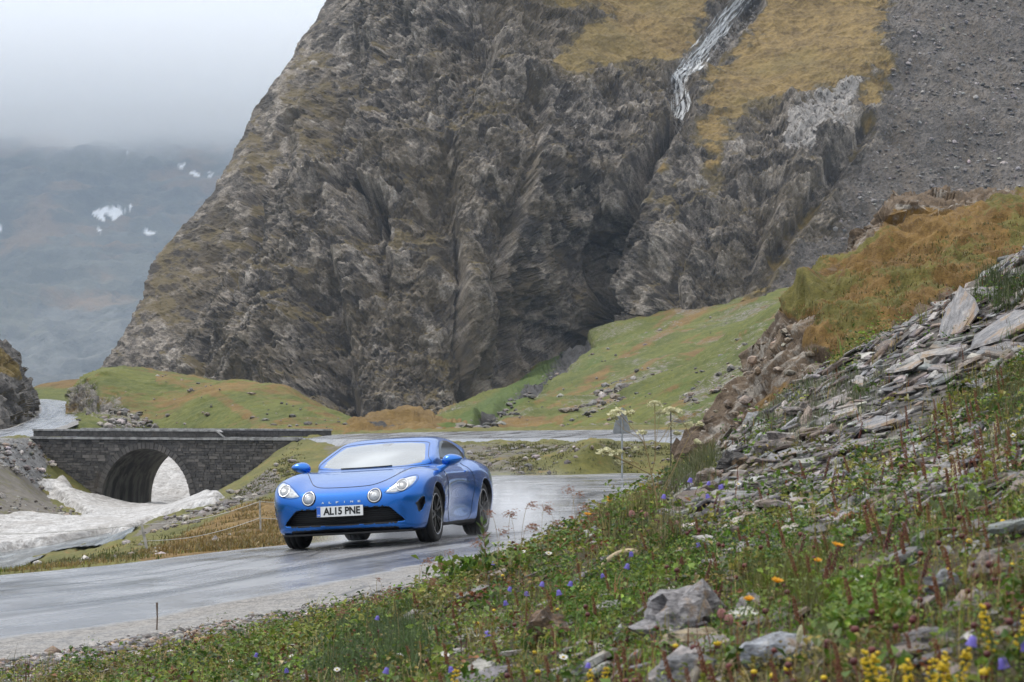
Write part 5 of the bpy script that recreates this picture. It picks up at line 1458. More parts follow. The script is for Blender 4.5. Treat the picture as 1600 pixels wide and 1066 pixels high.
# ------------------------------------------------------------------ what grows and lies on the flower bank
rv = np.random.default_rng(77)
_by = np.exp(np.linspace(np.log(2.3), np.log(60), 900)); _bb = np.linspace(-420, 2020, 700)
_gyy = np.repeat(_by[:, None], 700, 1); _gxx = _gyy * ((_bb - 800) / FPX)[None]
_gzz = ground_h(_gxx, _gyy)
def gz_at(x, y):
    """ground height from a fine lookup"""
    y = np.maximum(y, 2.0); u = np.clip((x / y * FPX + 800 + 420) / 2440 * 699, 0, 698.99); v = np.clip((np.log(y) - np.log(2.3)) / (np.log(60) - np.log(2.3)) * 899, 0, 898.99)
    i = u.astype(int); j = v.astype(int); fu = u - i; fv = v - j
    return (_gzz[j, i] * (1 - fu) + _gzz[j, i + 1] * fu) * (1 - fv) + (_gzz[j + 1, i] * (1 - fu) + _gzz[j + 1, i + 1] * fu) * fv
def ground_normal(x, y):
    e = .06
    dx = (gz_at(x + e, y) - gz_at(x - e, y)) / (2 * e); dy = (gz_at(x, y + e) - gz_at(x, y - e)) / (2 * e)
    n = np.stack([-dx, -dy, np.ones_like(dx)], -1)
    return n / np.linalg.norm(n, axis=-1, keepdims=True)
def foot_of(px, py, h=0.0, lo=2.6, hi=24):
    """the spot on the bank under something seen at (px, py) that stands h above the turf: nearest along the line of sight"""
    Y = np.exp(np.linspace(np.log(lo), np.log(hi), 900))
    P = at(np.full(900, px), np.full(900, py), Y)
    d = P[:, 2] - gz_at(P[:, 0], P[:, 1]) - h
    k = np.where((d[:-1] > 0) & (d[1:] <= 0))[0]
    j = k[0] if len(k) else int(np.argmin(np.abs(d)))
    return P[j]
# occupied ground seen from the survey: scatter points that really show
def scatter(n, poly=None, lo=2.3, hi=18, power=1.0, pxr=(-160, 2080)):
    out = []
    m = 0
    while m < n:
        k = n * 3
        Y = (rv.random(k) * (hi ** (2 - power) - lo ** (2 - power)) + lo ** (2 - power)) ** (1 / (2 - power)) if power != 2 else np.exp(rv.uniform(np.log(lo), np.log(hi), k))
        px = rv.uniform(pxr[0], pxr[1], k)
        x = (px - 800) / FPX * Y
        xe = np.interp(Y, RE[:60, 1], RE[:60, 0]) if False else np.interp(Y, REY, REX)
        ok = x > xe + .35 + .5 * (fbm(np.stack([x, Y, 0 * x], -1), .8, 3, 50))
        x, Y = x[ok], Y[ok]
        if poly is not None:
            a, b = proj(np.stack([x, Y, gz_at(x, Y)], -1))
            q = poly_sd(a, b, poly) < rv.normal(0, 8, len(a)); x, Y = x[q], Y[q]
        out.append(np.stack([x, Y], 1)); m += len(x)
        if len(out) > 60: break
    return np.concatenate(out)[:n]
o_ = np.argsort(RE[:, 1]); REY, REX = RE[o_, 1], RE[o_, 0]
def leaf_material(name, rough=.5, trans=.3):
    M = Mat(name)
    col = M.attr('col', 'Color')
    c = M.mix(M.rng(M.noise(60, 3, .6), .3, .7), col, M.mix(.35, col, (.02, .025, .008, 1)))
    M.set(Base_Color=c, Roughness=rough)
    M.bsdf.inputs['Specular IOR Level'].default_value = .4
    tr = M.n('BsdfTranslucent'); M.put(tr.inputs['Color'], c)
    mx = M.n('MixShader'); mx.inputs[0].default_value = trans
    M.t.links.new(M.bsdf.outputs[0], mx.inputs[1]); M.t.links.new(tr.outputs[0], mx.inputs[2]); M.t.links.new(mx.outputs[0], M.out.inputs['Surface'])
    return M.m
LEAF = leaf_material('foliage')
def unit(a): return a / (np.linalg.norm(a, axis=-1, keepdims=True) + 1e-9)
def palette(cols, n, jit=.25):
    c = np.array(cols)[rv.integers(0, len(cols), n)]
    return np.clip(c * (1 + rv.normal(0, jit, (n, 1))) * (1 + rv.normal(0, .04, (n, 3))), .003, 1)
GR = [(.075, .150, .017), (.110, .205, .022), (.180, .255, .034), (.046, .100, .013), (.25, .255, .045)]
OL = [(.18, .165, .04), (.25, .20, .05), (.13, .12, .034)]
STRAW = [(.38, .29, .11), (.27, .19, .07), (.45, .37, .18)]
RUST = [(.16, .05, .022), (.11, .032, .018), (.22, .09, .035)]
def leaves(base, size, col, spread=.8):
    """four-sided leaves, one per base point: pointed at both ends, folded along the midrib"""
    n = len(base)
    up = np.stack([rv.normal(0, spread, n), rv.normal(0, spread, n), np.ones(n)], 1); up = unit(up)
    a = rv.uniform(0, 2 * np.pi, n); t = unit(np.cross(up, np.stack([np.cos(a), np.sin(a), 0 * a], 1))); b = np.cross(up, t)
    s = size[:, None]
    V = np.stack([base - t * s * .5, base + b * s * .34 + up * s * .13, base + t * s * .55 - up * s * .12, base - b * s * .34 + up * s * .13], 1).reshape(-1, 3)
    F = (np.arange(n)[:, None] * 4)
    F = np.concatenate([F + np.array([0, 1, 2]), F + np.array([0, 2, 3])])
    return V, F, np.repeat(col, 4, 0)
def blades(base, hgt, wid, col, lean=.35, tip=None, seg=3):
    n = len(base)
    a = rv.uniform(0, 2 * np.pi, n); d = np.stack([np.cos(a), np.sin(a), 0 * a], 1); side_ = np.stack([-d[:, 1], d[:, 0], 0 * a], 1)
    le = np.abs(rv.normal(0, lean, n))[:, None]
    rows = []
    for k in range(seg + 1):
        t = k / seg
        p = base + np.array([0, 0, 1]) * (hgt[:, None] * t * (1 - .35 * le * t)) + d * (hgt[:, None] * le * t ** 1.8)
        w = wid[:, None] * (1 - t ** 1.6) * .5 + .0002
        rows += [p - side_ * w, p + side_ * w]
    V = np.stack(rows, 1).reshape(-1, 3); m = 2 * (seg + 1)
    F = np.concatenate([np.arange(n)[:, None] * m + 2 * k + np.array([0, 1, 3, 2]) for k in range(seg)])
    c = np.repeat(col[:, None], m, 1)
    if tip is not None:
        tt = (np.arange(m) // 2 / seg)[None, :, None]
        c = c * (1 - tt) + tip[:, None] * tt
    return V, F, c.reshape(-1, 3)
class Pile:
    def __init__(s): s.V = []; s.F = {3: [], 4: []}; s.C = []; s.n = 0
    def add(s, V, F, C):
        s.V.append(V); s.F[F.shape[1]].append(F + s.n); s.C.append(C); s.n += len(V)
    def build(s, name, mat, smooth=False):
        Fs = [np.concatenate(f) for f in s.F.values() if f]
        return obj(name, mesh_from(name, np.concatenate(s.V), Fs, {'col': np.concatenate(s.C)}, smooth), mat)
# --- leafy ground cover: cushions of small leaves
SLATE_POLY = slate_poly
def in_slate(xy):
    a, b = proj(np.stack([xy[:, 0], xy[:, 1], gz_at(xy[:, 0], xy[:, 1])], -1))
    return (poly_sd(a, b, SLATE_POLY) < 0)
pile = Pile()
cush = np.concatenate([scatter(10800, power=1.35), scatter(2600, lo=2.3, hi=9, pxr=(2080, 3800))])
cush = cush[~(in_slate(cush) & (rv.random(len(cush)) < .86))]
for _ in (0,):
    n = len(cush); rad_ = rv.uniform(.03, .10, n) * np.clip(cush[:, 1] / 7, .8, 1.5)
    k = np.clip((rad_ ** 1.5 * 1150 * np.clip(7 / cush[:, 1], .45, 1.3)), 6, 44).astype(int)
    idx = np.repeat(np.arange(n), k)
    m = len(idx)
    th_ = rv.uniform(0, 2 * np.pi, m); rr_ = np.sqrt(rv.random(m)) * rad_[idx]
    x = cush[idx, 0] + rr_ * np.cos(th_); y = cush[idx, 1] + rr_ * np.sin(th_)
    hh = (1 - (rr_ / rad_[idx]) ** 2) * rad_[idx] * rv.uniform(.5, 1.25, n)[idx] * rv.uniform(.35, 1.1, m)
    P_ = np.stack([x, y, gz_at(x, y) + .006 + hh], 1)
    tone = fbm(np.stack([cush[:, 0], cush[:, 1], 0 * cush[:, 0]], -1), .9, 3, 55) + rv.normal(0, .16, n)
    kind = np.digitize(tone, [-.30, -.02, .24])
    cc = np.empty((n, 3))
    for q, pal in enumerate((OL, GR[2:], GR, GR[:3])):
        w_ = kind == q; cc[w_] = palette(pal, w_.sum(), .22)
    rust = rv.random(n) < .05; cc[rust] = palette(RUST, rust.sum())
    leafc = np.clip(cc[idx] * (1 + rv.normal(0, .25, (m, 1))), .004, 1)
    rst = rv.random(m) < .05; leafc[rst] = palette(RUST + STRAW, rst.sum())
    sz = ((.007 + .014 * rv.random(n) ** 1.6)[idx] * rv.uniform(.7, 1.3, m)) * np.clip(cush[idx, 1] / 6, .9, 1.7)
    pile.add(*leaves(P_, sz, leafc, .55))
# broad-leaved herbs in clumps
bl = scatter(260, lo=2.6, hi=12, power=1.4); bl = bl[~(in_slate(bl) & (rv.random(len(bl)) < .8))]
idx = np.repeat(np.arange(len(bl)), 16); m = len(idx)
P_ = np.stack([bl[idx, 0] + rv.normal(0, .035, m), bl[idx, 1] + rv.normal(0, .035, m), 0 * idx], 1); P_[:, 2] = gz_at(P_[:, 0], P_[:, 1]) + rv.uniform(.01, .07, m)
pile.add(*leaves(P_, rv.uniform(.022, .045, m), np.clip(palette(GR[:3] + [(.12, .17, .05)], len(bl))[idx] * (1 + rv.normal(0, .2, (m, 1))), .004, 1), .7))
# thick green mats the photograph shows at two places, and taller leafy herbs
for poly, cnt, cols, s0, s1, hmax in (([(960, 905), (1010, 860), (1090, 830), (1180, 805), (1260, 830), (1250, 880), (1180, 900), (1120, 885), (1060, 890), (980, 960)], 9000, GR[:3] + [(.03, .075, .012)], .008, .016, .09),
                                      ([(870, 930), (960, 880), (985, 960), (900, 1010)], 3800, GR[:2], .008, .015, .07), ([(1290, 930), (1420, 930), (1420, 990), (1300, 1000)], 1500, GR[1:3], .016, .03, .09),
                                      ([(500, 985), (640, 985), (650, 1060), (470, 1060)], 2200, [(.06, .11, .03), (.085, .125, .035)], .006, .02, .10)):
    s = scatter(cnt, poly, lo=3.5, hi=14, power=1.6)
    bmp = (fbm(np.stack([s[:, 0], s[:, 1], 0 * s[:, 0]], -1), 5, 3, 58) * .5 + .6)
    P_ = np.stack([s[:, 0], s[:, 1], gz_at(s[:, 0], s[:, 1]) + rv.random(len(s)) ** .6 * hmax * bmp], 1)
    pile.add(*leaves(P_, rv.uniform(s0, s1, len(s)), palette(cols, len(s)), .8))
gc = pile.build('ground_cover', LEAF); tag(gc, 'dense low leafy herbs covering the bank', kind='stuff')
# --- grass
pile = Pile()
tu = np.concatenate([scatter(4000, power=1.2), scatter(1000, lo=2.3, hi=9, pxr=(2080, 3800))])
sl = in_slate(tu); tu = tu[~(sl & (rv.random(len(tu)) < .80))]
n = len(tu); k = rv.integers(5, 15, n); idx = np.repeat(np.arange(n), k); m = len(idx)
x = tu[idx, 0] + rv.normal(0, .022, m); y = tu[idx, 1] + rv.normal(0, .022, m)
tc = palette(GR + OL, n); dry = rv.random(n) < .34; tc[dry] = palette(STRAW + OL[:2], dry.sum()); rs_ = rv.random(n) < .09; tc[rs_] = palette(RUST, rs_.sum())
hh = (rv.gamma(3, .017, n) + .02)[idx] * rv.uniform(.6, 1.25, m)
pile.add(*blades(np.stack([x, y, gz_at(x, y) - .004], 1), hh, rv.uniform(.0014, .0034, m) * np.clip(y / 7, .9, 1.8), np.clip(tc[idx] * (1 + rv.normal(0, .2, (m, 1))), .004, 1), .45, np.clip(tc[idx] * 1.25 + .02, 0, 1)))
# pale grey-green tufts among the slates, dark tuft high on the right, straw-green tufts at the crest
for poly, cnt, cols, h0, h1 in (([(1160, 680), (1230, 620), (1330, 590), (1400, 590), (1350, 650), (1260, 690), (1190, 720)], 420, [(.17, .19, .11), (.13, .155, .08), (.26, .25, .17)], .025, .085), ([(1515, 480), (1545, 440), (1610, 430), (1640, 470), (1560, 490)], 90, [(.05, .075, .025), (.07, .09, .03)], .07, .15),
                               ([(930, 830), (960, 800), (1040, 800), (1060, 850), (1000, 870)], 170, [(.16, .16, .06), (.10, .12, .035), (.22, .19, .08)], .06, .14), ([(1500, 600), (1700, 560), (1700, 720), (1560, 700)], 280, [(.075, .115, .03), (.12, .145, .04), (.17, .15, .06)], .04, .11),
                               ([(1160, 900), (1300, 880), (1320, 960), (1180, 950)], 110, [(.17, .17, .04), (.12, .14, .03)], .04, .1), ([(540, 985), (650, 970), (660, 1060), (500, 1060)], 240, [(.07, .12, .04), (.09, .13, .05)], .05, .13), ([(1040, 745), (1100, 700), (1120, 740), (1060, 780)], 150, [(.14, .14, .06), (.09, .11, .04)], .06, .15)):
    s = scatter(cnt, poly, lo=3.5, hi=17, power=1.2); kk = rv.integers(14, 28, len(s)); idx = np.repeat(np.arange(len(s)), kk); m = len(idx)
    x = s[idx, 0] + rv.normal(0, .03, m); y = s[idx, 1] + rv.normal(0, .03, m)
    c = palette(cols, len(s))[idx] * (1 + rv.normal(0, .2, (m, 1)))
    pile.add(*blades(np.stack([x, y, gz_at(x, y) - .004], 1), rv.uniform(h0, h1, m), rv.uniform(.002, .004, m) * np.clip(y / 8, 1, 1.7), np.clip(c, .004, 1), .4))
# thin red brown stems and dead stalks standing all through the herbs
s = scatter(2300, power=1.3); m = len(s)
pile.add(*blades(np.stack([s[:, 0], s[:, 1], gz_at(s[:, 0], s[:, 1])], 1), rv.uniform(.04, .13, m), rv.uniform(.002, .0045, m) * np.clip(s[:, 1] / 7, .9, 1.6), palette(RUST + STRAW[:2], m), .22))
# verge beyond the road: seen as a fringe along its edge
t = rv.uniform(0, 150, 5200).astype(int); out = -rv.gamma(1.6, .9, 5200) - .05
nl = np.gradient(LE, axis=0); nl = nl / np.linalg.norm(nl, axis=1)[:, None]; nl = np.stack([nl[:, 1], -nl[:, 0]], 1)
s = LE[t] + nl[t] * out[:, None] + rv.normal(0, .12, (5200, 2)); s = s[(s[:, 1] > 12) & (s[:, 1] < 58)]
m = len(s); zz = gz_at(s[:, 0], s[:, 1]); och_ = (s[:, 0] > -5.2) & (rv.random(m) < .75)
vc = palette(GR[2:] + OL, m); vc[och_] = palette([(.26, .17, .05), (.20, .13, .04), (.30, .22, .09)], och_.sum())
for r_ in range(5):
    pile.add(*blades(np.stack([s[:, 0] + rv.normal(0, .04, m), s[:, 1] + rv.normal(0, .04, m), zz - .01], 1), rv.uniform(.02, .075, m), rv.uniform(.005, .010, m), np.clip(vc * (1 + rv.normal(0, .15, (m, 1))), .004, 1), .5))
# coarse tufts on the banks around the stream and between the roads
def tufts(poly, n, lo, hi, h0, h1, w0, w1, cols, per=7):
    k = n * 30; Y = np.exp(rv.uniform(np.log(lo), np.log(hi), k)); px = rv.uniform(min(a for a, b in poly), max(a for a, b in poly), k); x = (px - 800) / FPX * Y
    z = ground_h(x, Y, False); a, b = proj(np.stack([x, Y, z], -1)); ok = (poly_sd(a, b, poly) < 0) & (road_sd(x, Y) > .15) & (poly_sd(x, Y, UPPOLY) > .15)
    q = np.stack([x, Y, z], -1)[ok][:n]; idx = np.repeat(np.arange(len(q)), per); m = len(idx)
    c = palette(cols, len(q), .2)[idx] * (1 + rv.normal(0, .15, (m, 1)))
    pile.add(*blades(q[idx] + np.stack([rv.normal(0, .10, m), rv.normal(0, .10, m), -.02 + 0 * idx], 1), rv.uniform(h0, h1, m), rv.uniform(w0, w1, m), np.clip(c, .004, 1), .6, None, 2))
tufts([(360, 780), (440, 720), (470, 690), (480, 760), (440, 800)], 1100, 55, 108, .03, .11, .03, .06, [(.10, .11, .03), (.14, .12, .04), (.08, .09, .03)])
tufts([(210, 880), (300, 830), (390, 785), (442, 778), (450, 862), (320, 872)], 2200, 26, 70, .04, .13, .014, .03, [(.24, .16, .05), (.20, .13, .04), (.28, .21, .08), (.16, .13, .04)])
tufts([(40, 892), (110, 872), (230, 842), (300, 830), (220, 878)], 1000, 24, 60, .03, .10, .014, .03, [(.10, .115, .03), (.075, .095, .025), (.14, .125, .04)])
tufts([(690, 692), (1085, 690), (1070, 742), (690, 746)], 2200, 50, 100, .03, .10, .02, .05, [(.095, .10, .03), (.13, .115, .04), (.07, .085, .022), (.16, .14, .06)])
tufts([(1030, 745), (1060, 700), (1095, 688), (1085, 740), (1050, 760)], 300, 28, 60, .08, .3, .02, .04, [(.10, .10, .03), (.13, .11, .04)])
# ochre tufts on the brown hill
tu_ = np.argwhere(sstep(14, -14, poly_sd(HPX, HPY, TURF)) > .55)
wgt = np.linalg.norm(np.cross(np.gradient(HV, axis=1), np.gradient(HV, axis=0)), axis=-1)[tu_[:, 0], tu_[:, 1]]
tu_ = tu_[rv.choice(len(tu_), 5200, p=wgt / wgt.sum())]
hp = HV[tu_[:, 0], tu_[:, 1]]; kk = rv.integers(6, 12, len(hp)); idx = np.repeat(np.arange(len(hp)), kk); m = len(idx)
tone = fbm(hp, .45, 3, 88) + rv.normal(0, .12, len(hp))
hc_ = np.where((tone > .02)[:, None], palette([(.13, .115, .03), (.10, .095, .024)], len(hp), .2), palette([(.22, .13, .034), (.17, .10, .028), (.27, .18, .062)], len(hp), .2))
pile.add(*blades(hp[idx] + np.stack([rv.normal(0, .07, m), rv.normal(0, .07, m), -.02 + 0 * idx], 1), rv.uniform(.025, .075, m), rv.uniform(.010, .020, m), np.clip(hc_[idx] * (1 + rv.normal(0, .18, (m, 1))), .004, 1), .55, None, 2))
gs = pile.build('grass', LEAF); tag(gs, 'mixed green and dry grass blades on bank and verge', kind='stuff')

# --- gravel along the road edge
def rock_arrays(sub=2, seed=0, flat=.7, rough=.35, facet=.25):
    bm = bmesh.new(); bmesh.ops.create_icosphere(bm, subdivisions=sub, radius=1.0)
    V = np.array([v.co for v in bm.verts]); F = np.array([[v.index for v in f.verts] for f in bm.faces]); bm.free()
    w, c, e = worley(V + seed * 3.3, 1.1, seed, .8)
    d = 1 + fbm(V + seed, .9, 3, seed) * rough + w * facet
    if sub >= 3:
        w2, c2, e2 = worley(V + seed * 1.7, 2.6, seed + 1, .8); d = d + w2 * facet * .4 + fbm(V + seed, 5, 3, seed + 9) * .05
    V = V * d[:, None]; V[:, 2] *= flat
    return V, F
peb = [rock_arrays(1 if k < 3 else 1, 30 + k, .6, .5, .3) for k in range(6)]
pv = Pile()
n = 9500
t = rv.integers(14, 118, n); w_ = rv.gamma(2.0, .20, n) - .42
nr_ = np.gradient(RE, axis=0); nr_ = nr_ / np.linalg.norm(nr_, axis=1)[:, None]; nr_ = np.stack([nr_[:, 1], -nr_[:, 0]], 1)
s = RE[t] + nr_[t] * w_[:, None] + rv.normal(0, .08, (n, 2)); s = s[(s[:, 1] > 7) & (s[:, 1] < 30)]
for k in range(6):
    q = s[k::6]; m = len(q); V, F = peb[k]
    sz = rv.gamma(2.0, .0048, m) + .005
    a = rv.uniform(0, 6.28, m); ca, sa = np.cos(a), np.sin(a)
    W = np.stack([V[None, :, 0] * ca[:, None] - V[None, :, 1] * sa[:, None], V[None, :, 0] * sa[:, None] + V[None, :, 1] * ca[:, None], np.repeat(V[None, :, 2], m, 0)], -1) * sz[:, None, None] * (1 + rv.normal(0, .18, (m, 1, 3)))
    zz = np.maximum(gz_at(q[:, 0], q[:, 1]), np.where(road_sd(q[:, 0], q[:, 1]) < 0, road_z(q[:, 0], q[:, 1]), -9)) + sz * .25
    W += np.stack([q[:, 0], q[:, 1], zz], -1)[:, None]
    col = palette([(.10, .10, .105), (.16, .155, .15), (.24, .235, .23), (.07, .07, .075), (.20, .15, .11)], m, .3)
    pv.add(W.reshape(-1, 3), (np.arange(m)[:, None, None] * len(V) + F[None]).reshape(-1, 3), np.repeat(col, len(V), 0))
def stone_material(name, use_attr=True, tint=None, rough=.55, k=1.0):
    M = Mat(name)
    base = M.attr('col', 'Color') if use_attr else tint
    nz_ = M.noise(9 * k, 6, .7); vein = M.noise(22 * k, 5, .7, stretch=(1, 1, 3.0))
    dk = M.mix(1.0, base, (.34, .32, .32, 1), 'MULTIPLY'); lt = M.mix(1.0, base, (1.7, 1.65, 1.6, 1), 'MULTIPLY')
    c = M.mix(M.rng(M.math('ADD', M.math('MULTIPLY', nz_, .5), M.math('MULTIPLY', vein, .5)), .38, .62), dk, lt)
    c = M.mix(M.math('MULTIPLY', M.rng(M.noise(5 * k, 5, .65), .53, .66), .75 if not use_attr else .4), c, (.24, .15, .07, 1))
    c = M.mix(M.math('MULTIPLY', M.rng(M.noise(13 * k, 4, .6), .60, .70), .5 if not use_attr else .1), c, (.42, .40, .37, 1))
    M.set(Base_Color=c, Roughness=M.rng(nz_, .35, .65, rough - .12, rough + .15), Normal=M.bump(vein, .55, .012, M.bump(nz_, .5, .03)))
    return M.m
PEB = stone_material('pebbles')
o = pv.build('gravel', PEB, True); tag(o, 'grey gravel scattered along the inner road edge', kind='stuff')

# --- loose stones lying on the slopes farther off
sv = Pile()
def strew(Vg, PX, PY, poly, n, s0, s1, cols, sink=.25):
    c = np.argwhere(poly_sd(PX, PY, poly) < 0)
    if not len(c): return
    c = c[rv.integers(0, len(c), n)]; q = Vg[c[:, 0], c[:, 1]]; put_stones(q, s0, s1, cols, sink)
def put_stones(q, s0, s1, cols, sink=.25):
    n = len(q)
    for k in range(6):
        w = q[k::6]; m = len(w); V, F = peb[k]
        sz = s0 * (s1 / s0) ** (rv.random(m) ** 2.2)
        a = rv.uniform(0, 6.28, m); ca, sa = np.cos(a), np.sin(a)
        W = np.stack([V[None, :, 0] * ca[:, None] - V[None, :, 1] * sa[:, None], V[None, :, 0] * sa[:, None] + V[None, :, 1] * ca[:, None], np.repeat(V[None, :, 2], m, 0)], -1) * sz[:, None, None] * (1 + rv.normal(0, .22, (m, 1, 3)))
        W += (w + np.stack([0 * sz, 0 * sz, sz * sink], -1) + rv.normal(0, .15, (m, 3)) * [1, 1, 0])[:, None]
        sv.add(W.reshape(-1, 3), (np.arange(m)[:, None, None] * len(V) + F[None]).reshape(-1, 3), np.repeat(palette(cols, m, .3), len(V), 0))
STC = [(.11, .105, .10), (.16, .152, .145), (.22, .21, .20), (.08, .075, .07), (.15, .12, .095)]
PLA = np.array([1.0]);
def strew_ground(poly, n, s0, s1, lo, hi, cols=STC, sink=.2):
    k = n * 40; Y = np.exp(rv.uniform(np.log(lo), np.log(hi), k)); px = rv.uniform(min(a for a, b in poly), max(a for a, b in poly), k); x = (px - 800) / FPX * Y
    z = ground_h(x, Y, False); a, b = proj(np.stack([x, Y, z], -1)); ok = (poly_sd(a, b, poly) < 0) & (road_sd(x, Y) > .3) & (poly_sd(x, Y, UPPOLY) > .2)
    put_stones(np.stack([x, Y, z], -1)[ok][:n], s0, s1, cols, sink)
strew(AV, APX, APY, [(700, 676), (900, 560), (1030, 510), (1240, 470), (1240, 600), (900, 676)], 420, .06, .5, STC)
strew(AV, APX, APY, [(905, 640), (960, 590), (1060, 560), (1000, 600), (940, 650)], 240, .08, .45, STC)
strew(AV, APX, APY, [(738, 680), (776, 646), (836, 600), (895, 548), (920, 545), (860, 600), (800, 650), (760, 680)], 420, .08, .36, [(.05, .048, .047), (.09, .085, .085), (.15, .145, .14)])
strew(BV, BPX, BPY, [(850, 670), (1060, 577), (1250, 480), (1300, 560), (1100, 670)], 300, .04, .28, STC)
strew(BV, BPX, BPY, [(1060, 622), (1130, 575), (1200, 540), (1190, 575), (1130, 610), (1080, 635)], 420, .04, .28, STC)
strew(MV, MPX, MPY, [(150, 670), (170, 636), (200, 636), (250, 670)], 260, .05, .38, STC + [(.33, .32, .31)])
strew(MV, MPX, MPY, [(110, 660), (260, 580), (560, 660), (560, 672)], 160, .05, .3, STC)
strew(HV, HPX, HPY, [(1090, 700), (1150, 610), (1250, 495), (1285, 520), (1250, 600), (1180, 660)], 420, .02, .12, [(.17, .135, .10), (.12, .09, .065), (.22, .19, .155)])
strew_ground([(-60, 690), (60, 688), (80, 730), (62, 768), (20, 735), (-60, 715)], 620, .05, .20, 90, 112, STC + [(.30, .29, .29)])
strew_ground([(225, 840), (270, 805), (330, 795), (420, 735), (465, 695), (470, 720), (430, 775), (330, 815), (250, 845)], 460, .03, .17, 50, 108)
strew_ground([(700, 700), (1080, 692), (1060, 738), (700, 745)], 300, .03, .14, 50, 100)
strew_ground([(-60, 760), (110, 795), (130, 815), (60, 812), (-60, 805)], 160, .04, .18, 75, 100)
strew_ground([(60, 890), (200, 850), (420, 830), (420, 850), (230, 874)], 90, .03, .12, 24, 60, STC + [(.4, .39, .38)])
# blocks on the scree
ck = np.argwhere(poly_sd(cpx, cpy, [(1400, -60), (1385, 180), (1300, 360), (1180, 500), (1250, 560), (1700, 420), (1700, -60)]) < 0); ck = ck[rv.integers(0, len(ck), 5200)]
put_stones(CL[ck[:, 0], ck[:, 1]] + [0, -.15, 0], .07, .62, [(.11, .108, .108), (.17, .165, .165), (.075, .072, .072), (.24, .235, .235), (.13, .11, .095)], .1)
o = sv.build('loose_stones', PEB, False); tag(o, 'loose stones strewn over the slopes and stream banks', kind='stuff')
# --- slates: thin broken slabs, each an object
def slab_mesh(seed, name='slate'):
    r = np.random.default_rng(500 + seed); n = r.integers(6, 10)
    a = np.sort(np.linspace(0, 2 * np.pi, n, endpoint=False) + r.normal(0, .25, n))
    rad_ = 1 + r.normal(0, .24, n)
    el = r.uniform(.40, .75)
    top = np.stack([np.cos(a) * rad_, np.sin(a) * rad_ * el], 1); th_ = r.uniform(.055, .14)
    ins = top * r.uniform(.84, .95, (n, 1)) + r.normal(0, .03, (n, 2))
    tilt = r.normal(0, .04, 2)
    V = [(x, y, -th_) for x, y in top * r.uniform(.8, 1.0, (n, 1))] + [(x, y, th_ * .25 + r.normal(0, .018)) for x, y in top] + [(x, y, th_ + x * tilt[0] + y * tilt[1]) for x, y in ins] + [(0, 0, th_ * 1.05)]
    F4 = []; F3 = []
    for k in range(n):
        k2 = (k + 1) % n
        F4 += [(k, k2, n + k2, n + k), (n + k, n + k2, 2 * n + k2, 2 * n + k)]; F3.append((2 * n + k, 2 * n + k2, 3 * n))
    return mesh_from(name, V, [np.array(F4), np.array(F3)], smooth=False)
SLATES = [stone_material('slate_grey', False, (.135, .135, .142, 1), .42, .33), stone_material('slate_pale', False, (.215, .207, .20, 1), .46, .33), stone_material('slate_brown', False, (.14, .115, .10, 1), .55, .33), stone_material('slate_dark', False, (.085, .083, .088, 1), .45, .33)]
slab_me = []
for k in range(16):
    me = slab_mesh(k); me.materials.append(SLATES[[0, 1, 0, 2, 0, 1, 3, 0][k % 8]]); slab_me.append(me)
def lay(o, x, y, size, lift, tilt=.3, spin=None, sx=1.0):
    nn = ground_normal(np.array([x]), np.array([y]))[0] + np.array([-.10, -.02, .25]) + rv.normal(0, tilt, 3) * [1, 1, .2]
    nn = Vector(nn).normalized()
    q = nn.to_track_quat('Z', 'Y')
    sp_ = rv.normal(0, .55) if spin is None else spin
    o.rotation_euler = (q.to_matrix() @ Matrix.Rotation(sp_, 3, 'Z')).to_euler()
    o.location = (x, y, float(gz_at(np.array([x]), np.array([y]))[0]) + lift)
    o.scale = (size * sx, size, size * rv.uniform(.8, 1.5))
sp1 = scatter(170, SLATE_POLY, lo=6, hi=17.5, power=2.0, pxr=(1000, 1760)); sp2 = scatter(74, None, lo=4, hi=12, power=2.0, pxr=(650, 1640))
sp3 = scatter(46, [(1180, 650), (1250, 600), (1400, 510), (1600, 390), (1640, 420), (1460, 520), (1300, 620)], lo=8, hi=17.5, power=2.0, pxr=(1000, 1760))
for k, (x, y) in enumerate(np.concatenate([sp1, sp3, sp2])):
    o = obj('slate', slab_me[rv.integers(0, 16)])
    big = k < len(sp1) + len(sp3)
    size = float(np.clip(rv.gamma(2.2, .019) + .036, .04, .16)) if big else float(rv.uniform(.025, .06))
    lay(o, x, y, size, rv.uniform(-.01, .03) if big else .006, .26 if big else .4)
    tag(o, 'thin broken grey slate lying among many others on the scree of the bank' if big else 'small loose slate chip lying between the flowers of the bank', 'slate', 'slates of the scree on the bank' if big else 'slate chips between the flowers')
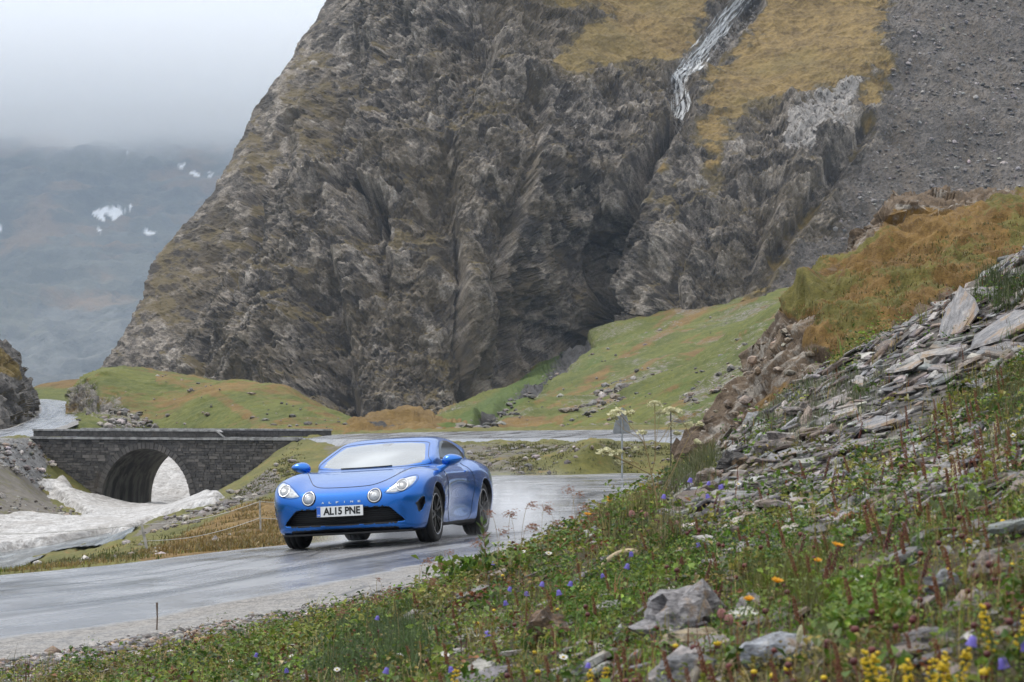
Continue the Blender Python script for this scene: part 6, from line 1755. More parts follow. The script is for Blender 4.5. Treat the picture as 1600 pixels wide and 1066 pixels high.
# smaller chips between them, thousands in the photograph
pv = Pile()
ch = np.concatenate([scatter(2600, SLATE_POLY, lo=6, hi=18, power=1.6, pxr=(1000, 1760)), scatter(800, None, lo=4, hi=12, power=1.6), scatter(900, [(1060, 830), (1200, 790), (1420, 690), (1600, 600), (1600, 760), (1300, 830), (1120, 880)], lo=4, hi=14, power=1.6)])
for k in range(16):
    q = ch[k::16]; m = len(q); me = slab_me[k]
    V = np.array([v.co for v in me.vertices]); 
    F4 = np.array([list(p.vertices) for p in me.polygons if len(p.vertices) == 4]); F3 = np.array([list(p.vertices) for p in me.polygons if len(p.vertices) == 3])
    nn = unit(ground_normal(q[:, 0], q[:, 1]) + rv.normal(0, .28, (m, 3)) + [-.1, 0, .2]); a = rv.uniform(-.9, .9, m)
    t1 = unit(np.cross(np.stack([-np.sin(a), np.cos(a), 0 * a], 1), nn)); t2 = np.cross(nn, t1)
    sz = np.clip(rv.gamma(2, .014, m) + .014, .015, .09)[:, None, None]
    W = (V[None, :, 0:1] * t1[:, None] + V[None, :, 1:2] * t2[:, None] + V[None, :, 2:3] * nn[:, None] * 1.3) * sz + np.stack([q[:, 0], q[:, 1], gz_at(q[:, 0], q[:, 1]) + rv.uniform(.0, .035, m)], -1)[:, None]
    col = np.repeat(palette([(.17, .17, .175), (.25, .245, .24), (.13, .105, .09), (.09, .09, .095)], m, .22), len(V), 0)
    n0 = pv.n; pv.add(W.reshape(-1, 3), (np.arange(m)[:, None, None] * len(V) + F4[None]).reshape(-1, 4), col)
    pv.F[3].append((np.arange(m)[:, None, None] * len(V) + F3[None]).reshape(-1, 3) + n0)
o = pv.build('slate_chips', PEB, False); tag(o, 'litter of small slate chips over the scree', kind='stuff')

# --- the boulders and large slabs the photograph shows one by one
def boulder(name, px, py, wpx, hpx, col, label, seed, flat=.7, depth=.8, rough=.3, facet=.35, rz=0.0, tilt=(0, 0), shape=None, ochre=True, mat=None):
    p = foot_of(px, py + hpx * .38)
    s = p[1] / FPX
    V, F = rock_arrays(3, seed, 1.0, rough, facet)
    V = V / np.abs(V).max(0)
    if shape is not None: V = shape(V)
    V = V * np.array([wpx * .5 * s, wpx * .5 * s * depth, hpx * .62 * s])
    o = obj(name, mesh_from(name, V, F, smooth=False), mat or stone_material(name + '_rock', False, col, .5, 2.6))
    for f in o.data.polygons: f.use_smooth = False
    o.location = (p[0], p[1] + wpx * .2 * s * depth, p[2] + hpx * .22 * s); o.rotation_euler = (tilt[0], tilt[1], rz)
    return tag(o, label, 'rock')
def peak(V):
    V = V.copy(); V[:, 2] = V[:, 2] * (.55 + .55 * sstep(-.9, .45, V[:, 0]) * sstep(1.3, .3, V[:, 0])); V[:, 2] += .12 * sstep(.0, .4, V[:, 0]) * sstep(.7, .4, V[:, 0]); return V
boulder('boulder', 1066, 952, 168, 112, (.17, .168, .178, 1), 'large pointed grey boulder with ochre stains among the flowers', 3, shape=peak, rough=.28, facet=.55)
boulder('boulder', 1090, 1000, 120, 40, (.20, .165, .10, 1), 'low tan rock half buried in front of the pointed boulder', 4)
boulder('boulder', 856, 980, 74, 74, (.10, .062, .035, 1), 'rough rusty brown rock standing among the harebells', 6, rough=.5, facet=.5)
boulder('boulder', 1222, 1016, 140, 58, (.20, .222, .255, 1), 'flat pale blue grey boulder near the bottom edge', 8, rough=.16, facet=.2)
boulder('boulder', 1082, 1046, 116, 56, (.11, .115, .125, 1), 'dark blue grey boulder at the bottom edge beside the tan pebble', 9, rough=.2)
boulder('boulder', 1142, 1044, 34, 40, (.32, .25, .15, 1), 'small tan rounded rock touching the dark bottom boulder', 10)
boulder('boulder', 1452, 1000, 98, 44, (.075, .072, .078, 1), 'dark rounded rock above the yellow flower clusters', 12, rough=.18)
boulder('boulder', 1478, 912, 66, 52, (.13, .14, .155, 1), 'blue grey block with a yellow flower in front', 13)
boulder('boulder', 1546, 884, 76, 62, (.15, .125, .11, 1), 'brownish rock near the right edge above the blue grey block', 14)
boulder('boulder', 1364, 843, 70, 30, (.15, .14, .135, 1), 'layered grey rock right of the two orange flowers', 15, facet=.5)
boulder('boulder', 1290, 848, 36, 24, (.19, .175, .16, 1), 'small grey rock left of the layered rock', 16)
boulder('boulder', 1225, 860, 48, 20, (.055, .057, .062, 1), 'flat dark wet stone beside the green mat', 17)
boulder('boulder', 1176, 942, 56, 36, (.22, .215, .215, 1), 'small grey rock right of the pointed boulder', 18)
boulder('boulder', 1534, 948, 30, 26, (.22, .18, .16, 1), 'pale pinkish pebble below the blue grey block', 19)
boulder('boulder', 768, 1058, 34, 20, (.24, .25, .26, 1), 'small pale rock at the bottom edge left of the yellow spike', 20)
boulder('boulder', 650, 963, 42, 24, (.36, .34, .33, 1), 'pale whitish rock at the road end of the bank', 21)
boulder('boulder', 312, 1000, 24, 12, (.34, .22, .10, 1), 'small orange stone on the gravel edge', 22)
boulder('boulder', 214, 1022, 20, 9, (.55, .54, .53, 1), 'small white stone on the gravel edge', 23)
boulder('boulder', 48, 1046, 22, 8, (.42, .41, .42, 1), 'pale flat stone at the lower left of the gravel', 24)
boulder('boulder', 1143, 724, 66, 46, (.022, .020, .020, 1), 'hollow rock shaded black on the crest left of the slates', 25, facet=.6)  # near-black base colour stands in for the shade inside a cavity
boulder('boulder', 1218, 690, 84, 40, (.12, .105, .10, 1), 'angular brown rock on the crest behind the slates', 26, facet=.6)
boulder('boulder', 1110, 745, 60, 34, (.13, .10, .075, 1), 'brown earthy rock under the hollow rock shaded black', 27, facet=.5)
boulder('boulder', 1255, 640, 64, 26, (.11, .095, .088, 1), 'brown angular rock at the upper crest', 28, facet=.6)
def big_slab(px, py, wpx, hpx, col_i, label, seed, spin=0.3, lean=(0, 0), lift=.03):
    p = foot_of(px, py + 6); s = p[1] / FPX
    me = slab_mesh(seed); me.materials.append(SLATES[col_i]); o = obj('slate', me)
    lay(o, p[0], p[1], wpx * .5 * s, lift, .05, spin)
    o.rotation_euler = (o.rotation_euler[0] + lean[0], o.rotation_euler[1] + lean[1], o.rotation_euler[2])
    o.scale = (wpx * .5 * s, max(hpx * s * 2.2, wpx * .22 * s), wpx * .5 * s)
    return tag(o, label, 'slate')
big_slab(1494, 722, 100, 44, 1, 'broad pale grey slab with parallel cracks right of the scree', 41, .35)
big_slab(1452, 758, 96, 44, 1, 'pale slab lying just below the broad cracked slab', 42, .2)
big_slab(1552, 764, 74, 26, 0, 'tilted blue grey slab under the orange dead leaf', 43, .5)
big_slab(1365, 668, 90, 32, 0, 'long grey slab in the middle of the scree', 44, .4)
big_slab(1312, 650, 60, 32, 1, 'pale slab standing out left of the long grey slab', 45, .5)
big_slab(1494, 512, 62, 56, 0, 'upright grey slab high on the scree', 46, .9, (0.35, 0), .06)
big_slab(1575, 512, 92, 60, 0, 'wide flat grey slab high at the right edge', 47, .3)
big_slab(1418, 572, 70, 42, 1, 'pinkish pale slab halfway up the scree', 48, .6)
big_slab(1545, 600, 80, 26, 0, 'thin slab below the wide flat slab', 49, .35)
big_slab(1120, 792, 120, 26, 1, 'long pale slab behind the harebells at the crest', 50, .15)
big_slab(1150, 810, 90, 22, 2, 'brown edged slab under the long pale slab', 51, .1)
big_slab(775, 905, 110, 20, 2, 'flat brown slab among grasses near the road', 52, .25)
big_slab(740, 930, 66, 18, 0, 'flat grey slab left of the brown slab near the road', 53, .3)
big_slab(1330, 700, 64, 24, 0, 'grey slab above the dark red stems', 54, .3)
big_slab(1235, 712, 70, 26, 0, 'grey slab in front of the angular brown rock', 55, .4)
# weathered stick
p0, p1 = foot_of(936, 896), foot_of(1000, 872)
t_ = np.linspace(0, 1, 9)[:, None]; P_ = p0 * (1 - t_) + p1 * t_; P_[:, 2] += .015 + .03 * np.sin(t_[:, 0] * 3.1)
o = tube('stick', P_ - p0, np.interp(np.linspace(0, 1, 9), [0, .2, .9, 1], [.006, .013, .015, .009]), plain('bleached_wood', (.42, .33, .20, 1), .7, 0, .25, 30), None, 8); o.location = p0
tag(o, 'bleached bent stick lying on the green mat', 'stick')
o = tube('dry_stem', [(0, 0, 0), (.003, 0, .09), (0, 0, .19)], [.006, .005, .008], plain('dry_brown', (.12, .085, .06, 1), .8), None, 6); q = on_road(245, 985); o.location = (q[0], q[1], float(road_z(*q)))
tag(o, 'single brown dry stem standing on the gravelly road edge', 'stem')
# ------------------------------------------------------------------ flowers, each plant an object with its stem and heads
STEM = plain('stem_green', (.07, .10, .03, 1), .6); STEMR = plain('stem_red', (.15, .05, .025, 1), .6); STEMS = plain('stem_straw', (.26, .19, .085, 1), .7)
def petal_mat(name, a, b, tr=.3):
    M = Mat(name); c = M.mix(M.rng(M.noise(90, 3, .6), .3, .7), a, b); M.set(Base_Color=c, Roughness=.6)
    t = M.n('BsdfTranslucent'); M.put(t.inputs['Color'], c); mx = M.n('MixShader'); mx.inputs[0].default_value = tr
    M.t.links.new(M.bsdf.outputs[0], mx.inputs[1]); M.t.links.new(t.outputs[0], mx.inputs[2]); M.t.links.new(mx.outputs[0], M.out.inputs['Surface'])
    return M.m
VIOLET = petal_mat('harebell_petal', (.15, .12, .52, 1), (.27, .22, .68, 1)); YEL = petal_mat('yellow_petal', (.62, .42, .01, 1), (.78, .58, .03, 1)); ORA = petal_mat('orange_petal', (.70, .30, .005, 1), (.78, .42, .01, 1))
WHI = petal_mat('white_petal', (.62, .62, .58, 1), (.82, .82, .80, 1)); CRE = petal_mat('cream_petal', (.55, .52, .30, 1), (.74, .72, .48, 1)); DRED = petal_mat('dark_red_head', (.055, .010, .012, 1), (.13, .025, .02, 1), .1)
PINK = petal_mat('pink_spikelet', (.30, .14, .09, 1), (.45, .24, .16, 1)); CLOV = petal_mat('clover_pink', (.40, .17, .17, 1), (.55, .30, .28, 1))
def blob(r, sub=1, squash=(1, 1, 1), seed=0):
    bm = bmesh.new(); bmesh.ops.create_icosphere(bm, subdivisions=sub, radius=1)
    V = np.array([v.co for v in bm.verts]); F = np.array([[v.index for v in f.verts] for f in bm.faces]); bm.free()
    V = V * (1 + .18 * fbm(V + seed * 2.1, 2.2, 2, seed))[:, None] * r * np.array(squash)
    return V, F
def bell_arrays(r=.0092, L_=.018):
    prof = [(.10, 0), (.55, -.08), (.78, -.35), (.82, -.62), (1.05, -.9), (1.25, -1.0)]
    th_ = np.linspace(0, 2 * np.pi, 10, endpoint=False)
    V = [(r * a * math.cos(t) * (1 if k < 5 else (1.0 if i % 2 else .72)), r * a * math.sin(t) * (1 if k < 5 else (1.0 if i % 2 else .72)), L_ * z) for k, (a, z) in enumerate(prof) for i, t in enumerate(th_)]
    F = [(k * 10 + i, k * 10 + (i + 1) % 10, (k + 1) * 10 + (i + 1) % 10, (k + 1) * 10 + i) for k in range(5) for i in range(10)]
    return np.array(V), np.array(F)
def rot(V, ax, a):
    return np.asarray(V) @ np.array(Matrix.Rotation(a, 3, ax)).T
def daisy_arrays(r, n, wid=.34, cup=.25):
    V = []; F = []
    for k in range(n):
        a = 2 * np.pi * k / n + rv.normal(0, .06)
        d = np.array([math.cos(a), math.sin(a), 0]); s_ = np.array([-d[1], d[0], 0]); q = r * rv.uniform(.85, 1.1)
        n0 = len(V)
        V += [d * r * .15, d * q * .6 + s_ * q * wid + [0, 0, q * cup * .7], d * q + [0, 0, q * cup], d * q * .6 - s_ * q * wid + [0, 0, q * cup * .7]]
        F.append((n0, n0 + 1, n0 + 2, n0 + 3))
    return np.array(V), np.array(F)
def plant(name, label, cat, group, h, kind, lean=(0, 0)):
    """one prototype standing at its own foot"""
    e = empty(name, (0, 0, 0), 0, label, cat, group)
    hx, hy = lean
    line = [(0, 0, -.01), (hx * .25, hy * .25, h * .4), (hx * .7, hy * .7, h * .8), (hx, hy, h)]
    if kind == 'harebell':
        line = spline(line + [(hx * 1.25, hy * 1.2, h * 1.02), (hx * 1.5, hy * 1.5, h * .97)], 14)
        tube('stem', line, .0011, STEM, e, 5)
        V, F = bell_arrays(); V = rot(V, 'Y', -.25 if hx > 0 else .25); obj('bell', mesh_from('bell', V + line[-1], F), VIOLET, e)
        V, F = blob(.0032, 1); obj('calyx', mesh_from('calyx', V + line[-1], F), STEM, e)
    elif kind == 'daisy':
        tube('stem', spline(line, 10), .0014, STEM, e, 5)
        V, F = daisy_arrays(.014, 14); V = rot(V, 'X', .5); obj('petals', mesh_from('petals', V + [hx, hy, h], F, smooth=False), WHI, e)
        V, F = blob(.005, 1, (1, 1, .6)); obj('flower_centre', mesh_from('flower_centre', V + [hx, hy - .001, h + .002], F), YEL, e)
    elif kind == 'hawkbit':
        tube('stem', spline(line, 10), .0016, STEM, e, 5)
        V, F = daisy_arrays(.017, 18, .2, .5); V2, F2 = daisy_arrays(.010, 12, .25, .8); Vj, Fj = join_arrays([(V, F), (V2 + [0, 0, .001], F2)])
        obj('petals', mesh_from('petals', rot(Vj, 'X', .3) + [hx, hy, h], Fj, smooth=False), ORA, e)
        V, F = blob(.006, 1, (1, 1, 1.2)); obj('calyx', mesh_from('calyx', V + [hx, hy, h - .004], F), STEM, e)
    elif kind == 'button':
        tube('stem', spline(line, 8), .0016, STEMR, e, 5)
        V, F = blob(.0080, 2, (1, 1, .7), 3); obj('flower_head', mesh_from('flower_head', V + [hx, hy, h], F), YEL, e)
        V, F = blob(.0076, 1, (1, 1, .7), 4); obj('calyx', mesh_from('calyx', V + [hx, hy, h - .007], F), DRED, e)
    elif kind == 'seedhead':
        tube('stem', spline(line, 8), .0014, STEMR, e, 5)
        V, F = blob(.0078, 2, (1, 1, .9), 5); obj('seed_head', mesh_from('seed_head', V + [hx, hy, h], F, smooth=False), DRED, e)
    elif kind == 'clover':
        tube('stem', spline(line, 8), .0016, STEM, e, 5)
        pts = []
        for k in range(46):
            a = k * 2.4; z = 1 - 2 * (k + .5) / 46; q = math.sqrt(1 - z * z)
            V, F = blob(.0026, 0, (1, 1, 1.6), k); pts.append((V + np.array([q * math.cos(a), q * math.sin(a), z * 1.15]) * .0095 + [hx, hy, h], F))
        V, F = join_arrays(pts); obj('flower_head', mesh_from('flower_head', V, F, smooth=False), CLOV, e)
    elif kind == 'spike':
        tube('stem', spline(line, 8), .0014, STEMR, e, 5)
        pts = []
        for k in range(26):
            t = .35 + .65 * k / 25; a = k * 2.4
            V, F = blob(.0030 * (1.25 - .6 * t), 0, (1, 1, 1.4), k); pts.append((V + [hx * t + .0034 * math.cos(a), hy * t + .0034 * math.sin(a), h * t], F))
        V, F = join_arrays(pts); obj('seed_spike', mesh_from('seed_spike', V, F, smooth=False), DRED if lean[0] > 0 else plain('rust_spike', (.17, .065, .03, 1), .8), e)
    elif kind == 'bistort':
        tube('stem', spline(line, 8), .0016, STEMS, e, 5)
        pts = []
        for k in range(30):
            t = .72 + .28 * k / 29; a = k * 2.4; q = .004 * math.sin(math.pi * (.15 + .8 * k / 29))
            V, F = blob(.0026, 0, (1, 1, 1.2), k); pts.append((V + [hx * t + q * math.cos(a), hy * t + q * math.sin(a), h * t], F))
        V, F = join_arrays(pts); obj('flower_spike', mesh_from('flower_spike', V, F, smooth=False), CRE, e)
    elif kind == 'goldenrod':
        tube('stem', spline(line, 8), .0026, STEM, e, 5)
        pts = []; lv = []
        for k in range(46):
            t = .30 + .70 * (k / 45) ** .8; a = k * 2.4; q = .020 * (1.2 - t) * rv.random() * .8 + .003
            V, F = blob(rv.uniform(.0025, .0048), 0, (1, 1, .8), k); pts.append((V + [hx * t + q * math.cos(a), hy * t + q * math.sin(a), h * t + rv.normal(0, .004)], F))
        V, F = join_arrays(pts); obj('flower_spike', mesh_from('flower_spike', V, F, smooth=False), YEL, e)
        b = np.stack([hx * .3 + rv.normal(0, .016, 26), rv.normal(0, .016, 26), rv.uniform(.01, h * .6, 26)], 1)
        V, F, C = leaves(b, rv.uniform(.018, .03, 26), palette(GR[1:], 26), .8); obj('foliage', mesh_from('foliage', V, F, {'col': C}, False), LEAF, e)
    elif kind == 'plume':
        top = spline([(0, 0, -.01), (hx * .15, hy * .2, h * .5), (hx * .45, hy * .5, h * .85), (hx * .8, hy * .8, h), (hx * 1.25, hy * 1.2, h * .985)], 20)
        tube('stem', top, .0008, STEMS, e, 4)
        pts = []
        for k in range(34):
            t = .66 + .34 * k / 33; p_ = np.array([np.interp(t, np.linspace(0, 1, 20), top[:, j]) for j in range(3)])
            V, F = blob(.0024, 0, (2.4, .5, .6), k); V = rot(V, 'Y', rv.uniform(-.2, .9)); pts.append((V + p_ + [rv.normal(.004, .011), rv.normal(0, .006), rv.normal(-.004, .008)], F))
        V, F = join_arrays(pts); obj('spikelets', mesh_from('spikelets', V, F, smooth=False), PINK, e)
    for ch in e.children_recursive:      # clusters of florets and seeds far too small to pick apart
        if ch.name.split('.')[0] in ('spikelets', 'flower_spike', 'seed_spike', 'flower_head', 'foliage'): ch['kind'] = 'stuff'
    return e
def stand(protos, spots, h, used):
    """plants whose heads were seen at these places"""
    for k, (px, py) in enumerate(spots):
        i = k % len(protos); p = protos[i]
        f = foot_of(px, py, h)
        o = p if i not in used else copy_tree(p)
        used.add(i)
        o.location = (f[0], f[1], float(gz_at(f[0:1], f[1:2])[0])); o.rotation_euler = (0, 0, rv.normal(0, .35))
        s = float(np.clip(rv.normal(1, .10), .8, 1.25)); o.scale = (s, s, s)
def grow(name, label, cat, group, kind, h, spots, variants=3, leanw=.03):
    pr = [plant(name, label, cat, group, h, kind, ((.6 + rv.random()) * leanw * (1 if k % 2 == 0 else -1), rv.normal(0, abs(leanw) * .4))) for k in range(min(variants, len(spots)))]
    stand(pr, spots, h, set())
def rnd_spots(n, poly, h=.08):
    out = []
    while len(out) < n:
        px = rv.uniform(min(a for a, b in poly), max(a for a, b in poly)); py = rv.uniform(min(b for a, b in poly), max(b for a, b in poly))
        if poly_sd(np.array([px]), np.array([py]), poly)[0] < 0: out.append((px, py))
    return out
LOWB = [(420, 1060), (560, 960), (740, 900), (900, 850), (1010, 800), (1180, 780), (1350, 740), (1600, 680), (1600, 1066), (420, 1066)]
MIDB = [(740, 930), (900, 860), (1050, 790), (1200, 740), (1400, 680), (1600, 620), (1600, 860), (1300, 900), (900, 1000)]
grow('harebell', 'violet blue harebell nodding on a thin stem among the herbs of the bank', 'flower', 'harebells on the bank', 'harebell', .085,
     [(784, 880), (789, 872), (802, 925), (813, 917), (849, 922), (870, 907), (774, 938), (907, 908), (968, 863), (1012, 880), (1066, 846), (1121, 749), (1105, 757), (1065, 773), (1083, 772), (1141, 753), (739, 985), (616, 960), (675, 1040), (939, 1022), (1553, 996), (1583, 992), (1522, 1031), (408, 1022), (432, 1042), (641, 1045), (922, 891), (1093, 752)], 4)
grow('hawkbit', 'bright orange yellow hawkbit opened upward on a green stem', 'flower', 'orange hawkbits', 'hawkbit', .08, [(1266, 868), (1326, 858), (1198, 914), (964, 767), (942, 786), (933, 807), (1155, 936)], 2)
grow('yellow_button', 'yellow button flower with a dark red calyx in the low herbs', 'flower', 'yellow button flowers', 'button', .045, [(1174, 1047), (1292, 1052), (1112, 1008), (1510, 846), (1486, 893), (741, 972), (769, 955), (1163, 1022), (1505, 1056), (1203, 1056), (1238, 1048), (1047, 1010), (1405, 1046), (1548, 1040)] + rnd_spots(10, LOWB), 3, .01)
grow('goldenrod', 'cluster of small yellow flowers on an upright leafy stem', 'flower', 'yellow flower clusters', 'goldenrod', .11, [(936, 1030), (928, 1046), (1352, 1030), (1372, 1026), (1442, 1032), (1428, 1046), (1458, 1044), (1556, 952), (1588, 950), (1484, 1006), (1492, 1018), (1400, 1052), (700, 1052), (1380, 1052)], 4, .015)
grow('daisy', 'small white daisy open above the green herbs', 'flower', 'white daisies', 'daisy', .05, [(848, 958), (885, 1027), (1337, 908), (1509, 996), (1157, 757), (1338, 744), (455, 1006), (457, 1022), (357, 1032), (815, 862), (824, 838), (853, 866), (1590, 660), (1586, 684), (1205, 892), (395, 1050), (530, 1046), (1160, 668), (620, 1028), (700, 1028)], 3, .012)
grow('seed_head', 'dark red round seed head on a red stem', 'seed head', 'dark red seed heads', 'seedhead', .06, [(1195, 770), (993, 816), (1088, 832), (1076, 834), (1001, 926), (921, 950), (914, 962), (810, 856), (1265, 852), (1030, 815), (1040, 890), (1295, 1010), (1350, 1020), (1320, 880)] + rnd_spots(75, LOWB), 4, .015)
grow('red_spike', 'upright dark red dock like seed spike among slates and herbs', 'seed head', 'dark red seed spikes', 'spike', .11, [(1345, 698), (1330, 712), (1372, 730), (1387, 700), (1300, 740), (1197, 762), (1285, 720), (1420, 690), (1340, 660), (1230, 815), (1112, 768), (1245, 790)] + rnd_spots(40, MIDB), 2, .02)
grow('rust_spike', 'thin rust brown seed spike standing out of the herbs', 'seed head', 'rust brown seed spikes', 'spike', .085, rnd_spots(80, LOWB), 1, -.02)
grow('rust_spike', 'thin rust brown seed spike standing out of the slates on the right', 'seed head', 'rust brown seed spikes on the slates', 'spike', .13, rnd_spots(40, [(1380, 640), (1600, 560), (1600, 720), (1480, 720), (1380, 700)]), 1, -.02)
grow('pale_spike', 'pale cream flower spike on a thin straw stem among the slates', 'flower', 'cream flower spikes', 'bistort', .10, [(1310, 666), (1420, 610), (1475, 638), (1503, 668), (1545, 672), (1346, 640), (1455, 650), (1386, 770), (1240, 988), (1308, 720)], 2, .01)
grow('clover', 'pinkish clover head beside the boulders', 'flower', 'pinkish clover heads', 'clover', .055, [(1133, 968), (1135, 960), (1000, 800), (1013, 802), (985, 806), (1060, 815)], 2, .008)
grow('grass_plume', 'drooping pinkish grass plume standing against the wet road', 'grass plume', 'pinkish grass plumes against the road', 'plume', .22,
     [(891, 766), (901, 774), (793, 784), (780, 803), (813, 803), (806, 796), (845, 795), (871, 799), (853, 812), (925, 792), (776, 832), (848, 820), (811, 829), (712, 849), (917, 806), (700, 870), (745, 815), (760, 852), (664, 905), (600, 895), (570, 935), (625, 930), (520, 960), (690, 895), (650, 885)], 4, .035)
# leafy shoot at the road end of the bank
sh = foot_of(757, 905); shoot = empty('leafy_shoot', tuple(sh), 0, 'upright young shoot with narrow green leaves beside the rear wheel of the car', 'plant')
s_ = sh[1] / FPX
st = spline([(0, 0, -.01), (-.004, 0, .03 * s_ * 1000 / 1), (-3 * s_, 0, 88 * s_)], 10) if False else spline([(0, 0, -.01), (2 * s_, 0, 35 * s_), (-4 * s_, 0, 86 * s_)], 12)
tube('stem', st, np.linspace(.0035, .0015, 12), STEMR, shoot, 6)
V = []; F = []; C = []
for k in range(20):
    t = .25 + .75 * k / 19; p_ = np.array([np.interp(t, np.linspace(0, 1, 12), st[:, j]) for j in range(3)]); a = k * 2.4
    d = unit(np.array([math.cos(a), math.sin(a) * .7, .7 + .6 * t])); ln = (26 - 9 * t) * s_; w_ = np.cross(d, [0, .3, 1]); w_ = unit(w_) * ln * .17
    n0 = len(V); V += [p_, p_ + d * ln * .5 + w_, p_ + d * ln + [0, 0, -ln * .1], p_ + d * ln * .5 - w_]; F += [(n0, n0 + 1, n0 + 2), (n0, n0 + 2, n0 + 3)]; C += [palette([(.09, .15, .035), (.13, .18, .05)], 1)[0]] * 4
obj('foliage', mesh_from('foliage', V, np.array(F), {'col': np.array(C)}, False), LEAF, shoot)
b = np.stack([rv.normal(0, 34 * s_, 260), rv.normal(0, 30 * s_, 260), rv.uniform(0, 36 * s_, 260)], 1)
V, F, C = leaves(b, rv.uniform(10, 20, 260) * s_, palette(GR[1:4], 260), 1.2); obj('lower_leaves', mesh_from('lower_leaves', V, F, {'col': C}, False), LEAF, shoot)
# tall branching plant with cream umbels
ub = foot_of(1030, 806); s_ = ub[1] / FPX
umb = empty('umbel_plant', tuple(ub), 0, 'tall branching plant with cream umbels rising against the road', 'plant')
def rel(px, py, dy=0.0): 
    q = at(px, py, ub[1] + dy); return q - ub
tube('stem', spline([(0, 0, -.02), rel(1025, 775), rel(1018, 742)], 10), np.linspace(.005, .0035, 10), STEMS, umb, 6)
heads = [((946, 702), (1018, 742), 30, .0028, -.05), ((966, 640), (1005, 690), 34, .0018, .06), ((1023, 628), (1024, 720), 24, .002, .0), ((1047, 638), (1060, 650), 26, .0018, .05), ((1031, 643), (1024, 700), 16, .0012, .03), ((1076, 662), (1052, 655), 14, .0012, .05), ((1004, 674), (1018, 742), 14, .0018, -.02),
         ((970, 706), (1000, 728), 9, .001, 0), ((980, 720), (1005, 735), 9, .001, 0), ((964, 722), (990, 722), 8, .001, -.03), ((993, 702), (1012, 722), 9, .001, .02), ((1058, 641), (1052, 655), 14, .001, .06), ((1093, 662), (1078, 680), 10, .001, .05), ((1049, 663), (1040, 690), 10, .001, .03), ((1058, 676), (1046, 690), 10, .001, .02), ((1090, 690), (1068, 700), 9, .001, .05), ((985, 643), (990, 670), 12, .001, .05), ((959, 652), (975, 672), 10, .001, .05)]
conn = [((1018, 742), (1005, 690), .0022), ((1018, 742), (1024, 700), .002), ((1024, 700), (1052, 655), .0016), ((1028, 780), (1078, 680), .0016), ((1078, 680), (1060, 650), .0014), ((1028, 790), (1068, 700), .0012), ((1005, 690), (975, 672), .0012), ((975, 672), (966, 642), .0012)]
for a, b, r_ in conn:
    tube('branch', np.array([rel(*a), (rel(*a) + rel(*b)) / 2 + [.004, 0, .002], rel(*b)]), r_, STEMS, umb, 5)
for hd_, frm_, wpx, r_, dy in heads:
    top = rel(hd_[0], hd_[1], dy); bt = rel(frm_[0], frm_[1])
    u_ = tube('umbel', spline([bt, (bt + top) / 2 + [0, 0, -.004], top + [0, 0, -.012]], 8), r_, STEMS, umb, 5)
    pts = []; nb_ = int(8 + wpx * .9)
    for k in range(nb_):
        a = k * 2.4; q = math.sqrt((k + .5) / nb_) * wpx * .5 * s_
        p_ = top + np.array([q * math.cos(a), q * math.sin(a), -.5 * q * q / (wpx * .5 * s_) + rv.normal(0, .003)])
        V, F = daisy_arrays(rv.uniform(.009, .013), 5, .5, .2); V = rot(V, 'X', rv.uniform(.1, .9)); V = rot(V, 'Z', rv.uniform(0, 6)); pts.append((V + p_, F))
        V, F = blob(.0035, 0); pts.append((V + p_ - [0, 0, .001], F))
    V, F = join_arrays(pts); obj('florets', mesh_from('florets', V, F, smooth=False), CRE, u_)['kind'] = 'stuff'

# ------------------------------------------------------------------ one label for each of the many: by its nearest landmark
bpy.context.view_layer.update()
def seen_at(o):
    pts = [np.array(ch.matrix_world @ Vector(c)) for ch in ([o] + list(o.children_recursive)) if ch.type == 'MESH' for c in ch.bound_box]
    P_ = np.array(pts).mean(0)
    return [float(q) for q in proj(P_)]
LAND = []
for o in bpy.data.objects:
    if o.parent is None and o.get('category') in ('rock', 'stick', 'plant') or (o.get('category') == 'slate' and not o.get('group')):
        LAND.append((o['label'], *seen_at(o)))
short = lambda s: s
ORD = ['', 'second', 'third', 'fourth', 'fifth', 'sixth', 'seventh', 'eighth', 'ninth', 'tenth', 'eleventh', 'twelfth', 'thirteenth', 'fourteenth', 'fifteenth', 'sixteenth', 'seventeenth', 'eighteenth', 'nineteenth', 'twentieth']
LM = {l: ' '.join(l.split()[:4]) for l, _, _ in LAND}
dup = {}
for l, s_ in LM.items(): dup.setdefault(s_, []).append(l)
for s_, ls in dup.items():
    if len(ls) > 1:
        for l in ls: LM[l] = ' '.join(l.split()[:7])
for l in LM:
    w = LM[l].split()
    while w and w[-1] in ('with', 'on', 'the', 'at', 'in', 'a', 'of', 'near', 'and', 'below', 'left', 'right', 'under', 'lying', 'standing', 'above', 'half', 'just', 'behind', 'out', 'touching'): w.pop()
    LM[l] = ' '.join(w)
NOUN = {'harebell': 'violet harebell', 'hawkbit': 'orange hawkbit', 'yellow_button': 'yellow button flower', 'goldenrod': 'yellow flower cluster', 'daisy': 'white daisy', 'seed_head': 'dark red seed head', 'red_spike': 'dark red seed spike', 'rust_spike': 'rust brown seed spike', 'pale_spike': 'cream flower spike', 'clover': 'pinkish clover head', 'grass_plume': 'pinkish grass plume'}
cells = {}
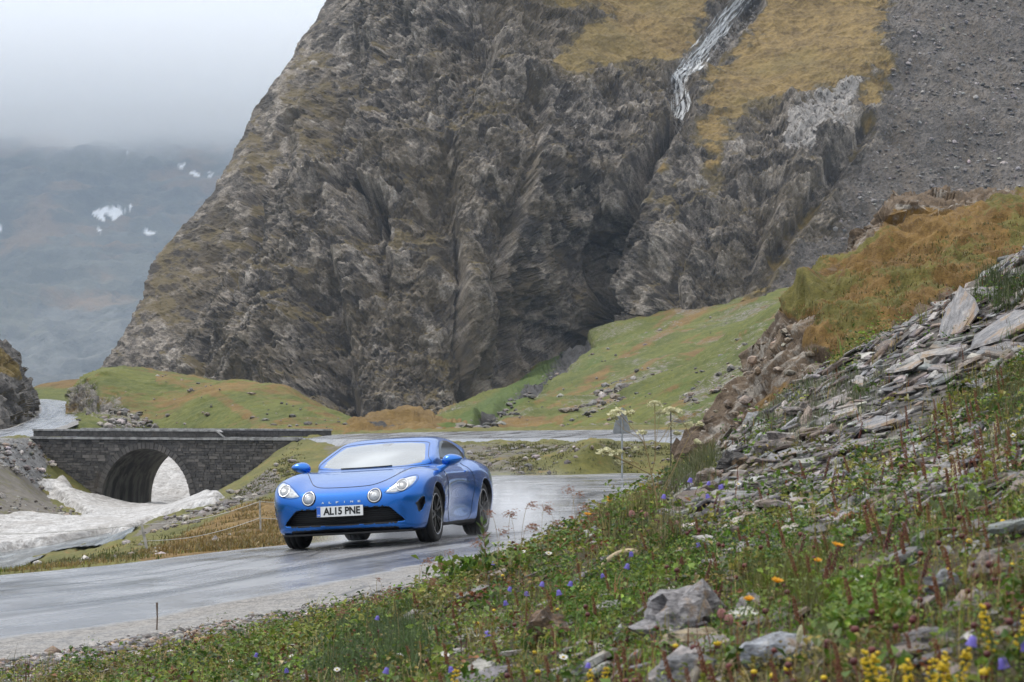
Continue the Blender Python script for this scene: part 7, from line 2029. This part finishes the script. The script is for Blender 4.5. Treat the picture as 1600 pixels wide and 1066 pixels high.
for o in bpy.data.objects:
    if o.parent is None and o.get('group') and o.get('category'):
        nm = o.name.split('.')[0]; px_, py_ = seen_at(o)
        if nm == 'slate':
            big_ = o.scale[0] > .13; col_ = o.data.materials[0].name.split('_')[-1].split('.')[0]
            noun = ('large ' if big_ else 'small ' if o.scale[0] < .075 else '') + ('thin ' if o.scale[2] < o.scale[0] else 'thick ') + {'grey': 'grey', 'pale': 'pale grey', 'brown': 'brownish', 'dark': 'dark grey'}[col_] + ' slate'
        else: noun = NOUN[nm]
        best = min(LAND, key=lambda q: math.hypot(q[1] - px_, q[2] - py_) if q[0] != o.get('label') else 1e9)
        dx, dy = px_ - best[1], py_ - best[2]
        dr = ('right of' if dx > 0 else 'left of') if abs(dx) > abs(dy) else ('below' if dy > 0 else 'above')
        cells.setdefault((noun, dr, LM[best[0]]), []).append((math.hypot(dx, dy), o))
for (noun, dr, lm), li in cells.items():
    li.sort(key=lambda q: q[0])
    for k, (dd_, o) in enumerate(li):
        o['label'] = ((ORD[min(k, 19)] + ' nearest ') if k else 'nearest ') + noun + ' ' + dr + ' the ' + lm
HAZE = 0.00011
# ------------------------------------------------------------------ air: thin mist in the valley, cloud on the far mountain
def box_mesh(name, lo, hi):
    V = []; F = []
    mbx(V, F, [(a + b) / 2 for a, b in zip(lo, hi)], [b - a for a, b in zip(lo, hi)])
    return mesh_from(name, V, np.array(F), smooth=False)
hm = bpy.data.materials.new('haze'); hm.use_nodes = True
ht = hm.node_tree; ht.nodes.clear()
ho = ht.nodes.new('ShaderNodeOutputMaterial'); hv = ht.nodes.new('ShaderNodeVolumePrincipled')
hv.inputs['Color'].default_value = (.62, .77, 1.0, 1); hv.inputs['Density'].default_value = HAZE
hv.inputs['Anisotropy'].default_value = 0.0
ht.links.new(hv.outputs[0], ho.inputs['Volume'])
top = max((o.matrix_world @ Vector(c)).z for o in bpy.data.objects if o.type == 'MESH' for c in o.bound_box)
hz = obj('haze', box_mesh('haze', (-3200, -60, -7.5), (3200, 6400, top + 25)), hm)
tag(hz, 'thin pale blue mist filling the valley', kind='stuff')

def vol_material(name, col, build):
    m = bpy.data.materials.new(name); m.use_nodes = True
    M = Mat.__new__(Mat); M.m = m; M.t = m.node_tree; M.t.nodes.clear(); M._pos = None
    out = M.t.nodes.new('ShaderNodeOutputMaterial'); v = M.t.nodes.new('ShaderNodeVolumePrincipled')
    v.inputs['Color'].default_value = col
    M.put(v.inputs['Density'], build(M)); M.t.links.new(v.outputs[0], out.inputs['Volume'])
    return m
def cloud_density(M):
    g = M.n('SeparateXYZ'); M.put(g.inputs[0], M.n('NewGeometry').outputs['Position'])
    nz = M.noise(.0030, 5, .6, vec=M.n('NewGeometry').outputs['Position'], stretch=(1, .7, 1.5))
    zz = M.math('ADD', g.outputs[2], M.math('MULTIPLY', M.math('SUBTRACT', nz, .5), 210))
    lo = M.rng(zz, 430, 560); hi = M.rng(g.outputs[2], 800, 690)
    sx = M.math('MULTIPLY', M.rng(g.outputs[1], 3610, 3780), M.rng(g.outputs[1], 4540, 4380))
    return M.math('MULTIPLY', M.math('MULTIPLY', M.math('MULTIPLY', lo, hi), sx), .0052)
cl = obj('cloud', box_mesh('cloud', (-1900, 3600, 320), (350, 4550, 810)), vol_material('cloud', (.985, .99, 1, 1), cloud_density))
tag(cl, 'low grey cloud hiding the top of the far mountain', kind='stuff')
# spray thrown up by the rear wheels
def spray_density(M):
    p = M.n('TexCoord').outputs['Object']
    g = M.n('SeparateXYZ'); M.put(g.inputs[0], p)
    back = M.math('MULTIPLY', M.rng(g.outputs[0], -.75, -1.45), M.rng(g.outputs[0], -5.2, -1.8))
    side_ = M.rng(M.math('ABSOLUTE', g.outputs[1]), 1.7, .75)
    hgt = M.rng(M.math('SUBTRACT', g.outputs[2], M.math('MULTIPLY', M.rng(g.outputs[0], -1.3, -4.0), .35)), .55, .02)
    nz = M.rng(M.noise(2.6, 4, .6, vec=p), .36, .66)
    return M.math('MULTIPLY', M.math('MULTIPLY', M.math('MULTIPLY', back, side_), M.math('MULTIPLY', hgt, nz)), 2.4)
spr = obj('water_spray', box_mesh('water_spray', (-5.2, -1.7, -.02), (-.7, 1.7, 1.0)), vol_material('water_spray', (.95, .97, 1, 1), spray_density))
spr.location = car.location; spr.rotation_euler = car.rotation_euler
tag(spr, 'white spray thrown up behind the rear wheels', kind='stuff')
